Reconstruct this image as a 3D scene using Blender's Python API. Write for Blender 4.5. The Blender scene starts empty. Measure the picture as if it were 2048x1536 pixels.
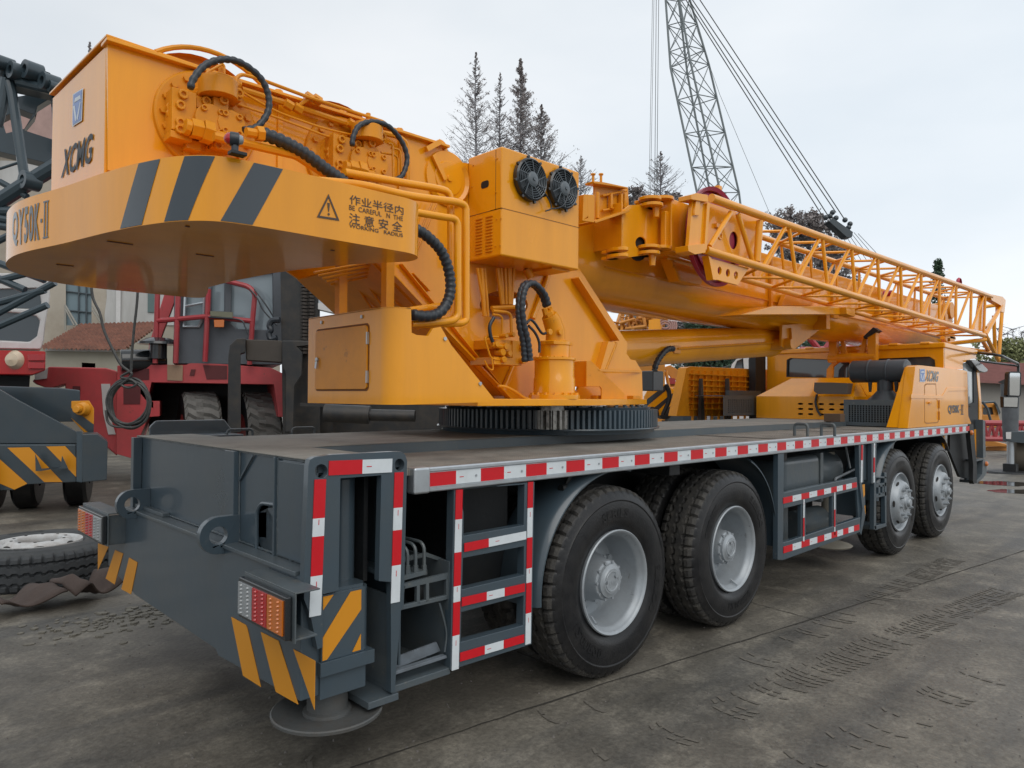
import bpy, math, random
from mathutils import Vector, Matrix
from mathutils.geometry import tessellate_polygon
R = math.radians
random.seed(7)
scene = bpy.context.scene
COL = scene.collection
# ---------------------------------------------------------------- camera
CAM = Vector((-.2932, -2.5301, 1.6083)); YAW, PIT, ROL, FPX = R(46.1568), R(.9929), R(.3566), 1430.45
F_ = Vector((math.cos(YAW)*math.cos(PIT), math.sin(YAW)*math.cos(PIT), math.sin(PIT)))
R0 = Vector((math.sin(YAW), -math.cos(YAW), 0)); U0 = R0.cross(F_)
R_ = R0*math.cos(ROL)+U0*math.sin(ROL); U_ = R_.cross(F_)
FH = Vector((math.cos(YAW), math.sin(YAW), 0))
cd = bpy.data.cameras.new('camera'); co = bpy.data.objects.new('camera', cd); COL.objects.link(co)
cd.sensor_width = 36; cd.lens = FPX/2048*36; cd.clip_start = .05; cd.clip_end = 3000
co.matrix_world = Matrix(((R_.x, U_.x, -F_.x, CAM.x), (R_.y, U_.y, -F_.y, CAM.y), (R_.z, U_.z, -F_.z, CAM.z), (0, 0, 0, 1)))
scene.camera = co
# ---------------------------------------------------------------- sky, sun, exposure
SUN_EL, SUN_AZ = R(48), R(250)          # azimuth of the sun measured from +X towards +Y
w = bpy.data.worlds.new('World'); scene.world = w; w.use_nodes = True
nt = w.node_tree; nt.nodes.clear(); N = nt.nodes.new; L = nt.links.new
out = N('ShaderNodeOutputWorld'); bg = N('ShaderNodeBackground'); L(bg.outputs[0], out.inputs[0])
sky = N('ShaderNodeTexSky'); sky.sky_type = 'NISHITA'; sky.sun_disc = False
sky.sun_elevation = SUN_EL; sky.sun_rotation = R(90)-SUN_AZ; sky.dust_density = 4; sky.air_density = 1
tc = N('ShaderNodeTexCoord'); mp = N('ShaderNodeMapping'); mp.inputs['Scale'].default_value = (1, 1, 2.6); L(tc.outputs['Generated'], mp.inputs[0])
no = N('ShaderNodeTexNoise'); no.inputs['Scale'].default_value = 1.5; no.inputs['Detail'].default_value = 5; no.inputs['Roughness'].default_value = .5
L(mp.outputs[0], no.inputs['Vector'])
cr_ = N('ShaderNodeValToRGB'); L(no.outputs['Fac'], cr_.inputs[0])
cr_.color_ramp.elements[0].position = .32; cr_.color_ramp.elements[0].color = (7.3, 7.95, 8.55, 1)
cr_.color_ramp.elements[1].position = .68; cr_.color_ramp.elements[1].color = (9.1, 9.4, 9.7, 1)
mx = N('ShaderNodeMix'); mx.data_type = 'RGBA'; mx.inputs[0].default_value = .93
vd = N('ShaderNodeVectorMath'); vd.operation = 'DOT_PRODUCT'; vd.inputs[1].default_value = (.80, -.28, -.53); L(tc.outputs['Generated'], vd.inputs[0])
rg = N('ShaderNodeMapRange'); rg.inputs['From Min'].default_value = -.3; rg.inputs['From Max'].default_value = .75; rg.inputs['To Min'].default_value = .86; rg.inputs['To Max'].default_value = 1.08; L(vd.outputs['Value'], rg.inputs[0])
ml_ = N('ShaderNodeVectorMath'); ml_.operation = 'SCALE'; L(cr_.outputs[0], ml_.inputs[0]); L(rg.outputs[0], ml_.inputs['Scale'])
L(sky.outputs[0], mx.inputs[6]); L(ml_.outputs[0], mx.inputs[7]); L(mx.outputs[2], bg.inputs[0])
bg.inputs[1].default_value = .112
sl = bpy.data.lights.new('sun', 'SUN'); so = bpy.data.objects.new('sun', sl); COL.objects.link(so)
sl.energy = 1.15; sl.angle = R(50); sl.color = (1, .96, .9)
sd = Vector((math.cos(SUN_AZ)*math.cos(SUN_EL), math.sin(SUN_AZ)*math.cos(SUN_EL), math.sin(SUN_EL)))
so.rotation_euler = sd.to_track_quat('Z', 'Y').to_euler(); so.location = (0, 0, 30)
scene.view_settings.view_transform = 'Standard'; scene.view_settings.look = 'None'; scene.view_settings.exposure = 0; scene.view_settings.gamma = 1


# ---------------------------------------------------------------- measuring helpers
def S(u, v, x=None, y=None, z=None, d=None):
    r = F_+R_*((u-1024)/FPX)-U_*((v-768)/FPX)
    if d is not None: return CAM+r*d
    if y is not None: return CAM+r*((y-CAM.y)/r.y)
    if x is not None: return CAM+r*((x-CAM.x)/r.x)
    return CAM+r*((z-CAM.z)/r.z)
def crop(ox, oy, s): return lambda x, y: (ox+x/s, oy+y/s)
K0 = crop(0, 0, 3.303); K1 = crop(240, 840, 3.303); K2 = crop(580, 880, 2.844); K3 = crop(1040, 860, 2.954)
K4 = crop(1480, 840, 3.606); K5 = crop(1140, 330, 4.388); K6 = crop(1480, 420, 3.606); K7 = crop(1180, 620, 4.452)
K8 = crop(1500, 660, 3.737); K9 = crop(240, 100, 3.413); KA = crop(600, 360, 4.517); KB = crop(880, 520, 4.266)
KC = crop(1900, 680, 5.12); KD = crop(600, 500, 2.844); KE = crop(0, 560, 3.303); KF = crop(0, 980, 2.926); KG = crop(1250, 0, 2.955)
KH = crop(0, 300, 2.438); KI = crop(560, 80, 3.2); KJ = crop(100, 160, 7.68)

# ---------------------------------------------------------------- mesh builder
class MB:
    def __init__(s): s.v = []; s.f = []; s.m = []; s.cm = 0
    def add(s, vs, fs):
        o = len(s.v); s.v += [Vector(v) for v in vs]; s.f += [tuple(i+o for i in f) for f in fs]; s.m += [s.cm]*len(fs); return s
    def box(s, x0, x1, y0, y1, z0, z1):
        return s.add([(x, y, z) for x in (x0, x1) for y in (y0, y1) for z in (z0, z1)], [(0, 1, 3, 2), (4, 6, 7, 5), (0, 4, 5, 1), (2, 3, 7, 6), (0, 2, 6, 4), (1, 5, 7, 3)])
    def bar(s, p0, p1, w, h, up=(0, 0, 1)):
        p0 = Vector(p0); p1 = Vector(p1); a = (p1-p0).normalized(); b = a.cross(Vector(up))
        if b.length < 1e-4: b = a.cross(Vector((1, 0, 0)))
        b.normalize(); c = b.cross(a)
        vs = [p+b*(i*w/2)+c*(j*h/2) for p in (p0, p1) for i in (-1, 1) for j in (-1, 1)]
        return s.add(vs, [(0, 1, 3, 2), (4, 6, 7, 5), (0, 4, 5, 1), (2, 3, 7, 6), (0, 2, 6, 4), (1, 5, 7, 3)])
    def plate(s, outer, vec, holes=()):
        vec = Vector(vec); loops = [[Vector(p) for p in outer]]+[[Vector(p) for p in h] for h in holes]
        tr = tessellate_polygon(loops); flat = [p for l in loops for p in l]; n = len(flat)
        fs = [tuple(t) for t in tr]+[tuple(i+n for i in reversed(t)) for t in tr]; o = 0
        for l in loops:
            k = len(l)
            for i in range(k): j = (i+1) % k; fs.append((o+i, o+j, o+j+n, o+i+n))
            o += k
        return s.add(flat+[p+vec for p in flat], fs)
    def tube(s, pts, r, n=8, cap=True):
        pts = [Vector(p) for p in pts]; k = len(pts); rs = r if isinstance(r, (list, tuple)) else [r]*k
        t = (pts[1]-pts[0]).normalized(); a = t.cross(Vector((0, 0, 1)))
        if a.length < 1e-3: a = t.cross(Vector((1, 0, 0)))
        a.normalize(); vs = []; fs = []
        for i, p in enumerate(pts):
            if 0 < i < k-1: t = ((pts[i+1]-p).normalized()+(p-pts[i-1]).normalized())
            elif i == k-1: t = p-pts[i-1]
            else: t = pts[1]-p
            t.normalize(); a = a-t*a.dot(t); a.normalize(); b = t.cross(a)
            vs += [p+(a*math.cos(2*math.pi*j/n)+b*math.sin(2*math.pi*j/n))*rs[i] for j in range(n)]
        for i in range(k-1):
            for j in range(n): fs.append((i*n+j, i*n+(j+1) % n, (i+1)*n+(j+1) % n, (i+1)*n+j))
        if cap: fs += [tuple(reversed(range(n))), tuple(range((k-1)*n, k*n))]
        return s.add(vs, fs)
    def cyl(s, p0, p1, r, n=16, r1=None): return s.tube([p0, p1], [r, r if r1 is None else r1], n)
    def lathe(s, prof, org, axis, n=32, a0=0, a1=2*math.pi, capends=False):
        org = Vector(org); ax = Vector(axis).normalized(); e = ax.cross(Vector((0, 0, 1)))
        if e.length < 1e-3: e = Vector((1, 0, 0))
        e.normalize(); g = ax.cross(e); full = abs(a1-a0-2*math.pi) < 1e-6; m = n if full else n+1; k = len(prof); vs = []; fs = []
        for j in range(m):
            th = a0+(a1-a0)*j/n; d = e*math.cos(th)+g*math.sin(th)
            vs += [org+d*rr+ax*h for rr, h in prof]
        for j in range(n):
            q = (j+1) % m
            for i in range(k-1): fs.append((j*k+i, j*k+i+1, q*k+i+1, q*k+i))
        return s.add(vs, fs)
    def disc(s, c, ax, r, n=24, h=.001): return s.cyl(Vector(c), Vector(c)+Vector(ax).normalized()*h, r, n)
    def ball(s, c, r, n=10):
        c = Vector(c); return s.lathe([(max(1e-4, r*math.sin(math.pi*i/n)), -r*math.cos(math.pi*i/n)) for i in range(n+1)], c, (0, 0, 1), n+4)

def circ(c, r, n=20, ax='y'):
    c = Vector(c); o = []
    for i in range(n):
        a = 2*math.pi*i/n; p, q = r*math.cos(a), r*math.sin(a)
        o.append(c+(Vector((p, 0, q)) if ax == 'y' else Vector((0, p, q)) if ax == 'x' else Vector((p, q, 0))))
    return o
def smooth(pts, k=8):
    pts = [Vector(p) for p in pts]; P = [pts[0]*2-pts[1]]+pts+[pts[-1]*2-pts[-2]]; o = []
    for i in range(1, len(P)-2):
        for j in range(k):
            t = j/k; a, b, c, d = P[i-1:i+3]
            o.append(.5*((2*b)+(c-a)*t+(2*a-5*b+4*c-d)*t*t+(3*b-a-3*c+d)*t**3))
    return o+[pts[-1]]
def fil(pts, r, k=5):
    pts = [Vector(p) for p in pts]; o = [pts[0]]
    for i in range(1, len(pts)-1):
        p = pts[i]; a = (pts[i-1]-p); b = (pts[i+1]-p); q = min(r, a.length*.48, b.length*.48); a = p+a.normalized()*q; b = p+b.normalized()*q
        for j in range(k+1): t = j/k; o.append(a*(1-t)**2+p*2*t*(1-t)+b*t*t)
    return o+[pts[-1]]
def rrect(x0, x1, z0, z1, r, y, n=4):
    o = []
    for cx, cz, a0 in ((x1-r, z1-r, 0), (x0+r, z1-r, 90), (x0+r, z0+r, 180), (x1-r, z0+r, 270)):
        for i in range(n+1): a = R(a0+90*i/n); o.append(Vector((cx+r*math.cos(a), y, cz+r*math.sin(a))))
    return o

# ---------------------------------------------------------------- objects
WL = {}
NOSPLIT = ('lettering', 'warning_lettering', 'model_lettering', 'screws', 'ropes', 'under_lines', 'grit', 'panel_bolts', 'badge')
def pieces(mb):
    n = len(mb.v); par = list(range(n))
    def fd(a):
        while par[a] != a: par[a] = par[par[a]]; a = par[a]
        return a
    for f in mb.f:
        r = fd(f[0])
        for i in f[1:]: par[fd(i)] = r
    comp = {}
    for i in range(n): comp.setdefault(fd(i), []).append(i)
    C = list(comp.values())
    if not 1 < len(C) <= 70: return None
    bb = [([min(mb.v[i][a] for i in c) for a in range(3)], [max(mb.v[i][a] for i in c) for a in range(3)]) for c in C]; sz = [math.dist(l, h) for l, h in bb]; q = list(range(len(C)))
    def f2(a):
        while q[a] != a: a = q[a]
        return a
    for i in range(len(C)):
        for j in range(i):
            g = math.sqrt(sum(max(0, bb[i][0][a]-bb[j][1][a], bb[j][0][a]-bb[i][1][a])**2 for a in range(3)))
            if g < .5*max(sz[i], sz[j]): q[f2(i)] = f2(j)
    gr = {}
    for i in range(len(C)): gr.setdefault(f2(i), []).append(i)
    if not 1 < len(gr) <= 10: return None
    out = []
    for g in sorted(gr.values(), key=lambda g: -max(sz[i] for i in g)):
        ids = sorted(k for i in g for k in C[i]); mp = {k: j for j, k in enumerate(ids)}; m = MB(); m.v = [mb.v[k] for k in ids]
        for f, mi in zip(mb.f, mb.m):
            if f[0] in mp: m.f.append(tuple(mp[k] for k in f)); m.m.append(mi)
        out.append(m)
    return out
def obj(name, mb, mats, parent=None, bev=0, **kw):
    kw['bev'] = bev
    if parent and name not in NOSPLIT and len(mb.v) < 20000:
        P = pieces(mb)
        if P: return [obj1(name, m, mats, parent, **kw) for m in P][0]
    return obj1(name, mb, mats, parent, **kw)
def obj1(name, mb, mats, parent=None, bev=0, sm=True, ang=35, seg=2, label=None, kind=None, cat=None, group=None):
    if not isinstance(mats, (list, tuple)): mats = [mats]
    xs = [v.x for v in mb.v]; ys = [v.y for v in mb.v]; zs = [v.z for v in mb.v]
    c = Vector(((min(xs)+max(xs))/2, (min(ys)+max(ys))/2, min(zs)))
    me = bpy.data.meshes.new(name); me.from_pydata([v-c for v in mb.v], [], mb.f)
    me.polygons.foreach_set('material_index', mb.m)
    import bmesh
    b = bmesh.new(); b.from_mesh(me)
    if len(mb.f) < 60000: bmesh.ops.recalc_face_normals(b, faces=b.faces)
    b.to_mesh(me); b.free()
    for m in mats: me.materials.append(m)
    if sm:
        me.polygons.foreach_set('use_smooth', [True]*len(me.polygons)); me.set_sharp_from_angle(angle=R(ang))
    o = bpy.data.objects.new(name, me); COL.objects.link(o); WL[o] = c
    if parent: o.parent = parent; o.location = c-WL[parent]
    else: o.location = c
    if bev:
        bm = o.modifiers.new('bevel', 'BEVEL'); bm.width = bev; bm.segments = seg; bm.limit_method = 'ANGLE'; bm.angle_limit = R(40); bm.harden_normals = sm
    for k, q in (('label', label), ('kind', kind), ('category', cat), ('group', group)):
        if q: o[k] = q
    return o
def thing(name, label, cat, loc, group=None):
    o = bpy.data.objects.new(name, None); COL.objects.link(o); o.location = loc; WL[o] = Vector(loc); o['label'] = label; o['category'] = cat; o.empty_display_size = .3
    if group: o['group'] = group
    return o
def dup(o, parent=None, off=(0, 0, 0)):
    c = o.copy(); COL.objects.link(c)
    WL[c] = WL[o]+Vector(off)
    if parent is None and o.parent is not None: parent = o.parent
    c.parent = parent; c.location = WL[c]-(WL[parent] if parent else Vector((0, 0, 0)))
    for ch in list(o.children): dup(ch, c, off)
    return c

# ---------------------------------------------------------------- materials
def mat(name, col, rough=.5, metal=0, var=.12, vs=2.0, bump=0, bs=60, coat=0, dirt=None, da=.5, ds=1.5, rv=.08, trans=0, emis=None, spec=.5, streak=False, chips=None):
    m = bpy.data.materials.new(name); m.use_nodes = True; t = m.node_tree; n = t.nodes; l = t.links.new; p = n['Principled BSDF']
    g = n.new('ShaderNodeNewGeometry'); src = g.outputs['Position']
    if streak:
        q = n.new('ShaderNodeMapping'); q.inputs['Scale'].default_value = (1, 1, .12); l(src, q.inputs[0]); ssrc = q.outputs[0]
    else: ssrc = src
    a = n.new('ShaderNodeTexNoise'); a.inputs['Scale'].default_value = vs; a.inputs['Detail'].default_value = 6; a.inputs['Roughness'].default_value = .6; l(src, a.inputs['Vector'])
    c1 = n.new('ShaderNodeMix'); c1.data_type = 'RGBA'; c1.inputs[6].default_value = [x*(1-var) for x in col]+[1]; c1.inputs[7].default_value = [min(1, x*(1+var)) for x in col]+[1]
    l(a.outputs['Fac'], c1.inputs[0]); o = c1.outputs[2]
    if dirt:
        d = n.new('ShaderNodeTexNoise'); d.inputs['Scale'].default_value = ds; d.inputs['Detail'].default_value = 10; d.inputs['Roughness'].default_value = .7; l(ssrc, d.inputs['Vector'])
        rr = n.new('ShaderNodeMapRange'); rr.inputs['From Min'].default_value = .42; rr.inputs['From Max'].default_value = .72; rr.inputs['To Max'].default_value = da; l(d.outputs['Fac'], rr.inputs[0])
        c2 = n.new('ShaderNodeMix'); c2.data_type = 'RGBA'; l(rr.outputs[0], c2.inputs[0]); l(o, c2.inputs[6]); c2.inputs[7].default_value = list(dirt)+[1]; o = c2.outputs[2]
    if chips:
        h = n.new('ShaderNodeTexNoise'); h.inputs['Scale'].default_value = chips[1]; h.inputs['Detail'].default_value = 12; h.inputs['Roughness'].default_value = .78; l(src, h.inputs['Vector'])
        hr = n.new('ShaderNodeMapRange'); hr.inputs['From Min'].default_value = chips[2]; hr.inputs['From Max'].default_value = chips[2]+.03; hr.inputs['To Max'].default_value = chips[3]; l(h.outputs['Fac'], hr.inputs[0])
        c3 = n.new('ShaderNodeMix'); c3.data_type = 'RGBA'; l(hr.outputs[0], c3.inputs[0]); l(o, c3.inputs[6]); c3.inputs[7].default_value = list(chips[0])+[1]; o = c3.outputs[2]
    l(o, p.inputs['Base Color'])
    r2 = n.new('ShaderNodeMapRange'); r2.inputs['To Min'].default_value = max(0, rough-rv); r2.inputs['To Max'].default_value = min(1, rough+rv); l(a.outputs['Fac'], r2.inputs[0]); l(r2.outputs[0], p.inputs['Roughness'])
    p.inputs['Metallic'].default_value = metal; p.inputs['Coat Weight'].default_value = coat; p.inputs['Coat Roughness'].default_value = .06
    p.inputs['Specular IOR Level'].default_value = spec
    if trans: p.inputs['Transmission Weight'].default_value = trans
    if emis: p.inputs['Emission Color'].default_value = list(emis)+[1]; p.inputs['Emission Strength'].default_value = 1
    if bump:
        b = n.new('ShaderNodeTexNoise'); b.inputs['Scale'].default_value = bs; b.inputs['Detail'].default_value = 4; l(src, b.inputs['Vector'])
        bb = n.new('ShaderNodeBump'); bb.inputs['Strength'].default_value = bump; bb.inputs['Distance'].default_value = .01; l(b.outputs['Fac'], bb.inputs['Height']); l(bb.outputs[0], p.inputs['Normal'])
    return m
Y = mat('yellow_paint', (.86, .345, .005), .24, spec=.3, chips=((.40, .15, .02), 6, .66, .35), var=.07, vs=1.3, bump=.10, bs=7, coat=.5, dirt=(.52, .19, .008), da=.45, ds=2.2, streak=True)
YS = mat('yellow_paint_satin', (.73, .28, .006), .38, chips=((.30, .11, .02), 9, .62, .5), spec=.3, var=.08, vs=2, bump=.08, bs=12, coat=.12, dirt=(.33, .12, .02), da=.4, ds=3)
G = mat('grey_paint', (.048, .072, .092), .30, chips=((.13, .135, .13), 11, .63, .45), var=.10, vs=1.6, bump=.08, bs=12, coat=.35, dirt=(.075, .078, .072), da=.35, ds=2.4)
GL = mat('grey_paint_worn', (.068, .088, .102), .42, chips=((.16, .15, .13), 16, .60, .6), var=.12, vs=3, bump=.12, bs=30, coat=.15, dirt=(.11, .11, .095), da=.5, ds=4)
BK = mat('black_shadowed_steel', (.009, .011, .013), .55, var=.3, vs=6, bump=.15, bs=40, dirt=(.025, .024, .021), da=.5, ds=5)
BKG = mat('black_gloss', (.014, .017, .02), .22, coat=.3)
STR = mat('stripe_dark', (.022, .034, .045), .25, coat=.5, var=.05)
STY = mat('stripe_yellow', (.62, .25, .010), .45, var=.06)
RED = mat('tape_red', (.55, .008, .016), .38, chips=((.22, .03, .03), 14, .62, .6), var=.06, vs=30, spec=.4)
WHT = mat('tape_white', (.62, .67, .70), .4, chips=((.33, .33, .31), 14, .62, .6), var=.05, vs=30, dirt=(.40, .42, .42), da=.3, ds=9)
ALU = mat('aluminium', (.50, .54, .57), .34, metal=.75, var=.08, vs=20, dirt=(.25, .25, .24), da=.3, ds=8)
SIL = mat('silver_paint', (.33, .36, .385), .42, metal=.3, chips=((.16, .15, .14), 18, .60, .6), var=.08, vs=8, bump=.06, bs=60, dirt=(.20, .20, .20), da=.3, ds=12)
RUB = mat('tyre_rubber', (.010, .0105, .012), .36, spec=.35, var=.25, vs=14, bump=.12, bs=90, dirt=(.034, .032, .030), da=.55, ds=7)
RUBO = mat('tread_rubber', (.024, .023, .022), .75, var=.3, vs=14, bump=.4, bs=90, dirt=(.085, .078, .066), da=.8, ds=12)
HOSE = mat('hose_black', (.022, .028, .036), .38, var=.2, vs=30)
GLS = mat('glass', (.05, .065, .075), .06, var=.1, coat=.5, spec=.8)
RD = mat('red_paint', (.36, .030, .040), .42, var=.15, vs=2, dirt=(.20, .08, .07), da=.5, ds=2, coat=.15)
TAN = mat('worn_paint_patch', (.30, .20, .13), .6)
SLOT = mat('opening_shade', (.012, .010, .009), .8)  # near-black colour that paints the shade inside holes and slots
LRED = mat('lens_red', (.42, .006, .009), .18, coat=.6); LAMB = mat('lens_amber', (.55, .14, .010), .18, coat=.6); LWHT = mat('lens_clear', (.27, .29, .30), .15, coat=.6)
BLUE = mat('badge_blue', (.05, .14, .42), .35, coat=.3)

def deckmat(name, col):
    m = mat(name, col, .72, var=.28, vs=2.5, dirt=(.075, .075, .072), da=.75, ds=3.2, rv=.12)
    t = m.node_tree; n = t.nodes; l = t.links.new; p = n['Principled BSDF']; g = [q for q in n if q.type == 'NEW_GEOMETRY'][0]
    mp = n.new('ShaderNodeMapping'); mp.inputs['Rotation'].default_value = (0, 0, R(45)); l(g.outputs['Position'], mp.inputs[0])
    ck = n.new('ShaderNodeTexBrick'); ck.inputs['Scale'].default_value = 24; ck.inputs['Mortar Size'].default_value = .06; ck.inputs['Mortar Smooth'].default_value = .4; l(mp.outputs[0], ck.inputs[0])
    b = n.new('ShaderNodeBump'); b.inputs['Strength'].default_value = .9; b.inputs['Distance'].default_value = .006; b.invert = True; l(ck.outputs['Fac'], b.inputs['Height']); l(b.outputs[0], p.inputs['Normal'])
    old = p.inputs['Base Color'].links[0].from_socket; mxx = n.new('ShaderNodeMix'); mxx.data_type = 'RGBA'; mxx.blend_type = 'MULTIPLY'
    rr = n.new('ShaderNodeMapRange'); rr.inputs['To Max'].default_value = .55; l(ck.outputs['Fac'], rr.inputs[0]); l(rr.outputs[0], mxx.inputs[0]); l(old, mxx.inputs[6]); mxx.inputs[7].default_value = (.45, .45, .45, 1); l(mxx.outputs[2], p.inputs['Base Color'])
    return m
DECK = deckmat('dusty_checker_plate', (.29, .27, .235))
DUST = mat('dusty_plate', (.27, .262, .235), .75, var=.25, vs=2.2, bump=.2, bs=60, dirt=(.10, .10, .095), da=.7, ds=2.6)

# ---------------------------------------------------------------- writing
def text2d(s, bold=0.0, shear=0.0):
    cu = bpy.data.curves.new('text_curve', 'FONT'); cu.body = s; cu.size = 1; cu.offset = bold; cu.shear = shear; cu.resolution_u = 3
    o = bpy.data.objects.new('text_curve', cu); COL.objects.link(o); bpy.context.view_layer.update()
    dg = bpy.context.evaluated_depsgraph_get(); e = o.evaluated_get(dg); me = e.to_mesh()
    vs = [v.co.copy() for v in me.vertices]; fs = [tuple(p.vertices) for p in me.polygons]; e.to_mesh_clear()
    bpy.data.objects.remove(o); bpy.data.curves.remove(cu)
    x0 = min(v.x for v in vs); x1 = max(v.x for v in vs); y0 = min(v.y for v in vs); y1 = max(v.y for v in vs)
    return [((v.x-x0)/(x1-x0), (v.y-y0)/(y1-y0)) for v in vs], fs
def write(mb, s, fn, bold=0.0, shear=0.0):
    vs, fs = text2d(s, bold, shear); mb.add([fn(a, b) for a, b in vs], fs)
def quadmap(tl, tr, br, bl):
    tl, tr, br, bl = map(Vector, (tl, tr, br, bl)); return lambda a, b: (bl*(1-a)+br*a)*(1-b)+(tl*(1-a)+tr*a)*b
def strip(mb, a, b, wdt, segs, nrm=(0, -1, 0), th=.003):
    """retro-reflective tape from a to b: segs = [(end fraction, material index)]"""
    a = Vector(a); b = Vector(b); nrm = Vector(nrm); d = (b-a).normalized(); q = d.cross(nrm).normalized()*wdt/2; f0 = 0
    for f1, mi in segs:
        mb.cm = mi; p0 = a.lerp(b, f0); p1 = a.lerp(b, f1); mb.plate([p0-q, p0+q, p1+q, p1-q], nrm*th); f0 = f1
        if mi == 1 and (p1-p0).length > .05:
            c = p0.lerp(p1, .22); e = d*min(.012, (p1-p0).length*.15); mb.cm = 0; mb.plate([c-e-q*.06+nrm*th, c-e+q*.06+nrm*th, c+e+q*.06+nrm*th, c+e-q*.06+nrm*th], nrm*.0008)
def cumsegs(lst, start=0):
    """lst of measured positions -> fractions with alternating colours"""
    a, b = lst[0], lst[-1]; return [((x-a)/(b-a), (start+i) % 2) for i, x in enumerate(lst[1:])]
def pp(k, pts, y): return [S(*k(a, b), y=y) for a, b in pts]
def pbox(mb, k, x0, z0, x1, z1, y0, y1):
    c = S(*k((x0+x1)/2, z0), y=y0); d = S(*k((x0+x1)/2, z1), y=y0); a = S(*k(x0, (z0+z1)/2), y=y0); b = S(*k(x1, (z0+z1)/2), y=y0)
    mb.box(a.x, b.x, y0, y1, d.z, c.z)
def spiral(pts, r, step=.009):
    P = smooth(pts, 24); o = [P[0]]
    acc = 0
    for i in range(1, len(P)):
        acc += (P[i]-P[i-1]).length
        if acc > step: o.append(P[i]); acc = 0
    return o, [r*(1.07 if i % 3 else .86) for i in range(len(o))]

# ================================================================ GROUND
def ground():
    m = mat('worn_concrete', (.142, .128, .104), .58, var=.45, vs=.8, bump=.5, bs=26, dirt=(.068, .064, .055), da=.7, ds=.45, rv=.25)
    t = m.node_tree; n = t.nodes; l = t.links.new; p = n['Principled BSDF']; g = [q for q in n if q.type == 'NEW_GEOMETRY'][0]
    old = p.inputs['Base Color'].links[0].from_socket
    v = n.new('ShaderNodeTexNoise'); v.inputs['Scale'].default_value = 3.2; v.inputs['Detail'].default_value = 12; v.inputs['Roughness'].default_value = .75; l(g.outputs['Position'], v.inputs['Vector'])
    rr = n.new('ShaderNodeMapRange'); rr.inputs['From Min'].default_value = .50; rr.inputs['From Max'].default_value = .60; rr.inputs['To Max'].default_value = .65; l(v.outputs['Fac'], rr.inputs[0])
    mxx = n.new('ShaderNodeMix'); mxx.data_type = 'RGBA'; l(rr.outputs[0], mxx.inputs[0]); l(old, mxx.inputs[6]); mxx.inputs[7].default_value = (.215, .195, .158, 1)
    # tyre marks: bands across the yard
    mp = n.new('ShaderNodeMapping'); mp.inputs['Rotation'].default_value = (0, 0, R(28)); mp.inputs['Scale'].default_value = (.18, 2.2, 1); l(g.outputs['Position'], mp.inputs[0])
    w2 = n.new('ShaderNodeTexNoise'); w2.inputs['Scale'].default_value = 1.3; w2.inputs['Detail'].default_value = 8; l(mp.outputs[0], w2.inputs['Vector'])
    r3 = n.new('ShaderNodeMapRange'); r3.inputs['From Min'].default_value = .50; r3.inputs['From Max'].default_value = .66; r3.inputs['To Max'].default_value = .6; l(w2.outputs['Fac'], r3.inputs[0])
    m3 = n.new('ShaderNodeMix'); m3.data_type = 'RGBA'; l(r3.outputs[0], m3.inputs[0]); l(mxx.outputs[2], m3.inputs[6]); m3.inputs[7].default_value = (.058, .057, .054, 1)
    # fine grit and pitting in the worn surface
    g1 = n.new('ShaderNodeTexNoise'); g1.inputs['Scale'].default_value = 38; g1.inputs['Detail'].default_value = 8; g1.inputs['Roughness'].default_value = .8; l(g.outputs['Position'], g1.inputs['Vector'])
    q1 = n.new('ShaderNodeMapRange'); q1.inputs['From Min'].default_value = .34; q1.inputs['From Max'].default_value = .66; q1.inputs['To Min'].default_value = .62; q1.inputs['To Max'].default_value = 1.38; l(g1.outputs['Fac'], q1.inputs[0])
    g2 = n.new('ShaderNodeTexNoise'); g2.inputs['Scale'].default_value = 1.7; g2.inputs['Detail'].default_value = 14; g2.inputs['Roughness'].default_value = .72; g2.inputs['Distortion'].default_value = .6; l(g.outputs['Position'], g2.inputs['Vector'])
    q2 = n.new('ShaderNodeMapRange'); q2.inputs['From Min'].default_value = .36; q2.inputs['From Max'].default_value = .64; q2.inputs['To Min'].default_value = .66; q2.inputs['To Max'].default_value = 1.25; l(g2.outputs['Fac'], q2.inputs[0])
    mm = n.new('ShaderNodeMath'); mm.operation = 'MULTIPLY'; l(q1.outputs[0], mm.inputs[0]); l(q2.outputs[0], mm.inputs[1])
    sc = n.new('ShaderNodeVectorMath'); sc.operation = 'SCALE'; l(m3.outputs[2], sc.inputs[0]); l(mm.outputs[0], sc.inputs['Scale'])
    l(sc.outputs[0], p.inputs['Base Color'])
    mb = MB(); mb.box(-900, 900, -900, 900, -.5, 0); obj('ground', mb, m, kind='structure', sm=False)
    jm = mat('joint_dirt', (.038, .034, .028), .95)
    mb = MB()
    def joint(pts, wd):
        P = [S(u, v, z=0) for u, v in pts]; Q = []
        for i in range(len(P)-1):
            k = 14
            for j in range(k): Q.append(P[i].lerp(P[i+1], j/k))
        Q.append(P[-1]); d = (P[-1]-P[0]).normalized(); q = Vector((-d.y, d.x, 0)); prev = None
        for c in Q:
            a = wd*random.uniform(.35, 1.1); off = q*random.uniform(-.006, .006); cur = (c+q*a+off, c-q*a+off)
            if prev: mb.add([prev[0]+Vector((0, 0, .004)), prev[1]+Vector((0, 0, .004)), cur[1]+Vector((0, 0, .004)), cur[0]+Vector((0, 0, .004))], [(0, 1, 2, 3)])
            prev = cur
    joint([(700, 1536), (1230, 1361), (1560, 1259), (1835, 1171), (2060, 1098)], .007)
    joint([(1300, 1190), (1500, 1205), (1640, 1243)], .006)
    obj('ground_joints', mb, jm, kind='structure', sm=False)
    # tyre tracks: rows of pressed lug marks in the dirt
    mb = MB(); rt = random.Random(5)
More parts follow.
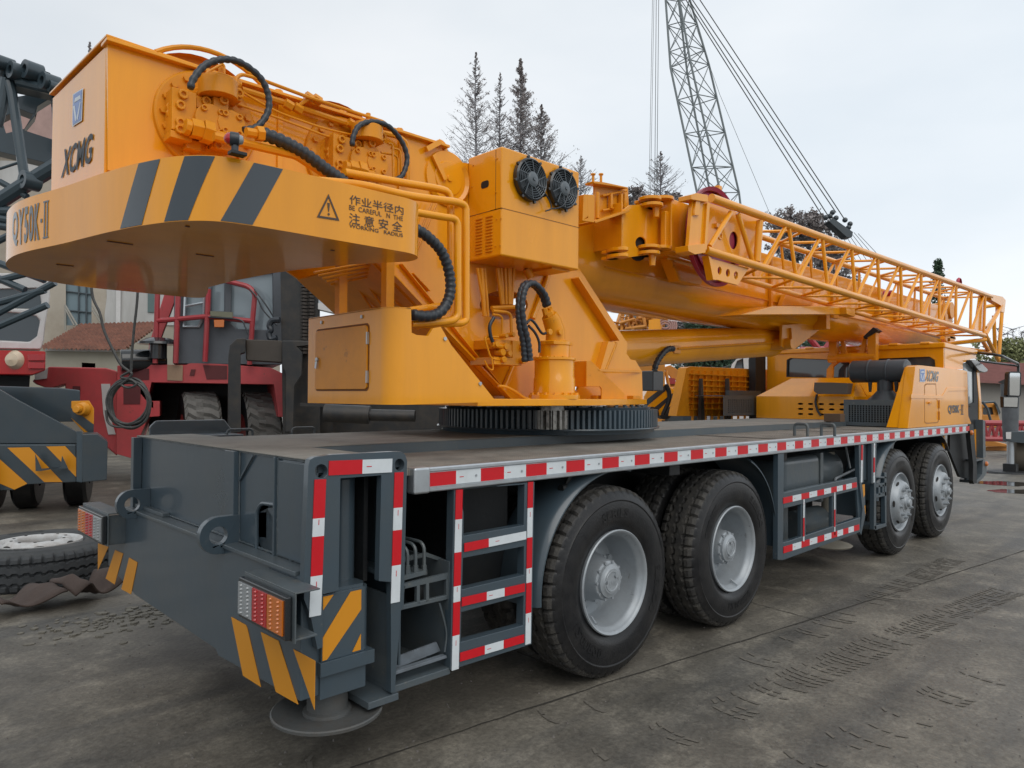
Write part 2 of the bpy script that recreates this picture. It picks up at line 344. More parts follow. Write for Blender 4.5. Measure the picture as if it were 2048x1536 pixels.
    for (a_, b_, w_) in (((1180, 1536), (2048, 1185), .24), ((1600, 1536), (2048, 1330), .24), ((620, 1536), (1250, 1400), .2), ((1500, 1330), (1930, 1120), .2)):
        p = S(*a_, z=.004); q = S(*b_, z=.004); ln = (q-p).length; d = (q-p).normalized(); n_ = Vector((-d.y, d.x, 0)); k = int(ln/.055)
        for i in range(k):
            if math.sin(i*.025+a_[0])+rt.uniform(-.25, 1.3) < 0: continue
            c = p+d*(i*.055)+n_*(.12*math.sin(i*.012))
            for sd in (-1, -.33, .33, 1):
                if rt.random() < .12: continue
                o = c+n_*(sd*w_*.42)+d*(.012*abs(sd)); h = Vector((0, 0, 0)); e1 = d*rt.uniform(.008, .014); e2 = n_*rt.uniform(.018, .032)+d*(.012*sd); v0 = len(mb.v); mb.v += [o-e1-e2, o+e1-e2, o+e1+e2, o-e1+e2]; mb.f.append((v0, v0+1, v0+2, v0+3)); mb.m.append(0)
    obj('tyre_tracks', mb, mat('track_dirt', (.122, .110, .091), .7, var=.45, vs=2.2), kind='stuff', sm=False)
    # pale broken crust by the spare tyre, puddles far right
    mb = MB(); c = S(235, 1240, z=0)
    for k in range(170):
        p = c+Vector((random.gauss(0, .30), random.gauss(0, .16), 0)); n_ = 6; rr_ = random.uniform(.006, .04)
        mb.plate([p+Vector((rr_*random.uniform(.5, 1)*math.cos(2*math.pi*i/n_), rr_*random.uniform(.5, 1)*math.sin(2*math.pi*i/n_), .001)) for i in range(n_)], (0, 0, random.uniform(.004, .012)))
    obj('concrete_crumbs', mb, mat('pale_crumbs', (.155, .143, .118), .9, var=.3, vs=9, bump=.4, bs=40), kind='stuff', sm=False)
    mb = MB()
    for u, v, a, b in ((2015, 967, .6, .10), (2040, 983, .6, .08), (1990, 945, .35, .07)):
        c = S(u, v, z=.004); q = [c+R0*a*math.cos(t)*random.uniform(.8, 1.1)+FH*b*4*math.sin(t)*random.uniform(.8, 1.1) for t in [2*math.pi*i/18 for i in range(18)]]
        mb.add(q, [tuple(range(18))])
    obj('puddles', mb, mat('wet_ground', (.02, .02, .02), .05, var=.1, rv=.02), kind='structure', sm=False)
    mb = MB()
    for k in range(420):
        u, v = random.uniform(0, 2048), random.uniform(1150, 1536); c = S(u, v, z=0); r = random.uniform(.003, .011)
        mb.add([c+Vector((r*math.cos(a)*random.uniform(.6, 1), r*math.sin(a)*random.uniform(.6, 1), 0)) for a in (0, 1.3, 2.6, 3.9, 5.1)]+[c+Vector((0, 0, r*.9))], [(0, 1, 5), (1, 2, 5), (2, 3, 5), (3, 4, 5), (4, 0, 5)])
    obj('grit', mb, mat('grit_stone', (.12, .11, .10), .9, var=.4, vs=20), kind='stuff', sm=False)
ground()

# ================================================================ MAIN CRANE
CR = thing('mobile_crane', 'large yellow truck crane on a grey carrier edged with red and white tape', 'crane', (5.5, 1.3, 0))
YC = 1.30
def P0(k, pts): return pp(k, pts, 0)

WH = {}
def wheels():
    def tyre():
        mb = MB(); n = 240
        yb = [.035, .062, .070, .080, .088, .132, .140, .150, .158, .202, .210, .220, .228, .255]
        rb = [.538, .543, .524, .524, .544, .546, .525, .525, .546, .544, .524, .524, .543, .538]
        side = [(.292, .035), (.300, .012), (.330, -.002), (.334, -.005), (.36, -.012), (.42, -.014), (.462, -.006), (.470, -.009), (.480, -.001), (.505, .008), (.520, .016)]
        prof = []
        for r, y in side: prof.append((r, y, 0, 0))
        for i, (y, r) in enumerate(zip(yb, rb)): prof.append((r, y, 1 if 0 < i < 13 else 2, i))
        for r, y in reversed(side): prof.append((r, .29-y, 0, 0))
        k = len(prof); vs = []; fs = []
        for j in range(n):
            th = 2*math.pi*j/n; z = 1 if j % 5 < 2 else -1; nt_ = j % 5 == 0
            for r, y, t, i in prof:
                rr = r; yy = y
                if t == 1: yy += z*.0065*(1 if 2 <= i <= 11 else .3)
                if t == 2 and nt_: rr -= .020
                if t == 1 and i in (1, 12) and nt_: rr -= .016
                if t == 0 and r > .515 and nt_: rr -= .008; yy += (.004 if y < .1 else -.004)
                vs.append((rr*math.cos(th), yy, rr*math.sin(th)))
        for j in range(n):
            q = (j+1) % n
            for i in range(k-1): mb.cm = 1 if 9 < i < k-11 else 0; mb.add([], []); mb.f.append((j*k+i, j*k+i+1, q*k+i+1, q*k+i)); mb.m.append(mb.cm)
        mb.v = [Vector(v) for v in vs]
        mb.cm = 0
        for txt, a0, a1 in (('12.00R20', 205, 250), ('DOUBLE', -35, 5), ('SERIES', 75, 110)):
            ln = R(a1-a0)
            write(mb, txt, (lambda a, b, a0=a0, ln=ln: Vector(((.372+.052*b)*math.cos(R(a0)+ln*a if a0 > 180 or a0 < 0 else R(a0)+ln*(1-a)), -.0160, (.372+.052*b)*math.sin(R(a0)+ln*a if a0 > 180 or a0 < 0 else R(a0)+ln*(1-a))))), bold=.03)
        return mb
    def bolts(mb, r, y0, y1, br, n, ph=0):
        for i in range(n):
            a = 2*math.pi*i/n+ph; mb.cyl((r*math.cos(a), y0, r*math.sin(a)), (r*math.cos(a), y1, r*math.sin(a)), br, 8)
    T = tyre(); WH['tyre'] = T
    # rear (deep dish)
    def rim_deep():
        mb = MB(); mb.lathe([(.290, .040), (.298, .008), (.300, -.004), (.294, -.010), (.284, -.006), (.278, .006), (.272, .02), (.262, .030), (.258, .05), (.250, .19), (.235, .212), (.19, .215), (.188, .208), (.12, .205)], (0, 0, 0), (0, 1, 0), 64)
        for i in range(6):
            a = 2*math.pi*i/6+.4; mb.cyl((.205*math.cos(a), .19, .205*math.sin(a)), (.205*math.cos(a), .212, .205*math.sin(a)), .02, 12)
        mb.cyl((.268*math.cos(4.0), -.002, .268*math.sin(4.0)), (.235*math.cos(4.0), .05, .235*math.sin(4.0)), .006, 8)
        return mb
    def hub_deep():
        mb = MB(); mb.lathe([(.001, .022), (.070, .022), (.078, .030), (.096, .034), (.098, .05), (.112, .055), (.118, .075), (.118, .12), (.14, .16), (.145, .215), (.15, .22)], (0, 0, 0), (0, 1, 0), 40)
        bolts(mb, .108, .043, .06, .009, 10)
        for i in range(10):
            a = 2*math.pi*i/10; mb.cyl((.158*math.cos(a), .18, .158*math.sin(a)), (.158*math.cos(a), .215, .158*math.sin(a)), .014, 8)
        mb.cyl((.03, .012, .03), (.03, .03, .03), .014, 10); mb.cyl((-.055, .018, 0), (-.055, .03, 0), .010, 8)
        mb.lathe([(.05, .0215), (.052, .018), (.060, .018), (.062, .0215)], (0, 0, 0), (0, 1, 0), 24)
        write(mb, 'FAW', quadmap((-.03, .0205, .0), (.035, .0205, .0), (.035, .0205, -.03), (-.03, .0205, -.03)))
        return mb
    def rim_front():
        mb = MB(); mb.lathe([(.290, .040), (.298, .008), (.300, -.004), (.294, -.010), (.284, -.006), (.276, .010), (.268, .03), (.245, .035), (.236, .022), (.226, .0), (.210, -.035), (.196, -.048), (.176, -.052), (.10, -.052), (.098, -.056), (.06, -.056)], (0, 0, 0), (0, 1, 0), 64)
        return mb
    def hub_front():
        mb = MB(); mb.lathe([(.001, -.105), (.036, -.105), (.04, -.1), (.042, -.08), (.062, -.076), (.068, -.06), (.085, -.056), (.09, -.05)], (0, 0, 0), (0, 1, 0), 32)
        for i in range(10):
            a = 2*math.pi*i/10+.2; x, z = .150*math.cos(a), .150*math.sin(a); mb.cyl((x, -.05, z), (x, -.059, z), .021, 10); mb.cyl((x, -.059, z), (x, -.074, z), .016, 6); mb.cyl((x, -.074, z), (x, -.083, z), .009, 8)
        return mb
    def slots():
        mb = MB()
        for i in range(6):
            a = 2*math.pi*i/6; c = Vector((.222*math.cos(a), -.014, .222*math.sin(a))); t = Vector((-math.sin(a), 0, math.cos(a))); n_ = Vector((math.cos(a)*.75, -.66, math.sin(a)*.75)).normalized(); q = t.cross(n_)
            mb.plate([c+t*.034*math.cos(b)+q*.012*math.sin(b)+n_*.001 for b in [2*math.pi*k/14 for k in range(14)]], n_*.002)
        return mb
    def place(mb, x, y, z, flip, rot): 
        o = MB(); o.f = list(mb.f); o.m = list(mb.m); c, s = math.cos(rot), math.sin(rot)
        o.v = [Vector((x+v.x*c-v.z*s, y+(-v.y if flip else v.y), z+v.x*s+v.z*c)) for v in mb.v]; return o
    rd, hd, rf, hf, sls = rim_deep(), hub_deep(), rim_front(), hub_front(), slots()
    first = {}
    def wheel(x, y, kind, flip=False, rot=0.):
        key = (kind, flip)
        if key in first and not rot:
            o = first[key]; dup(o, CR, (x-o['px'], y-o['py'], 0)); return
        w_ = obj('wheel', place(rd if kind == 'deep' else rf, x, y, .546, flip, rot), SIL, CR, ang=50)
        obj('hub', place(hd if kind == 'deep' else hf, x, y, .546, flip, rot), SIL, w_, ang=40)
        if kind == 'front': obj('hand_hole_shade', place(sls, x, y, .546, flip, rot), SLOT, w_)  # dark discs on the closed rim, painting the shade of its holes
        obj('tyre', place(T, x, y, .546, flip, rot), [RUB, RUBO], w_, ang=24)
        if key not in first: first[key] = w_; w_['px'] = x; w_['py'] = y
    wheel(3.0, .03, 'deep'); wheel(4.341, .03, 'deep', rot=.9)
    wheel(3.0, .36, 'deep'); wheel(4.341, .36, 'deep')
    wheel(7.729, .03, 'front'); wheel(9.094, .03, 'front', rot=.35)
    for x in (3.0, 4.341): wheel(x, 2.57, 'deep', True)
    for x in (7.729, 9.094): wheel(x, 2.57, 'front', True)
    mb = MB()
    for x in (3.0, 4.341): mb.cyl((x, .2, .546), (x, 2.4, .546), .11, 16); mb.ball((x, 1.3, .546), .26, 12)
    for x in (7.729, 9.094): mb.cyl((x, .12, .546), (x, 2.5, .5), .07, 12)
    obj('axles', mb, BK, CR)
wheels()

def chassis():
    # main frame + inner dark structure
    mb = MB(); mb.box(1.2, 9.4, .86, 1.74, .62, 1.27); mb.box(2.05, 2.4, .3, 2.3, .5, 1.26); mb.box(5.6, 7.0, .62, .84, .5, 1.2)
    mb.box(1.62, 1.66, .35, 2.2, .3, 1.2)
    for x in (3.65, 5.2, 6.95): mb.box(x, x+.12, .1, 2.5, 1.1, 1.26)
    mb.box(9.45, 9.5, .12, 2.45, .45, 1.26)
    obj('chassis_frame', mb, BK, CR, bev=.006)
    # decks
    mb = MB(); mb.box(1.53, 10.1, .022, .752, 1.262, 1.290); obj('side_deck', mb, DECK, CR)
    mb = MB(); mb.box(1.53, 10.1, 1.85, 2.56, 1.262, 1.290); obj('side_deck', mb, DECK, CR)
    mb = MB(); mb.cm = 0; mb.box(1.44, 9.3, .75, 1.87, 1.20, 1.346); mb.cm = 1; mb.box(1.44, 9.3, .757, 1.863, 1.347, 1.3505)
    obj('centre_frame', mb, [GL, DUST], CR, bev=.004)
    mb = MB(); mb.box(5.0, 5.02, .03, .74, 1.291, 1.293); mb.box(6.6, 6.612, .03, .74, 1.291, 1.293); mb.box(7.25, 7.262, .03, .74, 1.291, 1.293); obj('deck_joints', mb, BK, CR)
    # aluminium side rail and its tape
    mb = MB(); mb.plate([(1.633, y, z) for y, z in ((.02, 1.185), (-.004, 1.185), (-.008, 1.190), (-.008, 1.203), (0, 1.205), (0, 1.272), (-.008, 1.276), (-.008, 1.287), (-.002, 1.293), (.03, 1.293), (.03, 1.291), (.02, 1.290))], (8.46, 0, 0))
    rail = obj('side_rail', mb, ALU, CR, sm=False)
    mb = MB(); x = 1.636; i = 0; mid = S(*K4(316, 180), y=0).x
    segs = []
    while x < 10.05:
        wdt = .15; mb.cm = i % 2; strip(mb, (x, .0005, 1.2385), (x+wdt, .0005, 1.2385), .0605, [(1, i % 2)], th=.002)
        if i % 2: mb.cm = 2; mb.cyl((x+wdt*.8, -.002, 1.2385), (x+wdt*.8, -.0045, 1.2385), .006, 8)
        x += wdt; i += 1
    obj('reflective_tape', mb, [RED, WHT, SIL], rail, sm=False)
    mb = MB(); mb.box(1.545, 1.634, -.014, .05, 1.180, 1.297); obj('rail_end_cap', mb, ALU, rail, bev=.012, seg=3)
    mb = MB(); mb.box(1.633, 10.1, 2.57, 2.6, 1.185, 1.293); obj('side_rail', mb, ALU, CR, bev=.004)
    # rear outrigger box : upper plate, ledge, lower beam
    XR = 1.115
    mb = MB(); mb.box(XR, XR+.32, .05, 2.26, 1.29, 1.345); mb.cm = 1; mb.box(XR-.012, XR+.33, .045, 2.275, 1.3465, 1.352)
    obj('rear_deck', mb, [GL, DUST], CR, bev=.002)
    def rx(k, pts, x): return [S(*k(a, b), x=x) for a, b in pts]
    led0 = S(*K1(130, 640), x=XR); led1 = S(*K1(1200, 1010), x=XR); zl = .92
    mb = MB()
    hole = rx(K1, [(903, 905), (905, 640), (915, 590), (940, 560), (1032, 575), (1030, 918)], XR)
    outer = [(XR, 2.25, 1.345), (XR, .06, 1.345), (XR, .06, zl), (XR, 2.25, zl)]
    mb.plate(outer, (.012, 0, 0), [hole])
    obj('rear_plate', mb, G, CR, bev=0)
    mb = MB(); mb.box(XR+.25, XR+.27, .1, 1.2, zl-.1, 1.3); obj('hole_shade_plate', mb, BK, CR)  # backing plate coloured black to paint the shade inside the hole
    mb = MB()
    yr = S(*K1(760, 400), x=XR).y; mb.box(XR-.03, XR-.001, yr-.055, yr+.055, zl, 1.345)
    y2 = S(*K1(1042, 500), x=XR).y; mb.box(XR-.02, XR-.001, y2-.007, y2+.007, zl, 1.343)
    mb.bar((XR-.008, S(*K1(890, 240), x=XR).y, 1.335), (XR-.008, S(*K1(800, 415), x=XR).y, 1.21), .008, .012)
    mb.tube(fil(rx(K1, [(903, 905), (905, 600), (935, 548), (1035, 562)], XR-.006), .04), .010, 6)
    mb.box(XR-.05, XR-.001, 2.2, 2.25, zl, 1.343)
    obj('stiffeners', mb, G, CR, bev=.003)
    mb = MB(); rw = random.Random(2)
    for p, q in (((XR-.004, .08, zl+.008), (XR-.004, 2.22, zl+.008)), ((XR-.003, .08, 1.342), (XR-.003, 2.24, 1.342)), ((XR-.004, yr-.060, zl), (XR-.004, yr-.060, 1.34)), ((XR-.004, yr+.060, zl), (XR-.004, yr+.060, 1.34)), ((XR-.003, y2-.010, zl), (XR-.003, y2-.010, 1.34))):
        p = Vector(p); q = Vector(q); k = int((q-p).length/.012); mb.tube([p.lerp(q, i/k)+Vector((0, rw.uniform(-.001, .001), rw.uniform(-.001, .001))) for i in range(k+1)], [rw.uniform(.0035, .0058) for i in range(k+1)], 5)
    obj('weld_seams', mb, GL, CR)
    # lower beam, protruding to the rear
    XL = XR-.07
    bl = S(196, 1147, x=XL); pl = []
    zt = zl-.012
    outl = [Vector((XL, 2.62, .80)), Vector((XL, 2.62, .50))]+[S(*q, x=XL) for q in ((270, 1190), (430, 1298), (436, 1312), (640, 1430))]+[Vector((XL, .03, zt)), Vector((XL, 2.26, zt)), Vector((XL, 2.3, .80))]
    outl[5].y = .03
    mb = MB(); mb.plate(outl, (.10, 0, 0)); mb.box(XL+.1, XL+.5, .5, 2.3, .45, zt-.01)
    lower = obj('lower_beam', mb, G, CR, bev=.006)
    mb = MB(); mb.box(XL-.012, XR+.0, .06, 2.25, zt-.004, zt+.014); mb.box(XR-.04, XR, 1.7, 2.22, zt+.014, zt+.035)
    obj('ledge', mb, GL, CR, bev=.003)
    mb = MB()
    for q in ([(575, 312), (636, 332), (574, 470)], [(675, 350), (722, 372), (672, 552), (620, 518)], [(757, 395), (806, 424), (768, 610), (712, 580)]):
        mb.plate(rx(KF, q, XL-.001), (-.002, 0, 0))
    for q in ([(1355, 742), (1440, 790), (1450, 812), (1528, 1152), (1424, 1086)], [(1528, 830), (1632, 882), (1746, 1254), (1616, 1180)], [(1718, 930), (1846, 1000), (1842, 1285)]):
        mb.plate(rx(KF, q, XL-.001), (-.002, 0, 0))
    obj('hazard_stripes', mb, STY, lower, sm=False)
    # lifting eyes
    for a, b, s_ in ((75, 555, 1), (640, 760, 1)):
        c = S(*K1(a, b), x=XR-.10)
        mb = MB(); n = 14; o = [c+Vector((.085*math.cos(t), 0, .085*math.sin(t))) for t in [math.pi*.5+math.pi*i/n for i in range(n+1)]]+[Vector((XR, c.y, c.z-.09)), Vector((XR, c.y, c.z+.085))]
        mb.plate([p-Vector((0, .02, 0)) for p in o], (0, .04, 0), [circ(c-Vector((0, .02, 0)), .042, 18)])
        obj('lifting_eye', mb, G, CR, bev=.003)
    # side tape frame of the outrigger housing (y=0)
    def roundc(pts, r): return fil(pts+[pts[0], pts[1]], r)[1:-2] if False else pts
    o = [(1240, 300), (1250, 262), (1280, 245), (1400, 228), (1800, 208), (1850, 208), (1880, 228), (1892, 270), (1870, 1215), (1850, 1260), (1810, 1790), (1785, 1800), (1785, 1070), (1705, 1062), (1722, 365), (1452, 385), (1440, 1125), (1335, 1150), (1335, 1500), (1300, 1515), (1255, 1300), (1210, 1180), (1212, 1000)]
    h1 = [K1(1325+42*math.cos(t), 338+46*math.sin(t)) for t in [2*math.pi*i/20 for i in range(20)]]; h2 = [K1(1842+32*math.cos(t), 296+40*math.sin(t)) for t in [2*math.pi*i/20 for i in range(20)]]
    mb = MB(); mb.plate(P0(K1, o), (0, .035, 0), [[S(*q, y=0) for q in h1], [S(*q, y=0) for q in h2]])
    mb.v = [Vector((v.x, v.y-.006, v.z)) for v in mb.v]
    fr = obj('housing_frame', mb, G, CR, bev=.005)
    mb = MB(); yv = -.0065
    strip(mb, S(*K1(1322, 392), y=yv), S(*K1(1287, 1295), y=yv), .050, cumsegs([392, 650, 770, 1030, 1295]))
    strip(mb, S(*K1(1842, 345), y=yv), S(*K1(1817, 1205), y=yv), .045, cumsegs([345, 580, 728, 960, 1205]))
    strip(mb, S(*K1(1378, 318), y=yv), S(*K1(1796, 300), y=yv), .057, cumsegs([1378, 1592, 1796]))
    obj('reflective_tape', mb, [RED, WHT], fr, sm=False)
    # housing box sides, top return
    x0 = S(*K1(1240, 600), y=0).x; x1 = S(*K1(1890, 600), y=0).x
    mb = MB(); mb.box(XR-.01, x1-.01, .03, .32, 1.30, 1.335); mb.box(x1-.012, x1, .03, .5, .45, 1.33); mb.box(XR-.012, XR-.001, .03, S(*K1(1045, 600), x=XR).y-.02, zl+.01, 1.33); mb.box(XR+.02, x1, .5, .52, .4, 1.28)
    mb.box(x1-.09, x1-.012, .03, .3, .84, .86)
    obj('housing_box', mb, G, CR, bev=.003)
    # jack cylinder
    xj = S(*K1(1490, 800), y=.13).x
    mb = MB(); mb.cyl((xj, .16, .80), (xj, .16, 1.255), .052, 28); mb.lathe([(.052, 1.255), (.055, 1.258), (.05, 1.27), (.001, 1.275)], (xj, .16, 0), (0, 0, 1), 28)
    jk = obj('jack_cylinder', mb, G, CR)
    mb = MB(); zz = S(*K1(1495, 540), y=.11).z; mb.cm = 1; mb.lathe([(.0535, zz-.022), (.0535, zz+.022)], (xj, .16, 0), (0, 0, 1), 20, R(60), R(150)); mb.cm = 0; mb.lathe([(.0536, zz-.022), (.0536, zz+.022)], (xj, .16, 0), (0, 0, 1), 20, R(150), R(210)); obj('reflective_tape', mb, [RED, WHT], jk)
    # outrigger beam with stripes
    a = S(*K1(1335, 1160), y=.012); b = S(*K1(1662, 1095), y=.012); zb = S(*K1(1335, 1600), y=.012).z; ztp = a.z
    mb = MB(); n = 8; pl = [(a.x, .012), (b.x-.05, .012)]+[(b.x-.05+.05*math.sin(R(90*i/n)), .062-.05*math.cos(R(90*i/n))) for i in range(1, n+1)]+[(b.x, .45), (a.x, .45)]
    mb.plate([(x, y, zb) for x, y in pl], (0, 0, ztp-zb)); mb.plate([(x, y, ztp) for x, y in [(a.x, .03), (b.x-.03, .03), (b.x-.01, .06), (b.x-.01, .40), (a.x, .40)]], (0, 0, .012))
    mb.box(a.x-.01, b.x+.01, .0, .4, zb-.055, zb-.001); mb.box(a.x, b.x-.02, .02, .4, zb-.15, zb-.055)
    beam = obj('outrigger_beam', mb, G, CR, bev=.006)
    mb = MB(); W = b.x-a.x-.05; H = ztp-zb
    def st(pts): mb.plate([(a.x+p*W, .0115, zb+q*H) for p, q in pts], (0, -.002, 0))
    st([(.02, .98), (.28, .98), (.02, .78)]); st([(.02, .02), (.13, .02), (1.0, .66), (1.0, .97), (.72, .97), (.02, .36)]); st([(.78, .03), (1.0, .03), (1.0, .28)])
    obj('hazard_stripes', mb, STY, beam, sm=False)
    xc = xj-.03; mb = MB(); mb.cyl((xc, .16, .42), (xc, .16, zb-.14), .045, 24); obj('jack_rod', mb, mat('chrome', (.6, .6, .6), .12, metal=1), beam)
    zp = .285; xc -= .03
    mb = MB(); mb.lathe([(.001, zp+.17), (.058, zp+.17), (.068, zp+.16), (.068, zp+.12), (.082, zp+.114), (.084, zp+.03), (.098, zp+.024), (.100, zp+.012), (.20, zp+.016), (.222, zp+.026), (.228, zp+.022), (.226, zp+.010), (.19, zp-.006), (.001, zp-.01)], (xc, .16, 0), (0, 0, 1), 48)
    obj('jack_pad', mb, mat('pad_steel', (.085, .09, .09), .55, var=.2, vs=12, bump=.2, bs=40, dirt=(.07, .055, .04), da=.6, ds=12), beam)
    pd = S(1695, 1093, z=.22); mb = MB(); mb.lathe([(.001, .40), (.07, .40), (.072, .26), (.2, .225), (.215, .215), (.20, .20), (.001, .2)], (pd.x, .32, 0), (0, 0, 1), 40); mb.cyl((pd.x, .32, .4), (pd.x, .32, 1.1), .06, 20)
    obj('jack_pad', mb, mat('pad_steel_pale', (.24, .22, .18), .6, var=.2, vs=10), CR)
    # tail lamps
    def lamp(k, q, xb, rev):
        bx = MB(); u0, v0, u1, v1 = q
        c0 = S(*k(u0, v0), x=xb); c1 = S(*k(u1, v1), x=xb); y0, y1 = c1.y, c0.y; z0, z1 = c1.z, c0.z
        return y0, y1, z0, z1
    XB = XL-.13
    ya = S(*KF(1655, 700), x=XB).y; yb_ = S(*KF(1392, 700), x=XB).y
    z1 = S(*KF(1400, 530), x=XB).z; z0 = S(*KF(1400, 730), x=XB).z
    for (ly0, ly1, lz0, lz1, cols, s_) in ((ya, yb_, z0, z1, (LAMB, LRED, LWHT), 0), (None,)*6):
        if ly0 is None:
            yb2 = S(*KF(455, 200), x=XB).y; ya2 = S(*KF(590, 220), x=XB).y; ly0, ly1, lz0, lz1, cols = ya2, yb2, S(*KF(470, 245), x=XB).z, S(*KF(470, 110), x=XB).z, (LWHT, LRED, LAMB)
        mb = MB(); t = .006
        mb.box(XB+.03, XL+.0, ly0-.035, ly1+.01, lz1+.022, lz1+.028); mb.box(XB+.03, XB+.036, ly0-.035, ly1+.01, lz0-.022, lz1+.022); mb.box(XB+.03, XL+.05, ly0-.02, ly0-.014, lz0-.01, lz1+.012) if ly0 > 1 else None
        mb.box(XB+.03, XL, ly1+.004, ly1+.010, lz0-.01, lz1+.012); mb.box(XB+.03, XL, ly0-.018, ly1+.01, lz0-.018, lz0-.010)
        br = obj('lamp_bracket', mb, GL, CR, bev=.002)
        mb = MB(); mb.box(XB+.004, XB+.03, ly0-.016, ly1+.006, lz0-.012, lz1+.012); h = obj('tail_lamp', mb, BKG, br, bev=.006)
        W_ = (ly1-ly0)/3
        mb = MB()
        for i in range(3):
            mb.cm = i
            for j in range(4):
                for kk in range(2):
                    for ii in range(2):
                        cy = ly0+.004+i*W_+(ii+.5)*(W_-.01)/2; hz = (lz1-lz0-.012)/8; cz = lz0+.006+(j*2+kk+.5)*hz
                        mb.lathe([(.001, -.010), (hz*.3, -.007), (hz*.46, .002)], (XB+.0, cy, cz), (1, 0, 0), 6)
            mb.box(XB-.002, XB+.006, ly0+.003+i*W_, ly0-.003+(i+1)*W_, lz0+.004, lz1-.004)
        cc = list(cols)
        obj('lenses', mb, cc, br, bev=.002)
    # ladder frame behind the housing
    outer = [(932, 280), (1392, 232), (1375, 1162), (912, 1310)]
    holes = [[(990, 265+16), (1335, 240+12), (1330, 485), (988, 545)], [(985, 672), (1332, 605), (1330, 768), (980, 850)], [(975, 980), (1330, 885), (1325, 1055), (972, 1150)]]
    outer = [(932, 284), (1392, 236), (1375, 1162), (912, 1310)]
    mb = MB(); mb.plate(P0(K2, outer), (0, .05, 0), [P0(K2, h) for h in holes])
    lf = obj('ladder_frame', mb, G, CR, bev=.004)
    mb = MB(); yv = -.0008
    strip(mb, S(*K2(962, 282), y=yv), S(*K2(938, 1306), y=yv), .040, cumsegs([282, 452, 640, 832, 922, 1112, 1306]))
    strip(mb, S(*K2(1367, 238), y=yv), S(*K2(1352, 1160), y=yv), .037, cumsegs([238, 387, 555, 730, 812, 985, 1160]))
    strip(mb, S(*K2(990, 612), y=yv-.003), S(*K2(1342, 541), y=yv-.003), .040, cumsegs([985, 1118, 1340]))
    strip(mb, S(*K2(976, 921), y=yv-.003), S(*K2(1334, 838), y=yv-.003), .040, cumsegs([978, 1113, 1215, 1338]))
    strip(mb, S(*K2(966, 1235), y=yv-.003), S(*K2(1330, 1128), y=yv-.003), .040, cumsegs([966, 1100, 1207, 1332]))
    obj('reflective_tape', mb, [RED, WHT], lf, sm=False)
    # bay with valve block between housing and ladder
    mb = MB()
    mb.plate(pp(K2, [(560, 1410), (562, 880), (578, 880), (574, 1400)], .03), (0, .4, 0)); mb.plate(pp(K2, [(905, 690), (922, 690), (915, 1300), (900, 1300)], .02), (0, .4, 0))
    a = S(*K2(570, 1400), y=.02); b = S(*K2(905, 1295), y=.02); mb.box(a.x, b.x, .01, .45, a.z-.03, a.z+.0); mb.box(a.x-.12, a.x+.03, -.0, .4, a.z-.06, a.z-.03)
    for q in ([(645, 820), (905, 755), (905, 790), (645, 850)], [(620, 945), (905, 880), (905, 905), (620, 972)], [(722, 830), (740, 826), (740, 935), (722, 938)], [(775, 815), (792, 812), (792, 920), (775, 925)], [(890, 770), (906, 770), (906, 905), (890, 905)], [(642, 830), (655, 826), (640, 950), (626, 950)], [(600, 1010), (640, 935), (630, 965), (602, 1060), (590, 1100), (580, 1060)]):
        mb.plate(pp(K2, q, .025), (0, .02, 0))
    mb.plate(pp(K2, [(645, 800), (775, 765), (775, 740), (645, 775)], .04), (0, .1, 0)); mb.plate(pp(K2, [(560, 680), (780, 640), (915, 690), (905, 705), (770, 665), (560, 720)], .1), (0, .015, 0))
    obj('equipment_bay', mb, GL, CR, bev=.003)
    mb = MB()
    for cx, top in ((668, 600), (714, 585), (763, 575)):
        mb.tube(fil([S(*K2(cx, 745), y=.06), S(*K2(cx, top+10), y=.06), S(*K2(cx-70, top-10), y=.14), S(*K2(cx-120, top-20), y=.22)], .05), .008, 8)
        mb.cyl(S(*K2(cx, 765), y=.06), S(*K2(cx, 738), y=.06), .014, 6); mb.cyl(S(*K2(cx, 738), y=.06), S(*K2(cx, 712), y=.06), .012, 6)
    mb.tube(smooth(pp(K2, [(850, 930), (880, 1040), (890, 1110), (880, 1205)], .03)), .005, 6)
    obj('hydraulic_lines', mb, GL, CR)
    mb = MB()
    mb.plate(pp(K2, [(605, 1235), (835, 1150), (858, 1200), (605, 1300)], .07), (0, .012, 0)); mb.plate(pp(K2, [(590, 1320), (890, 1225), (895, 1240), (595, 1338)], .02), (0, .03, 0))
    mb.plate(pp(K2, [(572, 1075), (585, 1070), (605, 1315), (590, 1330)], .02), (0, .03, 0))
    obj('bay_tray', mb, mat('scuffed_grey', (.14, .165, .19), .5, var=.3, vs=9, dirt=(.05, .05, .05), da=.6, ds=12), CR, bev=.002)
    mb = MB(); mb.cyl(S(*K2(690, 880), y=.22), S(*K2(765, 860), y=.22), .055, 20); mb.box(1.6, 1.62, .3, .8, .3, 1.2); obj('valve_body', mb, BK, CR)
    # middle guard frame
    mb = MB(); c = lambda q, y=0, t=.04: mb.plate(pp(K4, q, y), (0, t, 0))
    c([(275, 246), (317, 240), (310, 1012), (272, 1010)]); c([(313, 525), (842, 412), (852, 500), (316, 640)]); c([(313, 885), (868, 702), (868, 808), (310, 1012)])
    c([(440, 600), (474, 590), (474, 870), (440, 880)], .006, .03); c([(664, 545), (696, 538), (696, 780), (664, 790)], .006, .03); c([(836, 415), (850, 415), (880, 620), (868, 815), (860, 815)], .02, .02)
    mf = obj('guard_frame', mb, G, CR, bev=.004)
    mb = MB(); yv = -.001
    strip(mb, S(*K4(310, 582), y=yv), S(*K4(840, 466), y=yv), .046, [(i/10., i % 2 == 1) for i in range(0, 11)][1:] if 0 else cumsegs([310, 368, 424, 478, 532, 582, 634, 678, 724, 752, 798, 840]))
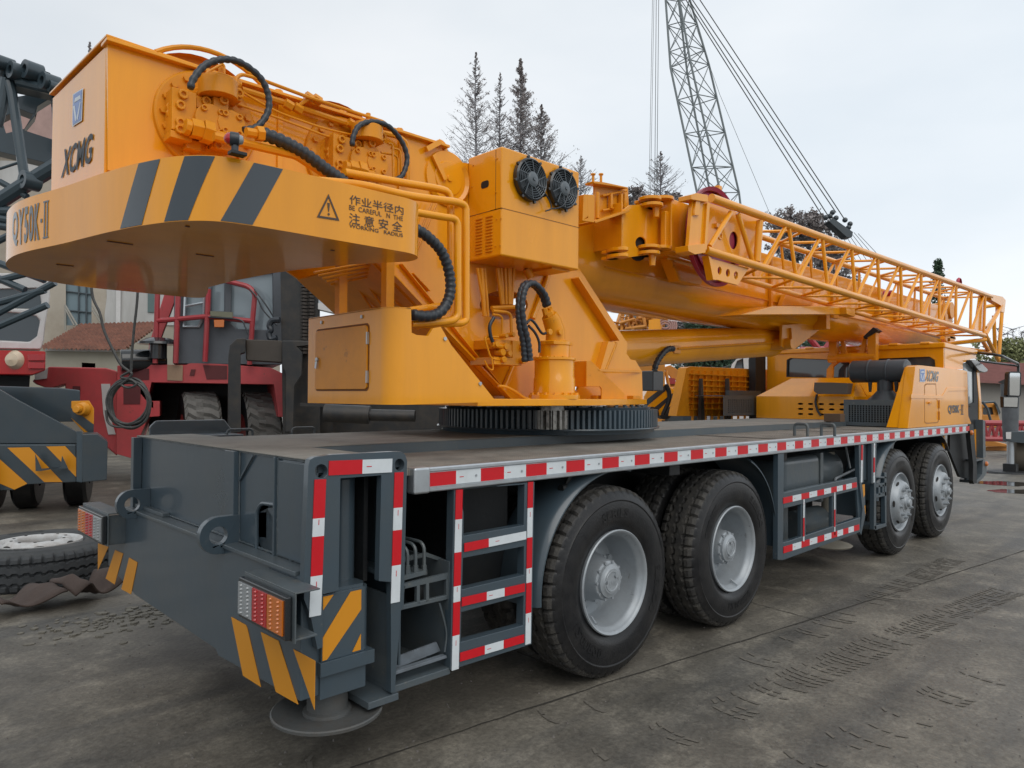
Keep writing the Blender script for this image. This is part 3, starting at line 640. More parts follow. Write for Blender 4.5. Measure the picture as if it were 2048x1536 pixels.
    strip(mb, S(*K4(312, 938), y=yv), S(*K4(858, 772), y=yv), .050, cumsegs([312, 368, 424, 480, 532, 582, 634, 680, 724, 768, 812, 858]))
    strip(mb, S(*K4(460, 572), y=yv), S(*K4(458, 876), y=yv), .022, cumsegs([572, 705, 840, 876], 1)); strip(mb, S(*K4(682, 490), y=yv), S(*K4(682, 830), y=yv), .022, cumsegs([490, 645, 770, 830], 1))
    obj('reflective_tape', mb, [RED, WHT], mf, sm=False)
    # tanks
    mb = MB(); a = S(*K4(310, 380), y=.2); b = S(*K4(520, 380), y=.2); mb.box(a.x-.15, b.x, .12, .62, .72, 1.12); tk = obj('fuel_tank', mb, GL, CR, bev=.06, seg=4)
    mb = MB(); mb.box(b.x-.03, b.x+.03, .11, .63, .70, 1.135); obj('tank_strap', mb, GL, tk, bev=.01)
    mb = MB(); mb.cyl((b.x+.04, .4, .93), (b.x+.7, .4, .93), .2, 28); mb.cyl((b.x+.04, .4, .45), (b.x+.6, .4, .45), .13, 20); mb.box(a.x, a.x+.1, .2, .6, .4, .7); obj('air_tank', mb, GL, CR, bev=.01)
    mb = MB()
    mb.tube(fil([(b.x+.5, .2, .72), (b.x+.5, .2, .86), (b.x+1.0, .2, .92)], .03), .012, 6); mb.tube([(b.x+.6, .15, 1.2), (b.x+.72, .15, .95)], .01, 6); mb.tube([(b.x+.85, .15, 1.2), (b.x+1.0, .15, 1.08)], .014, 6); mb.tube([(b.x+.8, .15, 1.2), (b.x+.95, .15, 1.08)], .014, 6)
    obj('exhaust_pipes', mb, SIL, CR)
    # front outrigger housing posts
    mb = MB(); c = lambda q, y=0, t=.04: mb.plate(pp(K4, q, y), (0, t, 0))
    c([(858, 182), (895, 176), (892, 450), (862, 450)]); c([(950, 170), (985, 166), (980, 455), (950, 460)]); c([(895, 180), (950, 172), (950, 455), (895, 430)], .05, .02)
    c([(862, 450), (880, 450), (905, 690), (875, 830), (868, 815), (885, 640)], .0); c([(968, 455), (982, 452), (982, 790), (966, 790)]); c([(966, 765), (1055, 745), (1060, 765), (975, 795)], 0, .25)
    c([(980, 405), (1060, 410), (1058, 422), (980, 418)]); c([(980, 462), (1055, 450), (1055, 475), (980, 488)]); c([(980, 535), (1055, 518), (1055, 545), (980, 562)]); c([(1000, 470), (1012, 468), (1012, 540), (1000, 545)]); c([(1028, 465), (1038, 463), (1038, 530), (1028, 535)]); c([(1042, 380), (1058, 380), (1058, 745), (1048, 745)])
    c([(985, 170), (1120, 150), (1050, 400), (985, 405)], .12, .02); c([(980, 500), (1048, 500), (1048, 745), (980, 765)], .2, .02)
    fh = obj('housing_frame', mb, G, CR, bev=.003)
    mb = MB(); strip(mb, S(*K4(880, 180), y=yv), S(*K4(875, 450), y=yv), .036, cumsegs([180, 290, 450])); strip(mb, S(*K4(968, 168), y=yv), S(*K4(966, 450), y=yv), .032, cumsegs([168, 270, 378, 450], 1))
    obj('reflective_tape', mb, [RED, WHT], fh, sm=False)
    mb = MB(); mb.cm = 0; mb.plate(pp(K4, [(878, 468), (900, 462), (905, 690), (880, 700)], .03), (0, .3, 0)); mb.cm = 1; mb.plate(pp(K4, [(878, 540), (902, 500), (903, 560), (880, 600)], .028), (0, -.002, 0)) if 0 else None
    mb.cm = 1; mb.plate(pp(K4, [(878, 468), (897, 462), (899, 540), (880, 575)], .029), (0, -.003, 0)); mb.plate(pp(K4, [(880, 660), (901, 615), (903, 680), (881, 690)], .029), (0, -.003, 0)); obj('outrigger_beam', mb, [G, STY], CR)
    # mudguards
    def guard(cx, a0, a1, r=.60, y0=.02, y1=.36, lip=True):
        mb = MB(); n = 22; prev = None
        P = lambda a, rr, y: Vector((cx+rr*math.cos(a), y, .56+rr*math.sin(a)))
        sec = [(r+.0, y1), (r+.022, y1-.1), (r+.022, y0+.05), (r+.0, y0+.01), (r-.012, y0), (r-.02, y0), (r-.012, y0+.014), (r+.008, y0+.055), (r+.008, y1-.1), (r-.012, y1)]; k = len(sec); vs = []; fs = []
        for i in range(n+1):
            a = a0+(a1-a0)*i/n; vs += [P(a, rr, y) for rr, y in sec]
        for i in range(n):
            for j in range(k): fs.append((i*k+j, i*k+(j+1) % k, (i+1)*k+(j+1) % k, (i+1)*k+j))
        fs += [tuple(range(k)), tuple(range(n*k, (n+1)*k))]; mb.add(vs, fs)
        return obj('mudguard', mb, G, CR)
    guard(3.0, R(78), R(183), .645); guard(4.341, R(-8), R(68), .645); guard(7.729, R(88), R(175), .65); guard(9.094, R(40), R(92), .65, y0=.06)
    mb = MB(); c = S(*K3(240, 345), y=.1); mb.cyl(c, c+Vector((.08, 0, .0)), .022, 12); mb.bar(c+Vector((-.05, 0, -.12)), c+Vector((.08, 0, .06)), .012, .03); obj('mudguard_bracket', mb, BK, CR)
    # grab handles on the deck
    for u, v in ((1602, 872), (1656, 872)):
        p = S(u, v, z=1.293); mb = MB(); mb.tube(fil([p+Vector((0, -.055, 0)), p+Vector((0, -.055, .10)), p+Vector((0, .055, .10)), p+Vector((0, .055, 0))], .03), .012, 10)
        if 0: pass
        obj('grab_handle', mb, GL, CR)
    for u, v in ((480, 862), (607, 860), ):
        p = S(u, v, y=2.3); p.z = 1.29; mb = MB(); mb.tube(fil([p+Vector((-.09, 0, 0)), p+Vector((-.09, 0, .08)), p+Vector((.09, 0, .08)), p+Vector((.09, 0, 0))], .03), .009, 8); obj('grab_handle', mb, GL, CR)
    a = S(300, 862, y=2.6); mb = MB(); mb.plate([(a.x-.0, 2.6, .6), (a.x, 2.6, 1.39), (a.x+.04, 2.6, 1.43), (a.x+.5, 2.6, 1.43), (a.x+.55, 2.6, 1.36), (a.x+.55, 2.6, .6)], (0, .03, 0)); mb.box(a.x-.0, a.x+.5, 2.27, 2.6, 1.29, 1.34)
    obj('housing_frame', mb, G, CR, bev=.01)
    mb = MB(); p0 = S(275, 875, x=XR-.02); mb.cyl((XR+.03, 2.29, 1.07), (XR+.03, 2.29, 1.35), .035, 16); obj('corner_tube', mb, GL, CR)
chassis()

def ring():
    C = Vector((3.77, YC, 0)); RG = .842
    mb = MB(); n = 132; 
    pts = []
    for i in range(n):
        a = 2*math.pi*i/n; da = 2*math.pi/n
        for f, r in ((-.42, RG-.035), (-.22, RG), (.22, RG), (.42, RG-.035)):
            pts.append(C+Vector((r*math.cos(a+f*da), r*math.sin(a+f*da), 1.392)))
    mb.plate(pts, (0, 0, .125)); g = obj('slewing_ring', mb, G, CR, sm=False)
    mb = MB(); mb.lathe([(.6, 1.378), (RG+.01, 1.378), (RG+.015, 1.385), (RG+.012, 1.391), (.6, 1.391)], C, (0, 0, 1), 96); mb.lathe([(.6, 1.35), (RG-.03, 1.352), (RG-.02, 1.378)], C, (0, 0, 1), 96); mb.lathe([(RG-.06, 1.517), (RG-.05, 1.535), (.3, 1.54)], C, (0, 0, 1), 96)
    for i in range(48):
        a = 2*math.pi*i/48; p = C+Vector(((RG-.09)*math.cos(a), (RG-.09)*math.sin(a), 1.515)); mb.cyl(p, p+Vector((0, 0, .032)), .017, 6)
    obj('ring_flange', mb, G, g)
    q = Vector((3.09, .616, 0)); mb = MB(); pts = []
    for i in range(14):
        for f, r in ((-.42, .072), (-.2, .098), (.2, .098), (.42, .072)): a = 2*math.pi*(i+f)/14; pts.append(q+Vector((r*math.cos(a), r*math.sin(a), 1.40)))
    mb.plate(pts, (0, 0, .12)); mb.cyl(q+Vector((0, 0, 1.52)), q+Vector((0, 0, 1.56)), .08, 20)
    obj('drive_pinion', mb, mat('greasy_steel', (.30, .29, .27), .3, metal=.8, dirt=(.03, .03, .03), da=.9, ds=30), CR, sm=False)
ring()

YP = .86; YQ = 1.74      # planes of the two superstructure side plates
def superstructure():
    # base plate
    base = [(2.35, .50), (2.9, .44), (3.35, .44), (4.38, .80), (4.42, .86), (4.42, 1.74), (3.35, 2.16), (2.35, 2.1)]
    mb = MB(); mb.plate([(x, y, 1.552) for x, y in base], (0, 0, .042)); bp = obj('base_plate', mb, Y, CR, bev=.004)
    # side plates
    o = [(215, 94), (540, 195), (870, 298), (905, 322), (960, 330), (1034, 335)]+[KD(1575, 85), KD(1862, 530), KD(1858, 590), KD(1880, 622), KD(1908, 628), KD(1945, 690), KD(1950, 855)]+[(1018, 806), (1012, 792), (752, 525), (640, 440), (216, 340)]
    O = [S(*q, y=YP) for q in o]
    for p in O: 
        if p.x < 2.4 and p.z > 3.0: p.z = 3.105
    hole = [S(*KB(545+205*math.cos(t), 385+125*math.sin(t)), y=YP) for t in [2*math.pi*i/28 for i in range(28)]]
    hole2 = [S(*KB(1160+24*math.cos(t), 1060+60*math.sin(t)), y=YP) for t in [2*math.pi*i/20 for i in range(20)]]
    mb = MB(); mb.plate(O, (0, .02, 0), [hole, hole2]); sp = obj('side_plate', mb, Y, CR, bev=.003)
    O2 = [Vector((max(p.x, O[0].x+.2), YQ, p.z)) for p in O]
    mb = MB(); mb.plate(O2, (0, .02, 0)); obj('side_plate', mb, Y, CR, bev=.003)
    # edge flanges
    mb = MB()
    fe = [S(*q, y=YP) for q in (KD(1575, 85), KD(1862, 530))]; fe0 = S(1034, 335, y=YP)
    def fl(a, b, y0, y1, t=.016):
        a = Vector(a); b = Vector(b); d = (b-a).normalized(); nn = Vector((-d.z, 0, d.x)); mb.plate([(a.x, y0, a.z), (b.x, y0, b.z), (b.x, y1, b.z), (a.x, y1, a.z)], nn*t)
    fl(S(*KD(1540, 165), y=YP), S(*KD(1772, 520), y=YP), YP-.075, YP, .014)
    mb.plate(pp(KD, [(1755, 520), (1795, 525), (1730, 690), (1708, 690)], YP-.06), (0, .06, 0)); mb.cyl(S(*KD(1795, 528), y=YP-.03), S(*KD(1732, 688), y=YP-.03), .016, 10)
    # big tubular braces behind the motor (from the upper right to the base)
    mb.cyl(S(*KB(930, 110), y=YP-.012), S(*KB(790, 500), y=YP-.012), .020, 12); mb.cyl(S(*KB(630, 900), y=YP-.02), S(*KB(530, 1130), y=YP-.02), .02, 12)
    fl(S(752, 525, y=YP), S(1018, 804, y=YP), YP-.05, YP+.0, .012); fl(S(*KA(890, 765), y=YP), S(*KD(1140, 790), y=YP), YP-.035, YP, .008)
    for a, b in ((S(*KA(1000, 850), y=YP), S(*KA(1150, 1010), y=YP)),): fl(a, b, YP-.03, YP, .01)
    # top flange
    tl = S(215, 94, y=YP); 
    mb.box(tl.x-.012, 2.40, YP-.035, YP+.055, 3.105, 3.121); mb.box(tl.x+.1, 2.40, YQ-.035, YQ+.055, 3.105, 3.121)
    for x in (.95, 1.32, 1.68, 2.05): mb.cyl((x, YP-.01, 3.121), (x, YP-.01, 3.134), .022, 6)
    obj('stiffeners', mb, Y, CR, bev=.003)
    # seams / window cutouts on the plate, vertical ribs
    mb = MB()
    for u in (565, 805): p = S(u, 280, y=YP); mb.box(p.x-.03, p.x-.002, YP-.012, YP, 2.5, 3.1)
    mb.plate(pp(KI, [(330, 760), (480, 770), (480, 1080), (330, 1060)], YP-.004), (0, .004, 0))
    obj('plate_ribs', mb, Y, CR, bev=.003)
    # rear end box face
    x0 = tl.x; mb = MB(); sh = .04; mb.plate([(x0, YP+.021, 2.45), (x0-sh, 1.68, 2.45), (x0-sh, 1.68, 3.104), (x0, YP+.021, 3.104)], (.02, 0, 0)); mb.plate([(x0-.012, YP-.03, 3.122), (x0-sh-.012, 1.70, 3.122), (x0+.6, 1.70, 3.122), (x0+.6, YP, 3.122)], (0, 0, .012))
    rf = obj('rear_face', mb, Y, CR, bev=.004)
    # sloping underside between plates + dark inside
    a = S(640, 440, y=YP); b = S(752, 525, y=YP); c = S(1010, 792, y=YP)
    mb = MB(); mb.plate([(b.x-.02, YP+.02, b.z), (b.x-.02, YQ, b.z), (c.x, YQ, c.z), (c.x, YP+.02, c.z)], (.01, 0, .012))
    obj('under_plate', mb, YS, CR)
    mb = MB()
    for t in (.12, .3):
        p = b.lerp(c, t)
        for y in (1.0, 1.12, 1.24): mb.tube([(b.x+.02+(c.x-b.x)*.04, y, b.z-.02), (p.x+.1, y, p.z-.12)], .008, 6)
    for (u, v0, v1, y) in ((682, 545, 618, 1.05), (775, 560, 615, .70), ):
        p = S(u, v1, y=y); mb.box(p.x-.025, p.x+.025, y-.025, y+.025, 2.0, p.z+.35)
    for k in range(5):
        y = .95+k*.035; q0 = S(628+k*8, 545+k*6, y=y); q1 = S(790+k*6, 515+k*6, y=y-.1); mb.tube([q0, q1], .007, 6)
    obj('under_lines', mb, YS, CR)
    # logo + name on rear face
    mb = MB(); X = x0-.003
    def onf(a, b):
        u, v = KJ(a, b); rr = F_+R_*((u-1024)/FPX)-U_*((v-768)/FPX); nn = Vector((1, .049, 0)); return CAM+rr*((Vector((X, YP, 0))-CAM).dot(nn)/rr.dot(nn))
    r = lambda q: [onf(a, b) for a, b in q]
    tl_, tr_, br_, bl_ = r([(355, 220), (508, 125), (490, 625), (345, 718)])
    Q = quadmap(tl_, tr_, br_, bl_)
    def qp(pts, k): return [Q(a, b)+Vector((-.001*k, 0, 0)) for a, b in pts]
    mb.cm = 1; mb.plate(qp([(0, 0), (1, 0), (1, 1), (0, 1)], 0), (-.001, 0, 0)); mb.cm = 0; mb.plate(qp([(.08, .04), (.92, .04), (.92, .96), (.08, .96)], 1.2), (-.001, 0, 0))
    mb.cm = 1
    for q in ([(.3, .82), (.78, .82), (.86, .70), (.2, .70)], [(.12, .6), (.26, .6), (.46, .2), (.46, .1), (.36, .1)], [(.88, .6), (.80, .6), (.54, .2), (.54, .1), (.64, .1)]): mb.plate(qp(q, 2.4), (-.001, 0, 0))
    obj('badge', mb, [BLUE, WHT], rf, sm=False)
    mb = MB(); q = r([(200, 1075), (660, 800), (640, 1255), (165, 1515)]); write(mb, 'XCMG', quadmap(*q), bold=.022, shear=.15); obj('lettering', mb, mat('lettering_ink', (.018, .026, .032), .5, spec=.3), rf, sm=False)
    # winches (near side units)
    def winch(cx, cz, dx):
        mb = MB(); c = Vector((cx, YP, cz))
        mb.lathe([(.001, -.03), (.15, -.03), (.155, -.022), (.225, -.022), (.232, -.016), (.236, .004)], c, (0, 1, 0), 48)
        for i in range(18): a = 2*math.pi*i/18; p = c+Vector((.198*math.cos(a), -.02, .198*math.sin(a))); mb.cyl(p, p-Vector((0, .018, 0)), .016, 6)
        for i in range(18): a = 2*math.pi*(i+.5)/18; p = c+Vector((.125*math.cos(a), -.03, .125*math.sin(a))); mb.lathe([(.016, 0), (.014, .014), (.008, .014), (.008, .004), (.001, .004)], p, (0, -1, 0), 10)
        wf = obj('winch', mb, YS, CR)
        mb = MB(); mb.lathe([(.335, .06), (.335, .10), (.26, .11), (.26, .75), (.335, .76), (.335, .81)], c, (0, 1, 0), 40); obj('winch_drum', mb, YS, wf)
        if cx < 1.3: mb = MB(); mb.tube([Vector((cx+.02+.40*math.cos(R(t)), YP-.01, cz+.40*math.sin(R(t))-.06)) for t in range(38, 130, 6)], .012, 8); obj('drum_guard', mb, YS, wf)
        mb = MB(); dx_ = S(*K9(1480, 665), y=.66).x-S(*K9(355, 270), y=.66).x
        def s(q, y0, y1): pbox(mb, K9, q[0], q[1], q[2], q[3], YP-.03-(YP-y0-.03)*.5, YP-.02)
        def pt(a, b, y): return S(*K9(a, b), y=YP-.03-(YP-y-.03)*.5)
        s((355, 272, 522, 560), YP-.20, YP-.03); s((345, 560, 495, 610), YP-.2, YP-.05); s((455, 615, 556, 680), YP-.14, YP-.03); s((640, 330, 742, 420), YP-.22, YP-.03); s((522, 320, 600, 400), YP-.16, YP-.03); s((625, 600, 770, 680), YP-.12, YP-.02); s((522, 400, 560, 560), YP-.2, YP-.03)
        s((745, 250, 832, 340), YP-.2, YP-.1)
        c1 = pt(672, 330, YP-.19); c2 = pt(672, 215, YP-.19); mb.cyl(c1, c2, .085, 24); mb.cyl(c2, c2+Vector((0, 0, .012)), .075, 24); c3 = pt(690, 210, YP-.15); mb.cyl(c3, c3+Vector((0, 0, .035)), .022, 6); mb.cyl(c3+Vector((0, 0, .035)), c3+Vector((0, 0, .07)), .014, 8); c3 = pt(788, 245, YP-.15); mb.cyl(c3, c3+Vector((0, 0, .04)), .018, 6)
        for x, z, r_ in ((630, 480, .075), (765, 505, .065)):
            c1 = pt(x, z, YP-.24-(.012 if x > 700 else 0)); mb.cyl(c1, c1+Vector((0, .09, 0)), r_, 12)
            for a_, b_ in ((-1, -1), (1, -1), (1, 1), (-1, 1)): mb.lathe([(.015, 0), (.015, .012), (.008, .012), (.008, .003), (.001, .003)], c1+Vector((a_*r_*.5, 0, b_*r_*.6)), (0, -1, 0), 8)
        for x, z, yy in ((412, 378, .2), (588, 352, .16), (410, 495, .2), (408, 542, .2), (707, 345, .22), (345, 395, .08), (345, 438, .08), (668, 652, .12), (430, 305, .2), (810, 300, .2)): c1 = pt(x, z, YP-yy-.002); mb.lathe([(.022, 0), (.022, .014), (.011, .014), (.011, .003), (.001, .003)], c1, (0, -1, 0), 8)
        for p_, q_, r_ in (((440, 520), (480, 535), .036), ((480, 530), (560, 550), .044), ((560, 550), (630, 575), .052), ((625, 575), (720, 600), .024)): mb.cyl(pt(*p_, YP-.26), pt(*q_, YP-.26), r_, 6 if r_ > .04 else 10)
        if cx > 1.3: mb.v = [v+Vector((dx_, 0, 0)) for v in mb.v]
        obj('winch_motor', mb, YS, wf, bev=.003)
        return wf
    w1 = winch(.97, 2.875, 0); w2 = winch(1.70, 2.865, 0)
    # rear counterweight slab
    zc0, zc1 = 2.258, 2.505
    def ccx(): pass
    cyc = 1.30; x0a = .325; hw = 1.15; xs_ = .74; s_ = xs_-x0a; Rr = (hw*hw+s_*s_)/(2*s_)
    hw = cyc-.134
    def corner(c, r, a0, a1, n=8): return [(c[0]+r*math.cos(R(a0+(a1-a0)*i/n)), c[1]+r*math.sin(R(a0+(a1-a0)*i/n))) for i in range(n+1)]
    edge = smooth([(x, y, 0) for x, y in ((1.2, .134), (1.0, .134), (.86, .142), (.755, .168), (.675, .24), (.60, .38), (.52, .65), (.44, 1.04), (.36, 1.38), (.338, 1.62), (.362, 1.88), (.455, 2.13), (.66, 2.33), (.88, 2.41), (1.15, 2.42))], 6)
    inner = [(1.45, 2.08), (1.37, 1.86), (1.38, 1.5), (1.42, 1.1), (1.48, .85), (1.56, .62)]
    outline = [(p.x, p.y) for p in edge]+corner((1.53-.08, 2.42-.08), .08, 90, 0)+inner+corner((1.735-.15, .134+.15), .15, 10, -90, 10)
    V = [Vector((x, y, zc0)) for x, y in outline]
    mb = MB(); mb.plate(V, (0, 0, zc1-zc0)); cw = obj('counterweight', mb, Y, CR, bev=.006, ang=25)
    mb = MB()
    for u, v, l_ in ((240, 485, .2), (410, 510, .16), (375, 452, .03), (665, 500, .03), (130, 530, .15)):
        p = S(u, v, z=zc0); mb.box(p.x-l_/2*.5, p.x+l_/2*.5, p.y-.005, p.y+.005, zc0-.004, zc0+.0); 
    obj('casting_marks', mb, mat('rusty_marks', (.16, .07, .03), .7), cw)
    # near outline as a polyline (arc length) for stripes and writing
    line = [Vector((p.x, p.y, 0)) for p in V]
    i0 = len(line)-1
    # order: start at the near tip corner (i0) and walk backwards (towards the rear, then to the far side)
    order = [line[i0]]
    k = i0+1
    seq = line[i0:]+line[:i0]
    seq = seq if (seq[1]-seq[0]).x < 0 else [seq[0]]+seq[:0:-1]
    D = [0]
    for a, b in zip(seq, seq[1:]): D.append(D[-1]+(b-a).length)
    def along(s, z, off=.002):
        for i in range(len(D)-1):
            if D[i+1] >= s: break
        t = (s-D[i])/(D[i+1]-D[i]); d = (seq[i+1]-seq[i]).normalized(); nn = Vector((-d.y, d.x, 0))
        p = seq[i].lerp(seq[i+1], t); c_ = Vector((1.2, cyc, 0))
        if (p-c_).dot(nn) < 0: nn = -nn
        q = p+nn*off; return Vector((q.x, q.y, z))
    def pixs(s, z):
        d = along(s, z)-CAM; zz = d.dot(F_); return (1024+FPX*d.dot(R_)/zz, 768-FPX*d.dot(U_)/zz)
    def find(u, z):
        lo, hi = 0, 2.6
        for _ in range(40):
            m_ = (lo+hi)/2
            if pixs(m_, z)[0] > u: lo = m_
            else: hi = m_
        return lo
    mb = MB()
    for (ut0, ut1, ub0, ub1) in ((277, 320, 240, 283), (369, 430, 328, 376), (508, 566, 441, 505)):
        a, b, c_, d = find(ut0, zc1), find(ut1, zc1), find(ub1, zc0), find(ub0, zc0); n = 12
        zA, zB = zc0+.003, zc1-.003; vs = []; fs = []
        for j in range(9):
            t = j/8; z = zA+(zB-zA)*t; l0 = d+(a-d)*t; l1 = c_+(b-c_)*t
            for i in range(n+1): vs.append(along(l0+(l1-l0)*i/n, z))
        for j in range(8):
            for i in range(n): q = j*(n+1)+i; fs.append((q, q+1, q+n+2, q+n+1))
        mb.add(vs, fs)
    obj('hazard_stripes', mb, STR, cw)
    mb = MB(); ink = mat('ink_brown', (.07, .045, .03), .5)
    def wr(txt, u0, v0, u1, v1, hv, bold=0.0, yoff=.0022):
        """line of writing on the straight near side: baseline from (u0,v0) to (u1,v1), cap height hv px"""
        y = cyc-hw-yoff
        write(mb, txt, quadmap(S(u0, v0-hv, y=y), S(u1, v1-hv*.93, y=y), S(u1, v1, y=y), S(u0, v0, y=y)), bold=bold)
    wr('作业半径内', *KH(1705, 262), *KH(1968, 318), 19, .006); wr('BE  CAREFUL   N  THE', *KH(1703, 291), *KH(1965, 347), 10, .008)
    wr('注 意 安 全', *KH(1703, 358), *KH(1962, 402), 22, .006); wr('WORKING   RADIUS', *KH(1703, 377), *KH(1965, 426), 8, .012)
    y = cyc-hw-.0022; A, B, C_ = [S(*KH(a, b), y=y) for a, b in ((1602, 214), (1655, 345), (1545, 328))]; ce = (A+B+C_)/3
    mb.plate([A, B, C_], (0, -.0006, 0), [[ce+(p-ce)*.76 for p in (A, B, C_)]])
    e0 = S(*KH(1602, 258), y=y); e1 = S(*KH(1603, 300), y=y); mb.plate([e0+Vector((-.006, 0, 0)), e0+Vector((.006, 0, 0)), e1+Vector((.002, 0, 0)), e1+Vector((-.002, 0, 0))], (0, -.0006, 0)); mb.plate(circ(S(*KH(1603, 313), y=y), .005, 10), (0, -.0006, 0))
    obj('warning_lettering', mb, ink, cw, sm=False)
    mb = MB(); s1 = find(97, 2.4); s0 = find(25, 2.4)
    def wrapfn(a, b):
        return along(s0+.0+(s1-s0)*a, zc0+.04+(zc1-zc0-.08)*b, .0025)
    for ch, f0, f1 in (('Q', .0, .22), ('Y', .24, .40), ('5', .42, .52), ('0', .54, .66), ('K', .68, .80)):
        write(mb, ch, lambda a, b, f0=f0, f1=f1: wrapfn(f0+(f1-f0)*a, b), bold=.035)
    for f0, f1, b0, b1 in ((.82, .86, .45, .55), (.90, .925, .04, .96), (.96, .985, .04, .96), (.88, 1., .0, .04), (.88, 1., .96, 1.)):
        mb.add([wrapfn(f0, b0), wrapfn(f1, b0), wrapfn(f1, b1), wrapfn(f0, b1)], [(0, 1, 2, 3)])
    obj('model_lettering', mb, STR, cw, sm=False)
    # marker lamp on the slab
    p = S(477, 310, z=zc1); mb = MB(); mb.box(p.x-.03, p.x+.03, p.y-.01, p.y+.03, zc1, zc1+.014); ml = obj('marker_lamp', mb, BK, CR, bev=.003)
    c = S(470, 279, d=(p-CAM).dot(F_)); ax = -R0*.9-FH*.35; ax.normalize()
    mb = MB(); mb.lathe([(.018, -.016), (.026, -.013), (.027, .013), (.025, .018)], c, ax, 20); mb.cyl((c.x, c.y, zc1+.01), c, .014, 8); obj('lamp_body', mb, HOSE, ml)
    mb = MB(); mb.lathe([(.024, .016), (.022, .026), (.013, .036), (.001, .040)], c, ax, 20); obj('red_lens', mb, LRED, ml)
    mb = MB(); mb.lathe([(.001, -.032), (.015, -.028), (.020, -.015)], c, ax, 16); obj('clear_lens', mb, LWHT, ml)
superstructure()

def tool_box():
    x0 = 1.63; yn = .30; zt = 2.03; zb = 1.565
    mb = MB()
    # plan outline with rounded near corner, extruded
    side = [(1.63, 2.03), (1.845, 2.03), (1.845, 1.92), (1.87, 1.875), (2.0, 1.87), (2.03, 1.93), (2.42, 1.58), (2.40, 1.566), (1.63, 1.566)]
    a = S(*KD(632, 345), y=yn); b = S(*KD(635, 470), y=yn); c = S(*KD(748, 490), y=yn); d = S(*KD(765, 445), y=yn); e = S(*KD(860, 540), y=yn); f = S(*KD(1118, 845), y=yn); g = S(*KD(1100, 864), y=yn)
    pts = [(x0+.09, zt), (a.x, a.z+.01), (b.x, b.z), (b.x+.03, c.z), (c.x-.02, c.z), (c.x+.01, d.z), (d.x+.04, d.z+.01), (e.x, e.z), (f.x-.02, f.z), (g.x, g.z), (x0+.09, zb)]
    mb.plate([(x, yn, z) for x, z in pts], (0, .02, 0))
    n = 8
    prof = [(x0+.09-.09*math.sin(R(90*i/n)), yn+.09-.09*math.cos(R(90*i/n))) for i in range(n+1)]
    prof += [(x0, 1.10)]
    vs = []
    for x, y in prof: vs += [(x, y, zb), (x, y, zt)]
    mb.add(vs, [(2*i, 2*i+1, 2*i+3, 2*i+2) for i in range(len(prof)-1)])
    mb.box(x0+.003, x0+.2, yn+.09, 1.10, zb, zb+.01); mb.plate([(x, y, zt-.003) for x, y in prof]+[(1.72, 1.10, zt-.003), (a.x, .6, zt-.003), (a.x, yn, zt-.003)], (0, 0, .006))
    mb.box(x0+.005, 1.9, 1.09, 1.10, zb, zt)
    tb = obj('tool_box', mb, Y, CR, ang=60)
    y0 = S(*KD(388, 600), x=x0).y; y1 = S(*KD(95, 600), x=x0).y
    o = [Vector((x0-.001, p.x, p.z)) for p in rrect(y0, y1, 1.64, 1.955, .02, 0)]
    mb = MB(); mb.plate(o, (-.008, 0, 0)); dr = obj('door', mb, YS, tb, bev=.003)
    mb = MB(); 
    o1 = [Vector((x0-.0005, p.x, p.z)) for p in rrect(y0-.01, y1+.01, 1.63, 1.965, .025, 0)]
    mb.plate(o1, (-.001, 0, 0)); obj('door_gap', mb, mat('door_shadow_gap', (.2, .07, .01), .7), tb)
    mb = MB()
    for z in (1.70, 1.89): mb.box(x0-.014, x0-.001, y0-.008, y0+.0, z-.03, z+.03)
    hp = Vector((x0-.009, y1-.03, 1.80)); mb.lathe([(.012, 0), (.012, .01), (.001, .012)], hp, (-1, 0, 0), 12); mb.plate([hp+Vector((-.01, -.012, -.01)), hp+Vector((-.01, .008, -.012)), hp+Vector((-.01, .012, -.045)), hp+Vector((-.01, -.004, -.05))], (-.003, 0, 0))
    for y, z in ((.95, 2.0), (.55, 2.0)): mb.cyl((x0, y, z), (x0-.008, y, z), .009, 8)
    obj('lock_and_hinges', mb, ALU, dr)
    mb = MB()
    for q in ((822, 505), (1022, 760)):
        p = S(*KD(*q), y=yn); mb.cyl((p.x, yn, p.z), (p.x, yn-.008, p.z), .010, 8)
    obj('panel_bolts', mb, ALU, tb)
tool_box()

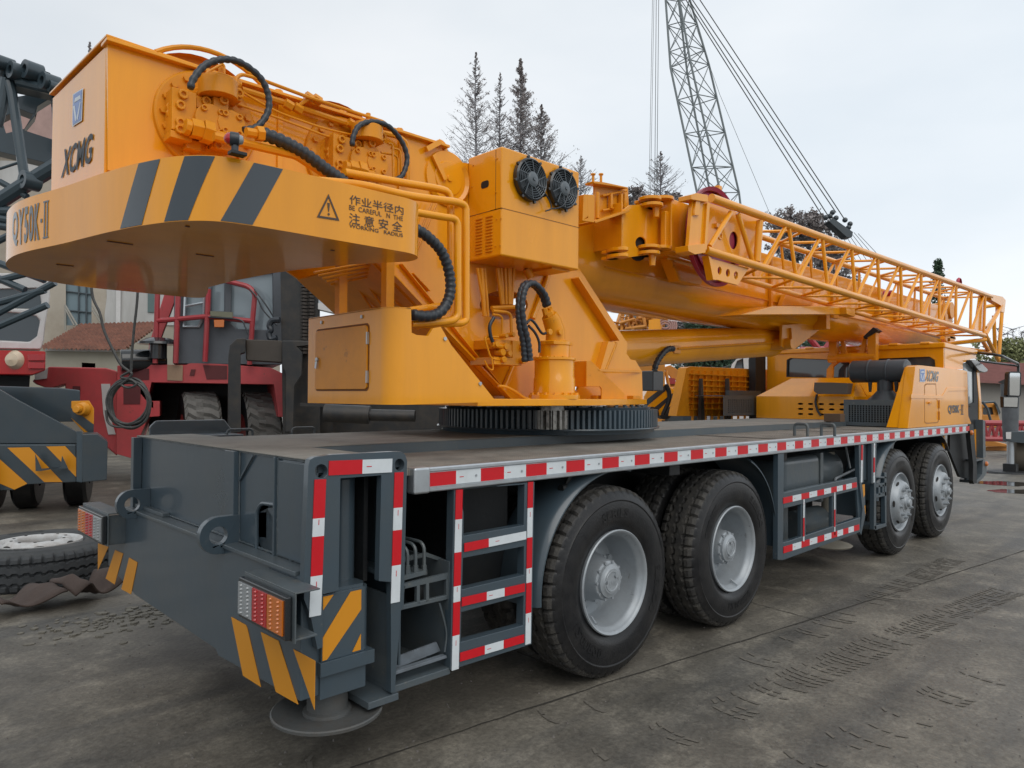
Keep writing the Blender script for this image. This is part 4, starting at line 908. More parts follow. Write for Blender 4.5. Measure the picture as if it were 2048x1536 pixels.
def cooler_box():
    # air cooler cabinet with twin fans
    y0, y1, x0, x1, z0, z1 = .55, .86, 2.57, 3.27, 2.44, 3.09
    mb = MB(); mb.box(x0, x1, y0, y1, z0, z1); cb = obj('cooler_cabinet', mb, Y, CR, bev=.012, seg=3)
    mb = MB(); zs = S(1000, 415, y=y0).z; mb.box(x0-.0015, x1+.0015, y0-.0015, y0+.1, zs-.002, zs+.002); mb.box(x0-.0015, x0+.01, y0, y1-.02, zs-.002, zs+.002); mb.box(x0-.0015, x0+.01, .60, .603, zs, z1-.01)
    obj('panel_seams', mb, mat('seam_dark', (.25, .09, .01), .7), cb)
    mb = MB()
    for c in ((455, 1), (330, 0)):
        pass
    ya = S(*KI(1310, 1200), x=x0).y; yb = S(*KI(1245, 1200), x=x0).y
    for j in range(12):
        z = S(*KI(1300, 1140+j*20), x=x0).z
        for yy in (S(*KI(1340, 1200), x=x0).y, S(*KI(1275, 1200), x=x0).y): mb.box(x0-.008, x0+.001, yy-.03, yy+.03, z-.006, z+.004)
    obj('louvres', mb, YS, cb, bev=.002)
    mb = MB(); p = S(*KI(1312, 925), x=x0); mb.plate([Vector((x0-.001, q.x, q.z)) for q in rrect(p.y-.035, p.y+.035, p.z-.022, p.z+.022, .018, 0)], (-.001, 0, 0)); obj('lock_slot', mb, SLOT, cb)
    mb = MB()
    for a, b in ((1238, 803), (1230, 940), (1383, 975), (1386, 1148), (1380, 1320), (1212, 1165), (1416, 1142), (1410, 1315), (1388, 760)):
        q = S(*KI(a, b), x=x0); mb.cyl((x0, q.y, q.z), (x0-.006, q.y, q.z), .005, 6)
    obj('screws', mb, YS, cb)
    mb = MB(); q = S(*KB(740, 115), z=z0-.03); mb.cyl((q.x, q.y, z0), (q.x+.03, q.y-.01, z0-.055), .028, 16); mb.box(q.x+.06, x1-.05, y0+.04, y1-.05, z0-.012, z0); obj('drain_pipe', mb, YS, cb)
    for a, b in ((1610, 893), (1815, 953)):
        c = S(*KI(a, b), y=y0-.03); c.y = y0; rr = .127
        mb = MB(); mb.lathe([(rr-.004, 0), (rr+.004, -.005), (rr+.004, -.035), (rr-.006, -.045), (rr-.012, -.04), (rr-.014, -.005)], c, (0, 1, 0), 40)
        for i in range(8): t = 2*math.pi*i/8+.2; mb.cyl(c+Vector(((rr+.01)*math.cos(t), -.02, (rr+.01)*math.sin(t))), c+Vector(((rr+.01)*math.cos(t), -.036, (rr+.01)*math.sin(t))), .009, 8)
        mb.disc(c+Vector((0, -.006, 0)), (0, 1, 0), rr-.012, 32, .003)
        fn = obj('cooling_fan', mb, BKG, cb)
        mb = MB()
        for k in range(6):
            r_ = .045+.014*k; mb.lathe([(r_, -.040), (r_+.003, -.043), (r_+.005, -.040)], c, (0, 1, 0), 32)
        for i in range(10):
            t = 2*math.pi*i/10; u1 = Vector((math.cos(t), 0, math.sin(t))); u2 = Vector((math.cos(t+.35), 0, math.sin(t+.35))); mb.bar(c+u1*.04+Vector((0, -.041, 0)), c+u2*(rr-.008)+Vector((0, -.041, 0)), .005, .004)
        mb.lathe([(.001, -.055), (.03, -.053), (.036, -.05), (.045, -.046), (.047, -.03)], c, (0, 1, 0), 24); mb.cyl(c+Vector((0, -.05, 0)), c+Vector((0, -.062, 0)), .012, 10)
        obj('fan_grille', mb, mat('fan_plastic', (.10, .12, .135), .35), fn)
        mb = MB()
        for i in range(7):
            t = 2*math.pi*i/7; u = Vector((math.cos(t), 0, math.sin(t))); v = Vector((-math.sin(t), 0, math.cos(t)))
            mb.plate([c+u*.04+v*.015+Vector((0, -.03, 0)), c+u*.11+v*.035+Vector((0, -.03, 0)), c+u*.11-v*.02+Vector((0, -.012, 0)), c+u*.04-v*.015+Vector((0, -.014, 0))], (0, .003, 0))
        obj('fan_blades', mb, HOSE, fn)
    mb = MB(); mb.tube(smooth([S(*KI(a, b), y=y0-.04) for a, b in ((1640, 915), (1690, 975), (1725, 1030), (1735, 1078), (1700, 1095))]), .005, 6); mb.tube(smooth([S(*KI(a, b), y=y0-.04) for a, b in ((1845, 985), (1820, 1050), (1780, 1075), (1738, 1080))]), .005, 6)
    obj('fan_wires', mb, HOSE, cb)
cooler_box()

def slew_and_pipes():
    # swing reducer and motor
    c = Vector((3.09, .60, 0)); zz = lambda v: S(1107, v, y=.6).z
    z0 = 1.594
    mb = MB(); mb.lathe([(.001, z0), (.165, z0), (.165, z0+.025), (.135, z0+.03), (.133, z0+.13), (.128, z0+.14), (.128, zz(722)-.0), (.138, zz(720)), (.138, zz(716)), (.098, zz(714)), (.098, zz(692)), (.104, zz(690)), (.104, zz(684)), (.09, zz(682)), (.05, zz(681)), (.001, zz(681))], c, (0, 0, 1), 40)
    for i in range(16): t = 2*math.pi*i/16; mb.cyl(c+Vector((.148*math.cos(t), .148*math.sin(t), z0+.025)), c+Vector((.148*math.cos(t), .148*math.sin(t), z0+.04)), .009, 6); mb.cyl(c+Vector((.13*math.cos(t), .13*math.sin(t), zz(718))), c+Vector((.13*math.cos(t), .13*math.sin(t), zz(714))), .008, 6)
    rd = obj('swing_reducer', mb, Y, CR, ang=30)
    mb = MB(); y = .58
    p = [S(*KB(a, b), y=y) for a, b in ((985, 700), (985, 610), (955, 520), (930, 470))]; mb.tube(p, [.064, .062, .058, .05], 16); mb.tube([p[3], S(*KB(915, 440), y=y)], [.04, .034], 6); mb.box(p[0].x-.09, p[0].x+.09, y-.07, y+.07, p[0].z-.02, p[0].z)
    for a, b in ((1015, 615), (925, 615)): q = S(*KB(a, b), y=y-.06); mb.cyl(q, q-Vector((0, .02, 0)), .02, 8)
    mb.cyl(S(*KB(890, 412), y=y), S(*KB(905, 470), y=y), .02, 6); mb.cyl(S(*KB(935, 405), y=y), S(*KB(950, 450), y=y), .018, 6)
    obj('swing_motor', mb, YS, CR, bev=.002)
    # hoses
    hm = HOSE
    def hose(pts, r, name='hydraulic_hose', step=.009):
        P, rs = spiral(pts, r, step); m_ = MB(); m_.tube(P, rs, 10); obj(name, m_, hm, CR, ang=80)
    hose([S(*KB(a, b), y=.52) for a, b in ((905, 400), (870, 300), (800, 215), (730, 205), (690, 270), (670, 400), (680, 560), (710, 700), (725, 870))], .020)
    hose([S(*KB(a, b), y=.50) for a, b in ((925, 390), (890, 290), (810, 205), (745, 215), (710, 300), (700, 430), (720, 570), (750, 700), (768, 860))], .020)
    def thin(k, pts, y, r, m_=HOSE, name='hydraulic_hose', sm=1):
        b = MB(); P = [S(*k(a, c_), y=y) for a, c_ in pts]; b.tube(smooth(P, 6) if sm else fil(P, .05), r, 8); obj(name, b, m_, CR, ang=80)
    thin(KB, [(740, 540), (770, 510), (810, 540), (870, 625), (915, 620)], .55, .0085)
    thin(KB, [(755, 560), (810, 620), (845, 700), (848, 790)], .55, .0085); thin(KB, [(460, 490), (425, 560), (430, 640), (450, 700)], .62, .011)
    # control valve on the plate
    mb = MB(); y = .66
    for i_, q in enumerate(((470, 680, 620, 760), (520, 720, 660, 830), (620, 690, 700, 900), (460, 830, 640, 895), (690, 720, 745, 780))): pbox(mb, KB, q[0], q[1], q[2], q[3], y-.007*i_, YP)
    for a, b, r_ in ((450, 720, .018), (530, 740, .022), (500, 790, .022), (560, 800, .018), (675, 860, .02), (680, 750, .02), (590, 640, .015), (530, 650, .015), (510, 850, .02)): q = S(*KB(a, b), y=y); mb.cyl(q+Vector((0, .02, 0)), q-Vector((0, .045, 0)), r_, 8)
    mb.cyl(S(*KB(440, 720), y=y-.02), S(*KB(540, 745), y=y-.02), .016, 8)
    obj('control_valve', mb, YS, CR, bev=.003)
    mb = MB(); T = lambda pts, y, r, f=.03, k=KB: mb.tube(fil([S(*k(a, b), y=y) for a, b in pts], f), r, 8)
    T([(410, 655), (385, 660), (390, 700), (430, 830), (470, 850), (510, 850)], .64, .006); T([(530, 640), (530, 490), (500, 470), (450, 465)], .66, .008); T([(610, 640), (605, 470), (570, 445), (450, 435)], .66, .010)
    T([(500, 655), (400, 655)], .64, .006); T([(500, 1075), (560, 1080), (640, 1120), (720, 1180), (770, 1190)], .6, .009, .06); T([(380, 860), (410, 920), (440, 940), (455, 930), (440, 830)], .63, .005)
    for x0_, x1_ in ((320, 390), (355, 378), (380, 410), (490, 530), (520, 540), (555, 565), (585, 590), (600, 600), (630, 612)):
        T([(x0_, 70), (x1_, 380 if x1_ > 420 else 480)], .78, .014 if x0_ in (355, 490) else .010)
    T([(440, 410), (660, 400)], .76, .014)
    obj('valve_lines', mb, YS, CR)
    # gussets at the front of the base
    mb = MB(); mb.plate(pp(KB, [(1250, 860), (1290, 860), (1575, 1140), (1575, 1190), (1380, 1190), (1380, 1100), (1365, 1080), (1250, 1080)], .70), (0, .012, 0)); mb.plate([S(*KB(1345, 940), y=.70), S(*KB(1360, 955), y=.70), S(*KB(1720, 965), y=YP), S(*KB(1700, 950), y=YP)], (0, 0, .01))
    a = S(*KB(1270, 860), y=.70); mb.box(a.x, a.x+.012, .705, YP, S(*KB(1250, 1080), y=.7).z, a.z)
    for q in (1330, 1640): p = S(*KB(q, 1180), y=.75); mb.box(p.x, p.x+.1, .74, .80, 1.594, 1.62)
    obj('gusset', mb, YS, CR, bev=.003)
    # thick steel pipes around the cabinet
    def pipe(pts, y, r=.021, k=KA, f=.09): 
        b = MB(); b.tube(fil([S(*k(a, c_), y=y) for a, c_ in pts], f), r, 12); obj('steel_pipe', b, Y, CR)
    pipe([(-700, -60), (560, 40), (960, 140), (1420, 200), (1500, 230), (1500, 1270), (1460, 1290), (1000, 1310)], .50)
    pipe([(400, -70), (900, 20), (1230, 75), (1360, 110), (1365, 700), (1365, 1240), (1200, 1270), (1000, 1290)], .56)
    pipe([(1040, 290), (1300, 335), (1425, 350), (1425, 1260), (1300, 1280), (1000, 1300)], .46, .020)
    pipe([(990, 1180), (1180, 1150), (1290, 1140)], .6, .02)
    b = MB(); 
    for a, c_ in ((1210, 170), (1245, 190)): b.tube([S(*KA(a, c_), y=.8), S(*KA(a-200, c_+480), y=.8)], .006, 6)
    obj('steel_pipe', b, YS, CR)
    def pipe9(pts, y, r, f=.08, m_=YS): b = MB(); b.tube(fil([S(*K9(a, c_), y=y) for a, c_ in pts], f), r, 8); obj('steel_pipe', b, m_, CR)
    pipe9([(640, 590), (860, 640), (1200, 720), (1260, 760), (1400, 850)], .58, .020)
    pipe9([(830, 270), (1150, 370), (1600, 520), (1900, 590), (1960, 640), (1960, 900)], YP-.05, .016)
    pipe9([(790, 230), (795, 190), (830, 165), (960, 200), (1280, 320), (1800, 490), (1830, 520)], YP-.1, .009, .05)
    pipe9([(840, 290), (1060, 420), (1400, 540), (1590, 580)], YP-.07, .006); pipe9([(740, 350), (1040, 450), (1440, 600), (1600, 640)], YP-.07, .006)
    pipe9([(590, 160), (600, 150), (700, 95), (712, 110), (712, 190)], YP-.12, .006, .03); pipe9([(1660, 580), (1665, 570), (1740, 510)], YP-.12, .005, .02); pipe9([(1765, 590), (1768, 515)], YP-.12, .005)
    pipe9([(1830, 640), (1860, 640), (1865, 900)], YP-.12, .006, .04); pipe9([(1850, 670), (1915, 680), (1920, 920)], YP-.1, .006, .04); pipe9([(1780, 700), (1900, 720), (1895, 900)], YP-.1, .006, .04)
    mb = MB()
    for a, b in ((1150, 375), (1215, 400), (1290, 325), (1345, 340), (1580, 505), (790, 230)): p = S(*K9(a, b), y=YP-.07); mb.cyl(p-Vector((.02, 0, -.006)), p+Vector((.02, 0, -.006)), .024, 6)
    mb.tube([S(*K9(1200, 395), y=YP-.07), S(*K9(1290, 330), y=YP-.09)], .009, 8); obj('pipe_unions', mb, YS, CR)
    H = lambda pts, y, r, step=.009: hose([S(*K9(a, b), y=y) for a, b in pts], r, step=step)
    H([(480, 265), (500, 200), (580, 105), (700, 65), (820, 85), (950, 180), (1010, 300), (1010, 420), (940, 520), (840, 548)], .62, .015)
    H([(1585, 655), (1590, 600), (1630, 520), (1720, 490), (1830, 520), (1920, 620), (1960, 740), (1930, 850), (1880, 885), (1840, 880)], .68, .014)
    H([(970, 570), (1100, 620), (1250, 700), (1400, 810), (1530, 900)], .56, .030)
    b = MB(); b.tube([S(*K9(930, 570), y=.56), S(*K9(975, 575), y=.56)], .034, 6); b.tube([S(*K9(860, 560), y=.56), S(*K9(930, 572), y=.56)], .022, 8); obj('hose_fitting', b, YS, CR)
    hose([S(*KA(a, b), y=.42) for a, b in ((1040, 440), (1150, 510), (1280, 650), (1350, 850), (1350, 1050), (1270, 1190), (1150, 1230), (1000, 1215))], .028)
    # pivot disc
    mb = MB(); c = S(*KI(1070, 890), y=YP); c.y = YP
    mb.lathe([(.001, -.02), (.1, -.02), (.105, -.014), (.165, -.014), (.17, 0)], c, (0, 1, 0), 40); mb.cyl(c, c-Vector((0, .03, 0)), .02, 6); mb.lathe([(.13, -.014), (.15, -.03), (.17, -.014)], c, (0, 1, 0), 30, R(-40), R(140))
    mb.bar(c+Vector((-.13, -.03, .11)), c+Vector((-.04, -.03, -.02)), .02, .03); mb.bar(c+Vector((-.18, -.03, .13)), c+Vector((-.08, -.03, .2)), .02, .03); obj('boom_pivot', mb, Y, CR)
    mb = MB(); c = S(*KI(1030, 690), y=YP+.01); mb.plate([c+Vector((.05*math.cos(t), 0, .05*math.sin(t))) for t in [math.pi*i/10 for i in range(11)]]+[c+Vector((-.07, 0, -.06)), c+Vector((.07, 0, -.06))], (0, .02, 0), [circ(c, .026, 14)]); obj('lifting_eye', mb, Y, CR)
slew_and_pipes()

def boom():
    xa, xb = 2.3, 12.6; prof = [(-.375, 3.085), (.375, 3.085), (.375, 2.60), (.35, 2.50), (.27, 2.41), (.14, 2.36), (0, 2.345), (-.14, 2.36), (-.27, 2.41), (-.35, 2.50), (-.375, 2.60)]
    mb = MB(); mb.plate([(xa, YC+y, z) for y, z in prof], (xb-xa, 0, 0)); bm = obj('main_boom', mb, Y, CR, bev=.012, ang=35)
    sc = lambda q, s, dz: [(y*s, (z-2.7)*s+2.7+dz) for y, z in q]
    for i in range(3): 
        mb = MB(); mb.plate([(xb+.02+i*.16, YC+y, z) for y, z in sc(prof, .93-.06*i, 0)], (.15, 0, 0)); obj('inner_section', mb, YS, bm, bev=.004)
    mb = MB(); mb.box(xb-.1, xb+.95, YC-.30, YC+.30, 2.62, 2.66); mb.box(xb-.1, xb+.0, YC-.42, YC+.42, 2.5, 3.13); mb.box(xb+.5, xb+.9, YC-.26, YC-.22, 2.55, 3.2); mb.box(xb+.5, xb+.9, YC+.22, YC+.26, 2.55, 3.2)
    mb.cyl((xb+.75, YC-.3, 3.1), (xb+.75, YC+.3, 3.1), .14, 20); mb.cyl((xb+.75, YC-.3, 2.65), (xb+.75, YC+.3, 2.65), .14, 20)
    obj('boom_head', mb, YS, bm, bev=.004)
    mb = MB(); mb.box(4.0, 12.0, YC-.385, YC-.375, 2.60, 2.612); mb.box(8.2, 8.35, YC-.41, YC-.377, 2.55, 2.95); mb.box(6.65, 6.69, YC-.41, YC-.377, 2.5, 3.06)
    for x in (9.6, 10.3): mb.box(x, x+.1, YC-.45, YC-.377, 2.65, 2.85); mb.cyl((x+.05, YC-.5, 2.75), (x+.05, YC-.37, 2.75), .05, 12)
    obj('boom_ribs', mb, YS, bm, bev=.003)
    # lift cylinder
    a = Vector((4.2, YC, 1.985)); b = Vector((7.52, YC, 2.255)); d = (b-a).normalized()
    mb = MB(); mb.lathe([(.001, 0), (.165, 0), (.165, (b-a).length-.12), (.175, (b-a).length-.10), (.172, (b-a).length-.05), (.15, (b-a).length-.01), (.1, (b-a).length+.01), (.001, (b-a).length+.01)], a, d, 40)
    lc = obj('lift_cylinder', mb, Y, CR, ang=40)
    mb = MB(); q0 = S(*K7(780, 345), y=YC-.17); q1 = S(*K7(1690, 285), y=YC-.19); mb.tube([q0, q1], .011, 8); mb.box(q0.x-.05, q0.x+.05, q0.y, q0.y+.06, q0.z-.04, q0.z+.03); mb.cyl(b+Vector((0, -.06, .0)), b+Vector((.22, -.06, .02)), .08, 16); obj('cylinder_pipe', mb, YS, lc)
    mb = MB(); P, rs = spiral([S(*K7(a_, b_), y=YC-.2) for a_, b_ in ((745, 345), (690, 350), (630, 410), (590, 480), (575, 540))], .026, .012); mb.tube(P, rs, 8); obj('hydraulic_hose', mb, HOSE, CR)
    # bracket that carries the cylinder head under the boom
    mb = MB()
    for y in (YC-.30, YC+.26): mb.plate(pp(K6, [(305, 830), (640, 800), (620, 830), (395, 1005), (330, 1010), (300, 980)], y), (0, .03, 0))
    mb.plate(pp(K6, [(370, 850), (385, 850), (395, 990), (380, 990)], YC-.33), (0, .03, 0)); p = S(*K6(330, 985), y=YC-.3); mb.cyl((p.x, YC-.38, p.z+.03), (p.x, YC+.3, p.z+.03), .06, 16)
    obj('cylinder_bracket', mb, YS, bm, bev=.004)
    # boom rest on the carrier
    mb = MB(); X = 9.3
    y0 = S(*K6(980, 1060), x=X).y; y1 = S(*K6(640, 1060), x=X).y; z = S(*K6(800, 1065), x=X).z
    mb.cyl((X, y0, z), (X, y1, z), .06, 16)
    for ya, yb, top in ((650, 705, 905), (930, 990, 880)):
        a_, b_ = S(*K6(ya, 1040), x=X).y, S(*K6(yb, 1040), x=X).y; zt = S(*K6(ya, top), x=X).z; mb.box(X-.05, X+.05, b_, a_, z-.06, zt)
    for q in ([(720, 930), (745, 930), (770, 1040), (740, 1040)], [(890, 920), (920, 910), (890, 1060), (850, 1050)], [(680, 1080), (745, 1070), (670, 1130), (665, 1230), (620, 1230), (625, 1150)], [(630, 870), (720, 890), (700, 915), (640, 905)]):
        mb.plate([S(*K6(a_, b_), x=X) for a_, b_ in q], (.05, 0, 0))
    obj('boom_rest', mb, YS, CR, bev=.004)
    mb = MB(); mb.plate([S(*K6(a_, b_), x=X-.06) for a_, b_ in ((885, 915), (960, 845), (1000, 870), (900, 930))], (.14, 0, 0)); obj('rest_pad', mb, BK, CR, bev=.004)
    # support wing under the jib
    mb = MB(); mb.plate(pp(K6, [(0, 755), (235, 692), (770, 695), (770, 752)], .62), (0, .30, 0)); mb.plate(pp(K6, [(765, 700), (830, 705), (830, 770), (770, 750)], .55), (0, .1, 0)); obj('jib_support', mb, Y, CR, bev=.004)
    mb = MB(); mb.box(7.9, 8.0, .85, 1.0, 2.4, 2.6); mb.plate(pp(K6, [(300, 690), (520, 690), (560, 600), (330, 610)], .85), (0, .05, 0)); obj('jib_bracket', mb, YS, CR, bev=.003)
boom()

def jib():
    # stowed lattice jib along the near side of the boom
    k6 = lambda a, b, y: S(*K6(a, b), y=y)
    yn0, yn1 = .36, .20; fx0, fx1 = .72, .74
    A = [S(*K5(1240, 290), y=yn0), S(*K6(1810, 625), y=yn1)]     # near top chord (rear, front)
    B = [S(*K5(1190, 745), y=yn0), S(*K6(1760, 905), y=yn1)]     # near bottom chord
    Cc = [Vector((A[0].x, fx0, A[0].z)), Vector((A[1].x, fx1, A[1].z))]; Dd = [Vector((B[0].x, fx0, B[0].z)), Vector((B[1].x, fx1, B[1].z))]
    # keep lower far chord a bit lower/narrower at rear
    jb = MB(); jb.tube(A, .034, 14); J = obj('lattice_jib', jb, Y, CR)
    for c in (B, Cc, Dd): m_ = MB(); m_.tube(c, .034 if c is B else .028, 12); obj('chord', m_, Y, J)
    m_ = MB(); n = 10
    t0 = .115
    def L_(c, t): return c[0].lerp(c[1], t)
    ts = [t0+(1-t0)*(i/(n))**1.0 for i in range(n+1)]
    # bay length grows with distance in the photo is perspective; keep equal real spacing
    for i in range(n):
        a, b = ts[i], ts[i+1]; h = (b-a)
        m_.tube([L_(B, a+h*.04), L_(A, a+h*.5)], .018, 8); m_.tube([L_(A, a+h*.56), L_(B, b-h*.02)], .018, 8)
        m_.tube([L_(Dd, a+h*.04), L_(Cc, a+h*.5)], .015, 6); m_.tube([L_(Cc, a+h*.56), L_(Dd, b-h*.02)], .015, 6)
        m_.tube([L_(A, a), L_(Cc, a+h*.5)], .014, 6); m_.tube([L_(Cc, a+h*.5), L_(A, b)], .014, 6)
        m_.tube([L_(B, a), L_(Dd, a+h*.5)], .014, 6); m_.tube([L_(Dd, a+h*.5), L_(B, b)], .014, 6)
    obj('lacing', m_, Y, J)
    # plated rear end (jib tip)
    m_ = MB(); y = yn0+.05
    m_.plate(pp(K5, [(1075, 290), (1230, 330), (1190, 740), (1040, 720)], yn0-.01), (0, .03, 0)); m_.plate(pp(K5, [(1205, 330), (1230, 335), (1200, 745), (1180, 740)], yn0-.03), (0, .05, 0))
    hole = [S(*K5(1437+38*math.cos(t), 662+78*math.sin(t)), y=yn0+.10) for t in [2*math.pi*i/20 for i in range(20)]]
    m_.plate(pp(K5, [(1060, 300), (1215, 330), (1680, 480), (1650, 860), (1250, 790), (1040, 740)], yn0+.10), (0, .012, 0), [hole])
    m_.plate([Vector((v.x, .70, v.z)) for v in pp(K5, [(1060, 300), (1215, 330), (1680, 480), (1650, 860), (1250, 790), (1040, 740)], yn0+.10)], (0, .012, 0))
    m_.tube([S(*K5(1665, 490), y=yn0), S(*K5(1640, 850), y=yn0)], .03, 12)
    m_.tube([S(*K5(1410, 415), y=yn0+.01), S(*K5(1225, 715), y=yn0+.01)], .02, 10); m_.tube([S(*K5(1470, 425), y=yn0+.01), S(*K5(1600, 840), y=yn0+.01)], .02, 10)
    c = S(*K5(1325, 618), y=yn0+.09); m_.plate(circ(c, .034, 16), (0, .02, 0), [circ(c, .018, 12)]); m_.box(c.x-.09, c.x-.0, c.y-.015, c.y+.01, c.z+.05, c.z+.085)
    for q in ([(1065, 260), (1110, 245), (1210, 262), (1215, 325), (1065, 300)], [(1035, 705), (1180, 690), (1195, 715), (1190, 770), (1100, 785), (1040, 755)]):
        m_.plate(pp(K5, q, yn0-.045), (0, .11, 0))
    m_.plate(pp(K5, [(1110, 300), (1145, 305), (1140, 440), (1095, 440), (1095, 400)], yn0-.03), (0, .02, 0))
    obj('jib_end_plates', m_, Y, J, bev=.004)
    m_ = MB(); ho = [[S(*K5(cx+17*math.cos(t), cz+34*math.sin(t)), y=yn0+.01) for t in [2*math.pi*i/16 for i in range(16)]] for cx, cz in ((1314, 927), (1387, 947), (1458, 968))]
    m_.plate(pp(K5, [(1215, 790), (1250, 822), (1572, 905), (1472, 1055), (1290, 1008), (1258, 1005)], yn0+.01), (0, .02, 0), ho); m_.plate(pp(K5, [(1215, 790), (1245, 820), (1292, 1010), (1258, 1008)], yn0), (0, .06, 0)); obj('sheave_guard', m_, Y, J, bev=.003)
    rm = mat('sheave_red', (.32, .018, .06), .4, coat=.2)
    m_ = MB(); c = S(*K5(1290, 640), y=yn0+.2); c.y = .0; c.x -= .16; c.z -= .03; r_ = .40
    m_.lathe([(.30, .50), (r_-.02, .52), (r_, .50), (r_, .47), (r_-.03, .485), (r_, .50)], c, (0, 1, 0), 48); m_.lathe([(.03, .485), (.31, .485), (.31, .505), (.03, .505)], c, (0, 1, 0), 48); obj('jib_sheave', m_, rm, J)
    m_ = MB(); 
    for q in ((1235, 190, 1260, 225), (1305, 180, 1335, 300)): pbox(m_, K5, *q, .5, .54)
    obj('sheave_cheeks', m_, Y, J, bev=.003)
    # front (root) end frame
    m_ = MB(); a, b = A[1], B[1]
    m_.plate(pp(K6, [(1725, 615), (1755, 620), (1775, 880), (1690, 870), (1640, 850), (1700, 700)], yn1+.03), (0, .012, 0), [[S(*K6(1765-20+14*math.cos(t), 720+50*math.sin(t)), y=yn1+.03) for t in [2*math.pi*i/14 for i in range(14)]]]) if 0 else m_.plate(pp(K6, [(1725, 615), (1755, 620), (1765, 880), (1690, 860)], yn1+.03), (0, .012, 0))
    far = .9
    t_ = lambda *q: m_.tube(q, .03, 8)
    e = Vector((A[1].x+.35, .25, A[1].z-.02)); f_ = Vector((B[1].x+.5, .45, B[1].z-.42))
    t_(S(*K6(1885, 690), y=yn1), S(*K6(1770, 900), y=yn1)); t_(S(*K6(1770, 900), y=yn1), S(*K6(1865, 1085), y=yn1)); t_(S(*K6(1892, 700), y=.5), S(*K6(1865, 1070), y=.5)); t_(S(*K6(1830, 760), y=.6), S(*K6(1840, 1030), y=.6))
    t_(S(*K6(1490, 965), y=.5), S(*K6(1770, 935), y=yn1)); t_(S(*K6(1500, 985), y=.5), S(*K6(1830, 1030), y=.3)); t_(S(*K6(1745, 935), y=.3), S(*K6(1790, 1010), y=.3)); t_(S(*K6(1460, 920), y=.5), S(*K6(1500, 985), y=.5)); t_(S(*K6(1750, 700), y=.6), S(*K6(1890, 680), y=.4)); t_(S(*K6(1780, 850), y=.6), S(*K6(1840, 770), y=.6))
    obj('jib_root_frame', m_, Y, J)
    m_ = MB(); m_.plate(pp(K6, [(1805, 605), (1895, 625), (1918, 650), (1908, 740), (1885, 735), (1885, 690), (1815, 650)], yn1-.02), (0, .08, 0)); obj('root_lug', m_, Y, J, bev=.004)
    # hinge blocks behind the jib tip, on the boom side
    m_ = MB(); yk = .66
    hole = [S(*K5(622+46*math.cos(t), 685+54*math.sin(t)), y=yk) for t in [2*math.pi*i/24 for i in range(24)]]
    m_.plate(pp(K5, [(455, 400), (520, 352), (620, 345), (845, 385), (835, 770), (600, 800), (455, 820)], yk), (0, .015, 0), [hole]); 
    a, b = S(*K5(455, 400), y=yk), S(*K5(845, 780), y=yk); m_.box(a.x, a.x+.012, yk, YC-.37, 2.70, 3.03); m_.box(b.x-.02, b.x, yk, YC-.37, 2.72, 3.03)
    hb = obj('hinge_box', m_, Y, CR, bev=.004)
    m_ = MB(); cq = sum(hole, Vector())/len(hole); m_.plate(circ(cq+Vector((.0, .03, 0)), .13, 20), (0, .01, 0)); obj('hinge_hole_shade', m_, SLOT, hb)  # dark disc added behind the hole, its colour stands for the shade inside
    m_ = MB(); a, b = S(*K5(880, 400), y=.55), S(*K5(1060, 780), y=.55); m_.box(a.x+.02, b.x+.02, .55, YC-.37, S(*K5(960, 770), y=.55).z, S(*K5(990, 325), y=.55).z); m_.box(a.x-.03, a.x+.019, .57, .62, b.z+.02, a.z); obj('end_box', m_, Y, CR, bev=.01)
    m_ = MB()
    def ear(pts, z, t=.022): m_.plate([Vector((S(*K5(a_, b_), z=z).x, S(*K5(a_, b_), z=z).y, z)) for a_, b_ in pts], (0, 0, t))
    for (uc, vc, wv) in ((700, 305, 90), (810, 305, 95), (715, 360, 95), (690, 728, 95), (790, 735, 95), (690, 780, 90), (415, 750, 60), (415, 805, 60)):
        p = S(*K5(uc, vc), y=.62); rr_ = wv/4.388/FPX*5.2
        m_.plate([p+Vector((rr_*math.cos(t)*1.1, .09*math.sin(t), -.01)) for t in [2*math.pi*i/18 for i in range(18)]], (0, 0, .024))
        m_.box(p.x-.02, p.x+rr_*.9, p.y, .75, p.z-.01, p.z+.012)
    for a_, b_, c_ in ((755, 370, 460), (722, 790, 885)): p = S(*K5(a_, b_), y=.60); q = S(*K5(a_, c_), y=.60); m_.cyl(p, q, .028, 10, .022)
    obj('hinge_lugs', m_, Y, hb, bev=.003)
    # bracket right of the cooler
    m_ = MB(); y = .60
    m_.plate(pp(K5, [(215, 155), (510, 195), (520, 400), (225, 510), (210, 505)], y+.16), (0, .015, 0)); m_.plate(pp(K5, [(120, 258), (150, 258), (160, 450), (110, 490)], y), (0, .16, 0)); m_.plate(pp(K5, [(150, 258), (215, 262), (212, 505), (110, 490), (120, 478), (160, 465)], y), (0, .012, 0))
    m_.plate(pp(K5, [(215, 490), (520, 390), (525, 410), (225, 510)], y+.02), (0, .15, 0)); m_.plate(pp(K5, [(205, 140), (300, 150), (510, 195), (505, 205), (210, 160)], y+.1), (0, .08, 0))
    for a_ in (203, 272): p = S(*K5(a_, 75), y=y+.12); q = S(*K5(a_, 150), y=y+.12); m_.cyl(q, p, .010, 8); m_.cyl(p-Vector((0, 0, .012)), p, .018, 8)
    p = S(*K5(240, 240), y=y+.1); q = S(*K5(240, 470), y=y+.1); m_.cyl(p, q, .016, 8)
    for t in (270, 400): m_.tube([S(*K5(285, t), y=y+.14), S(*K5(495, t-45), y=y+.14)], .010, 6)
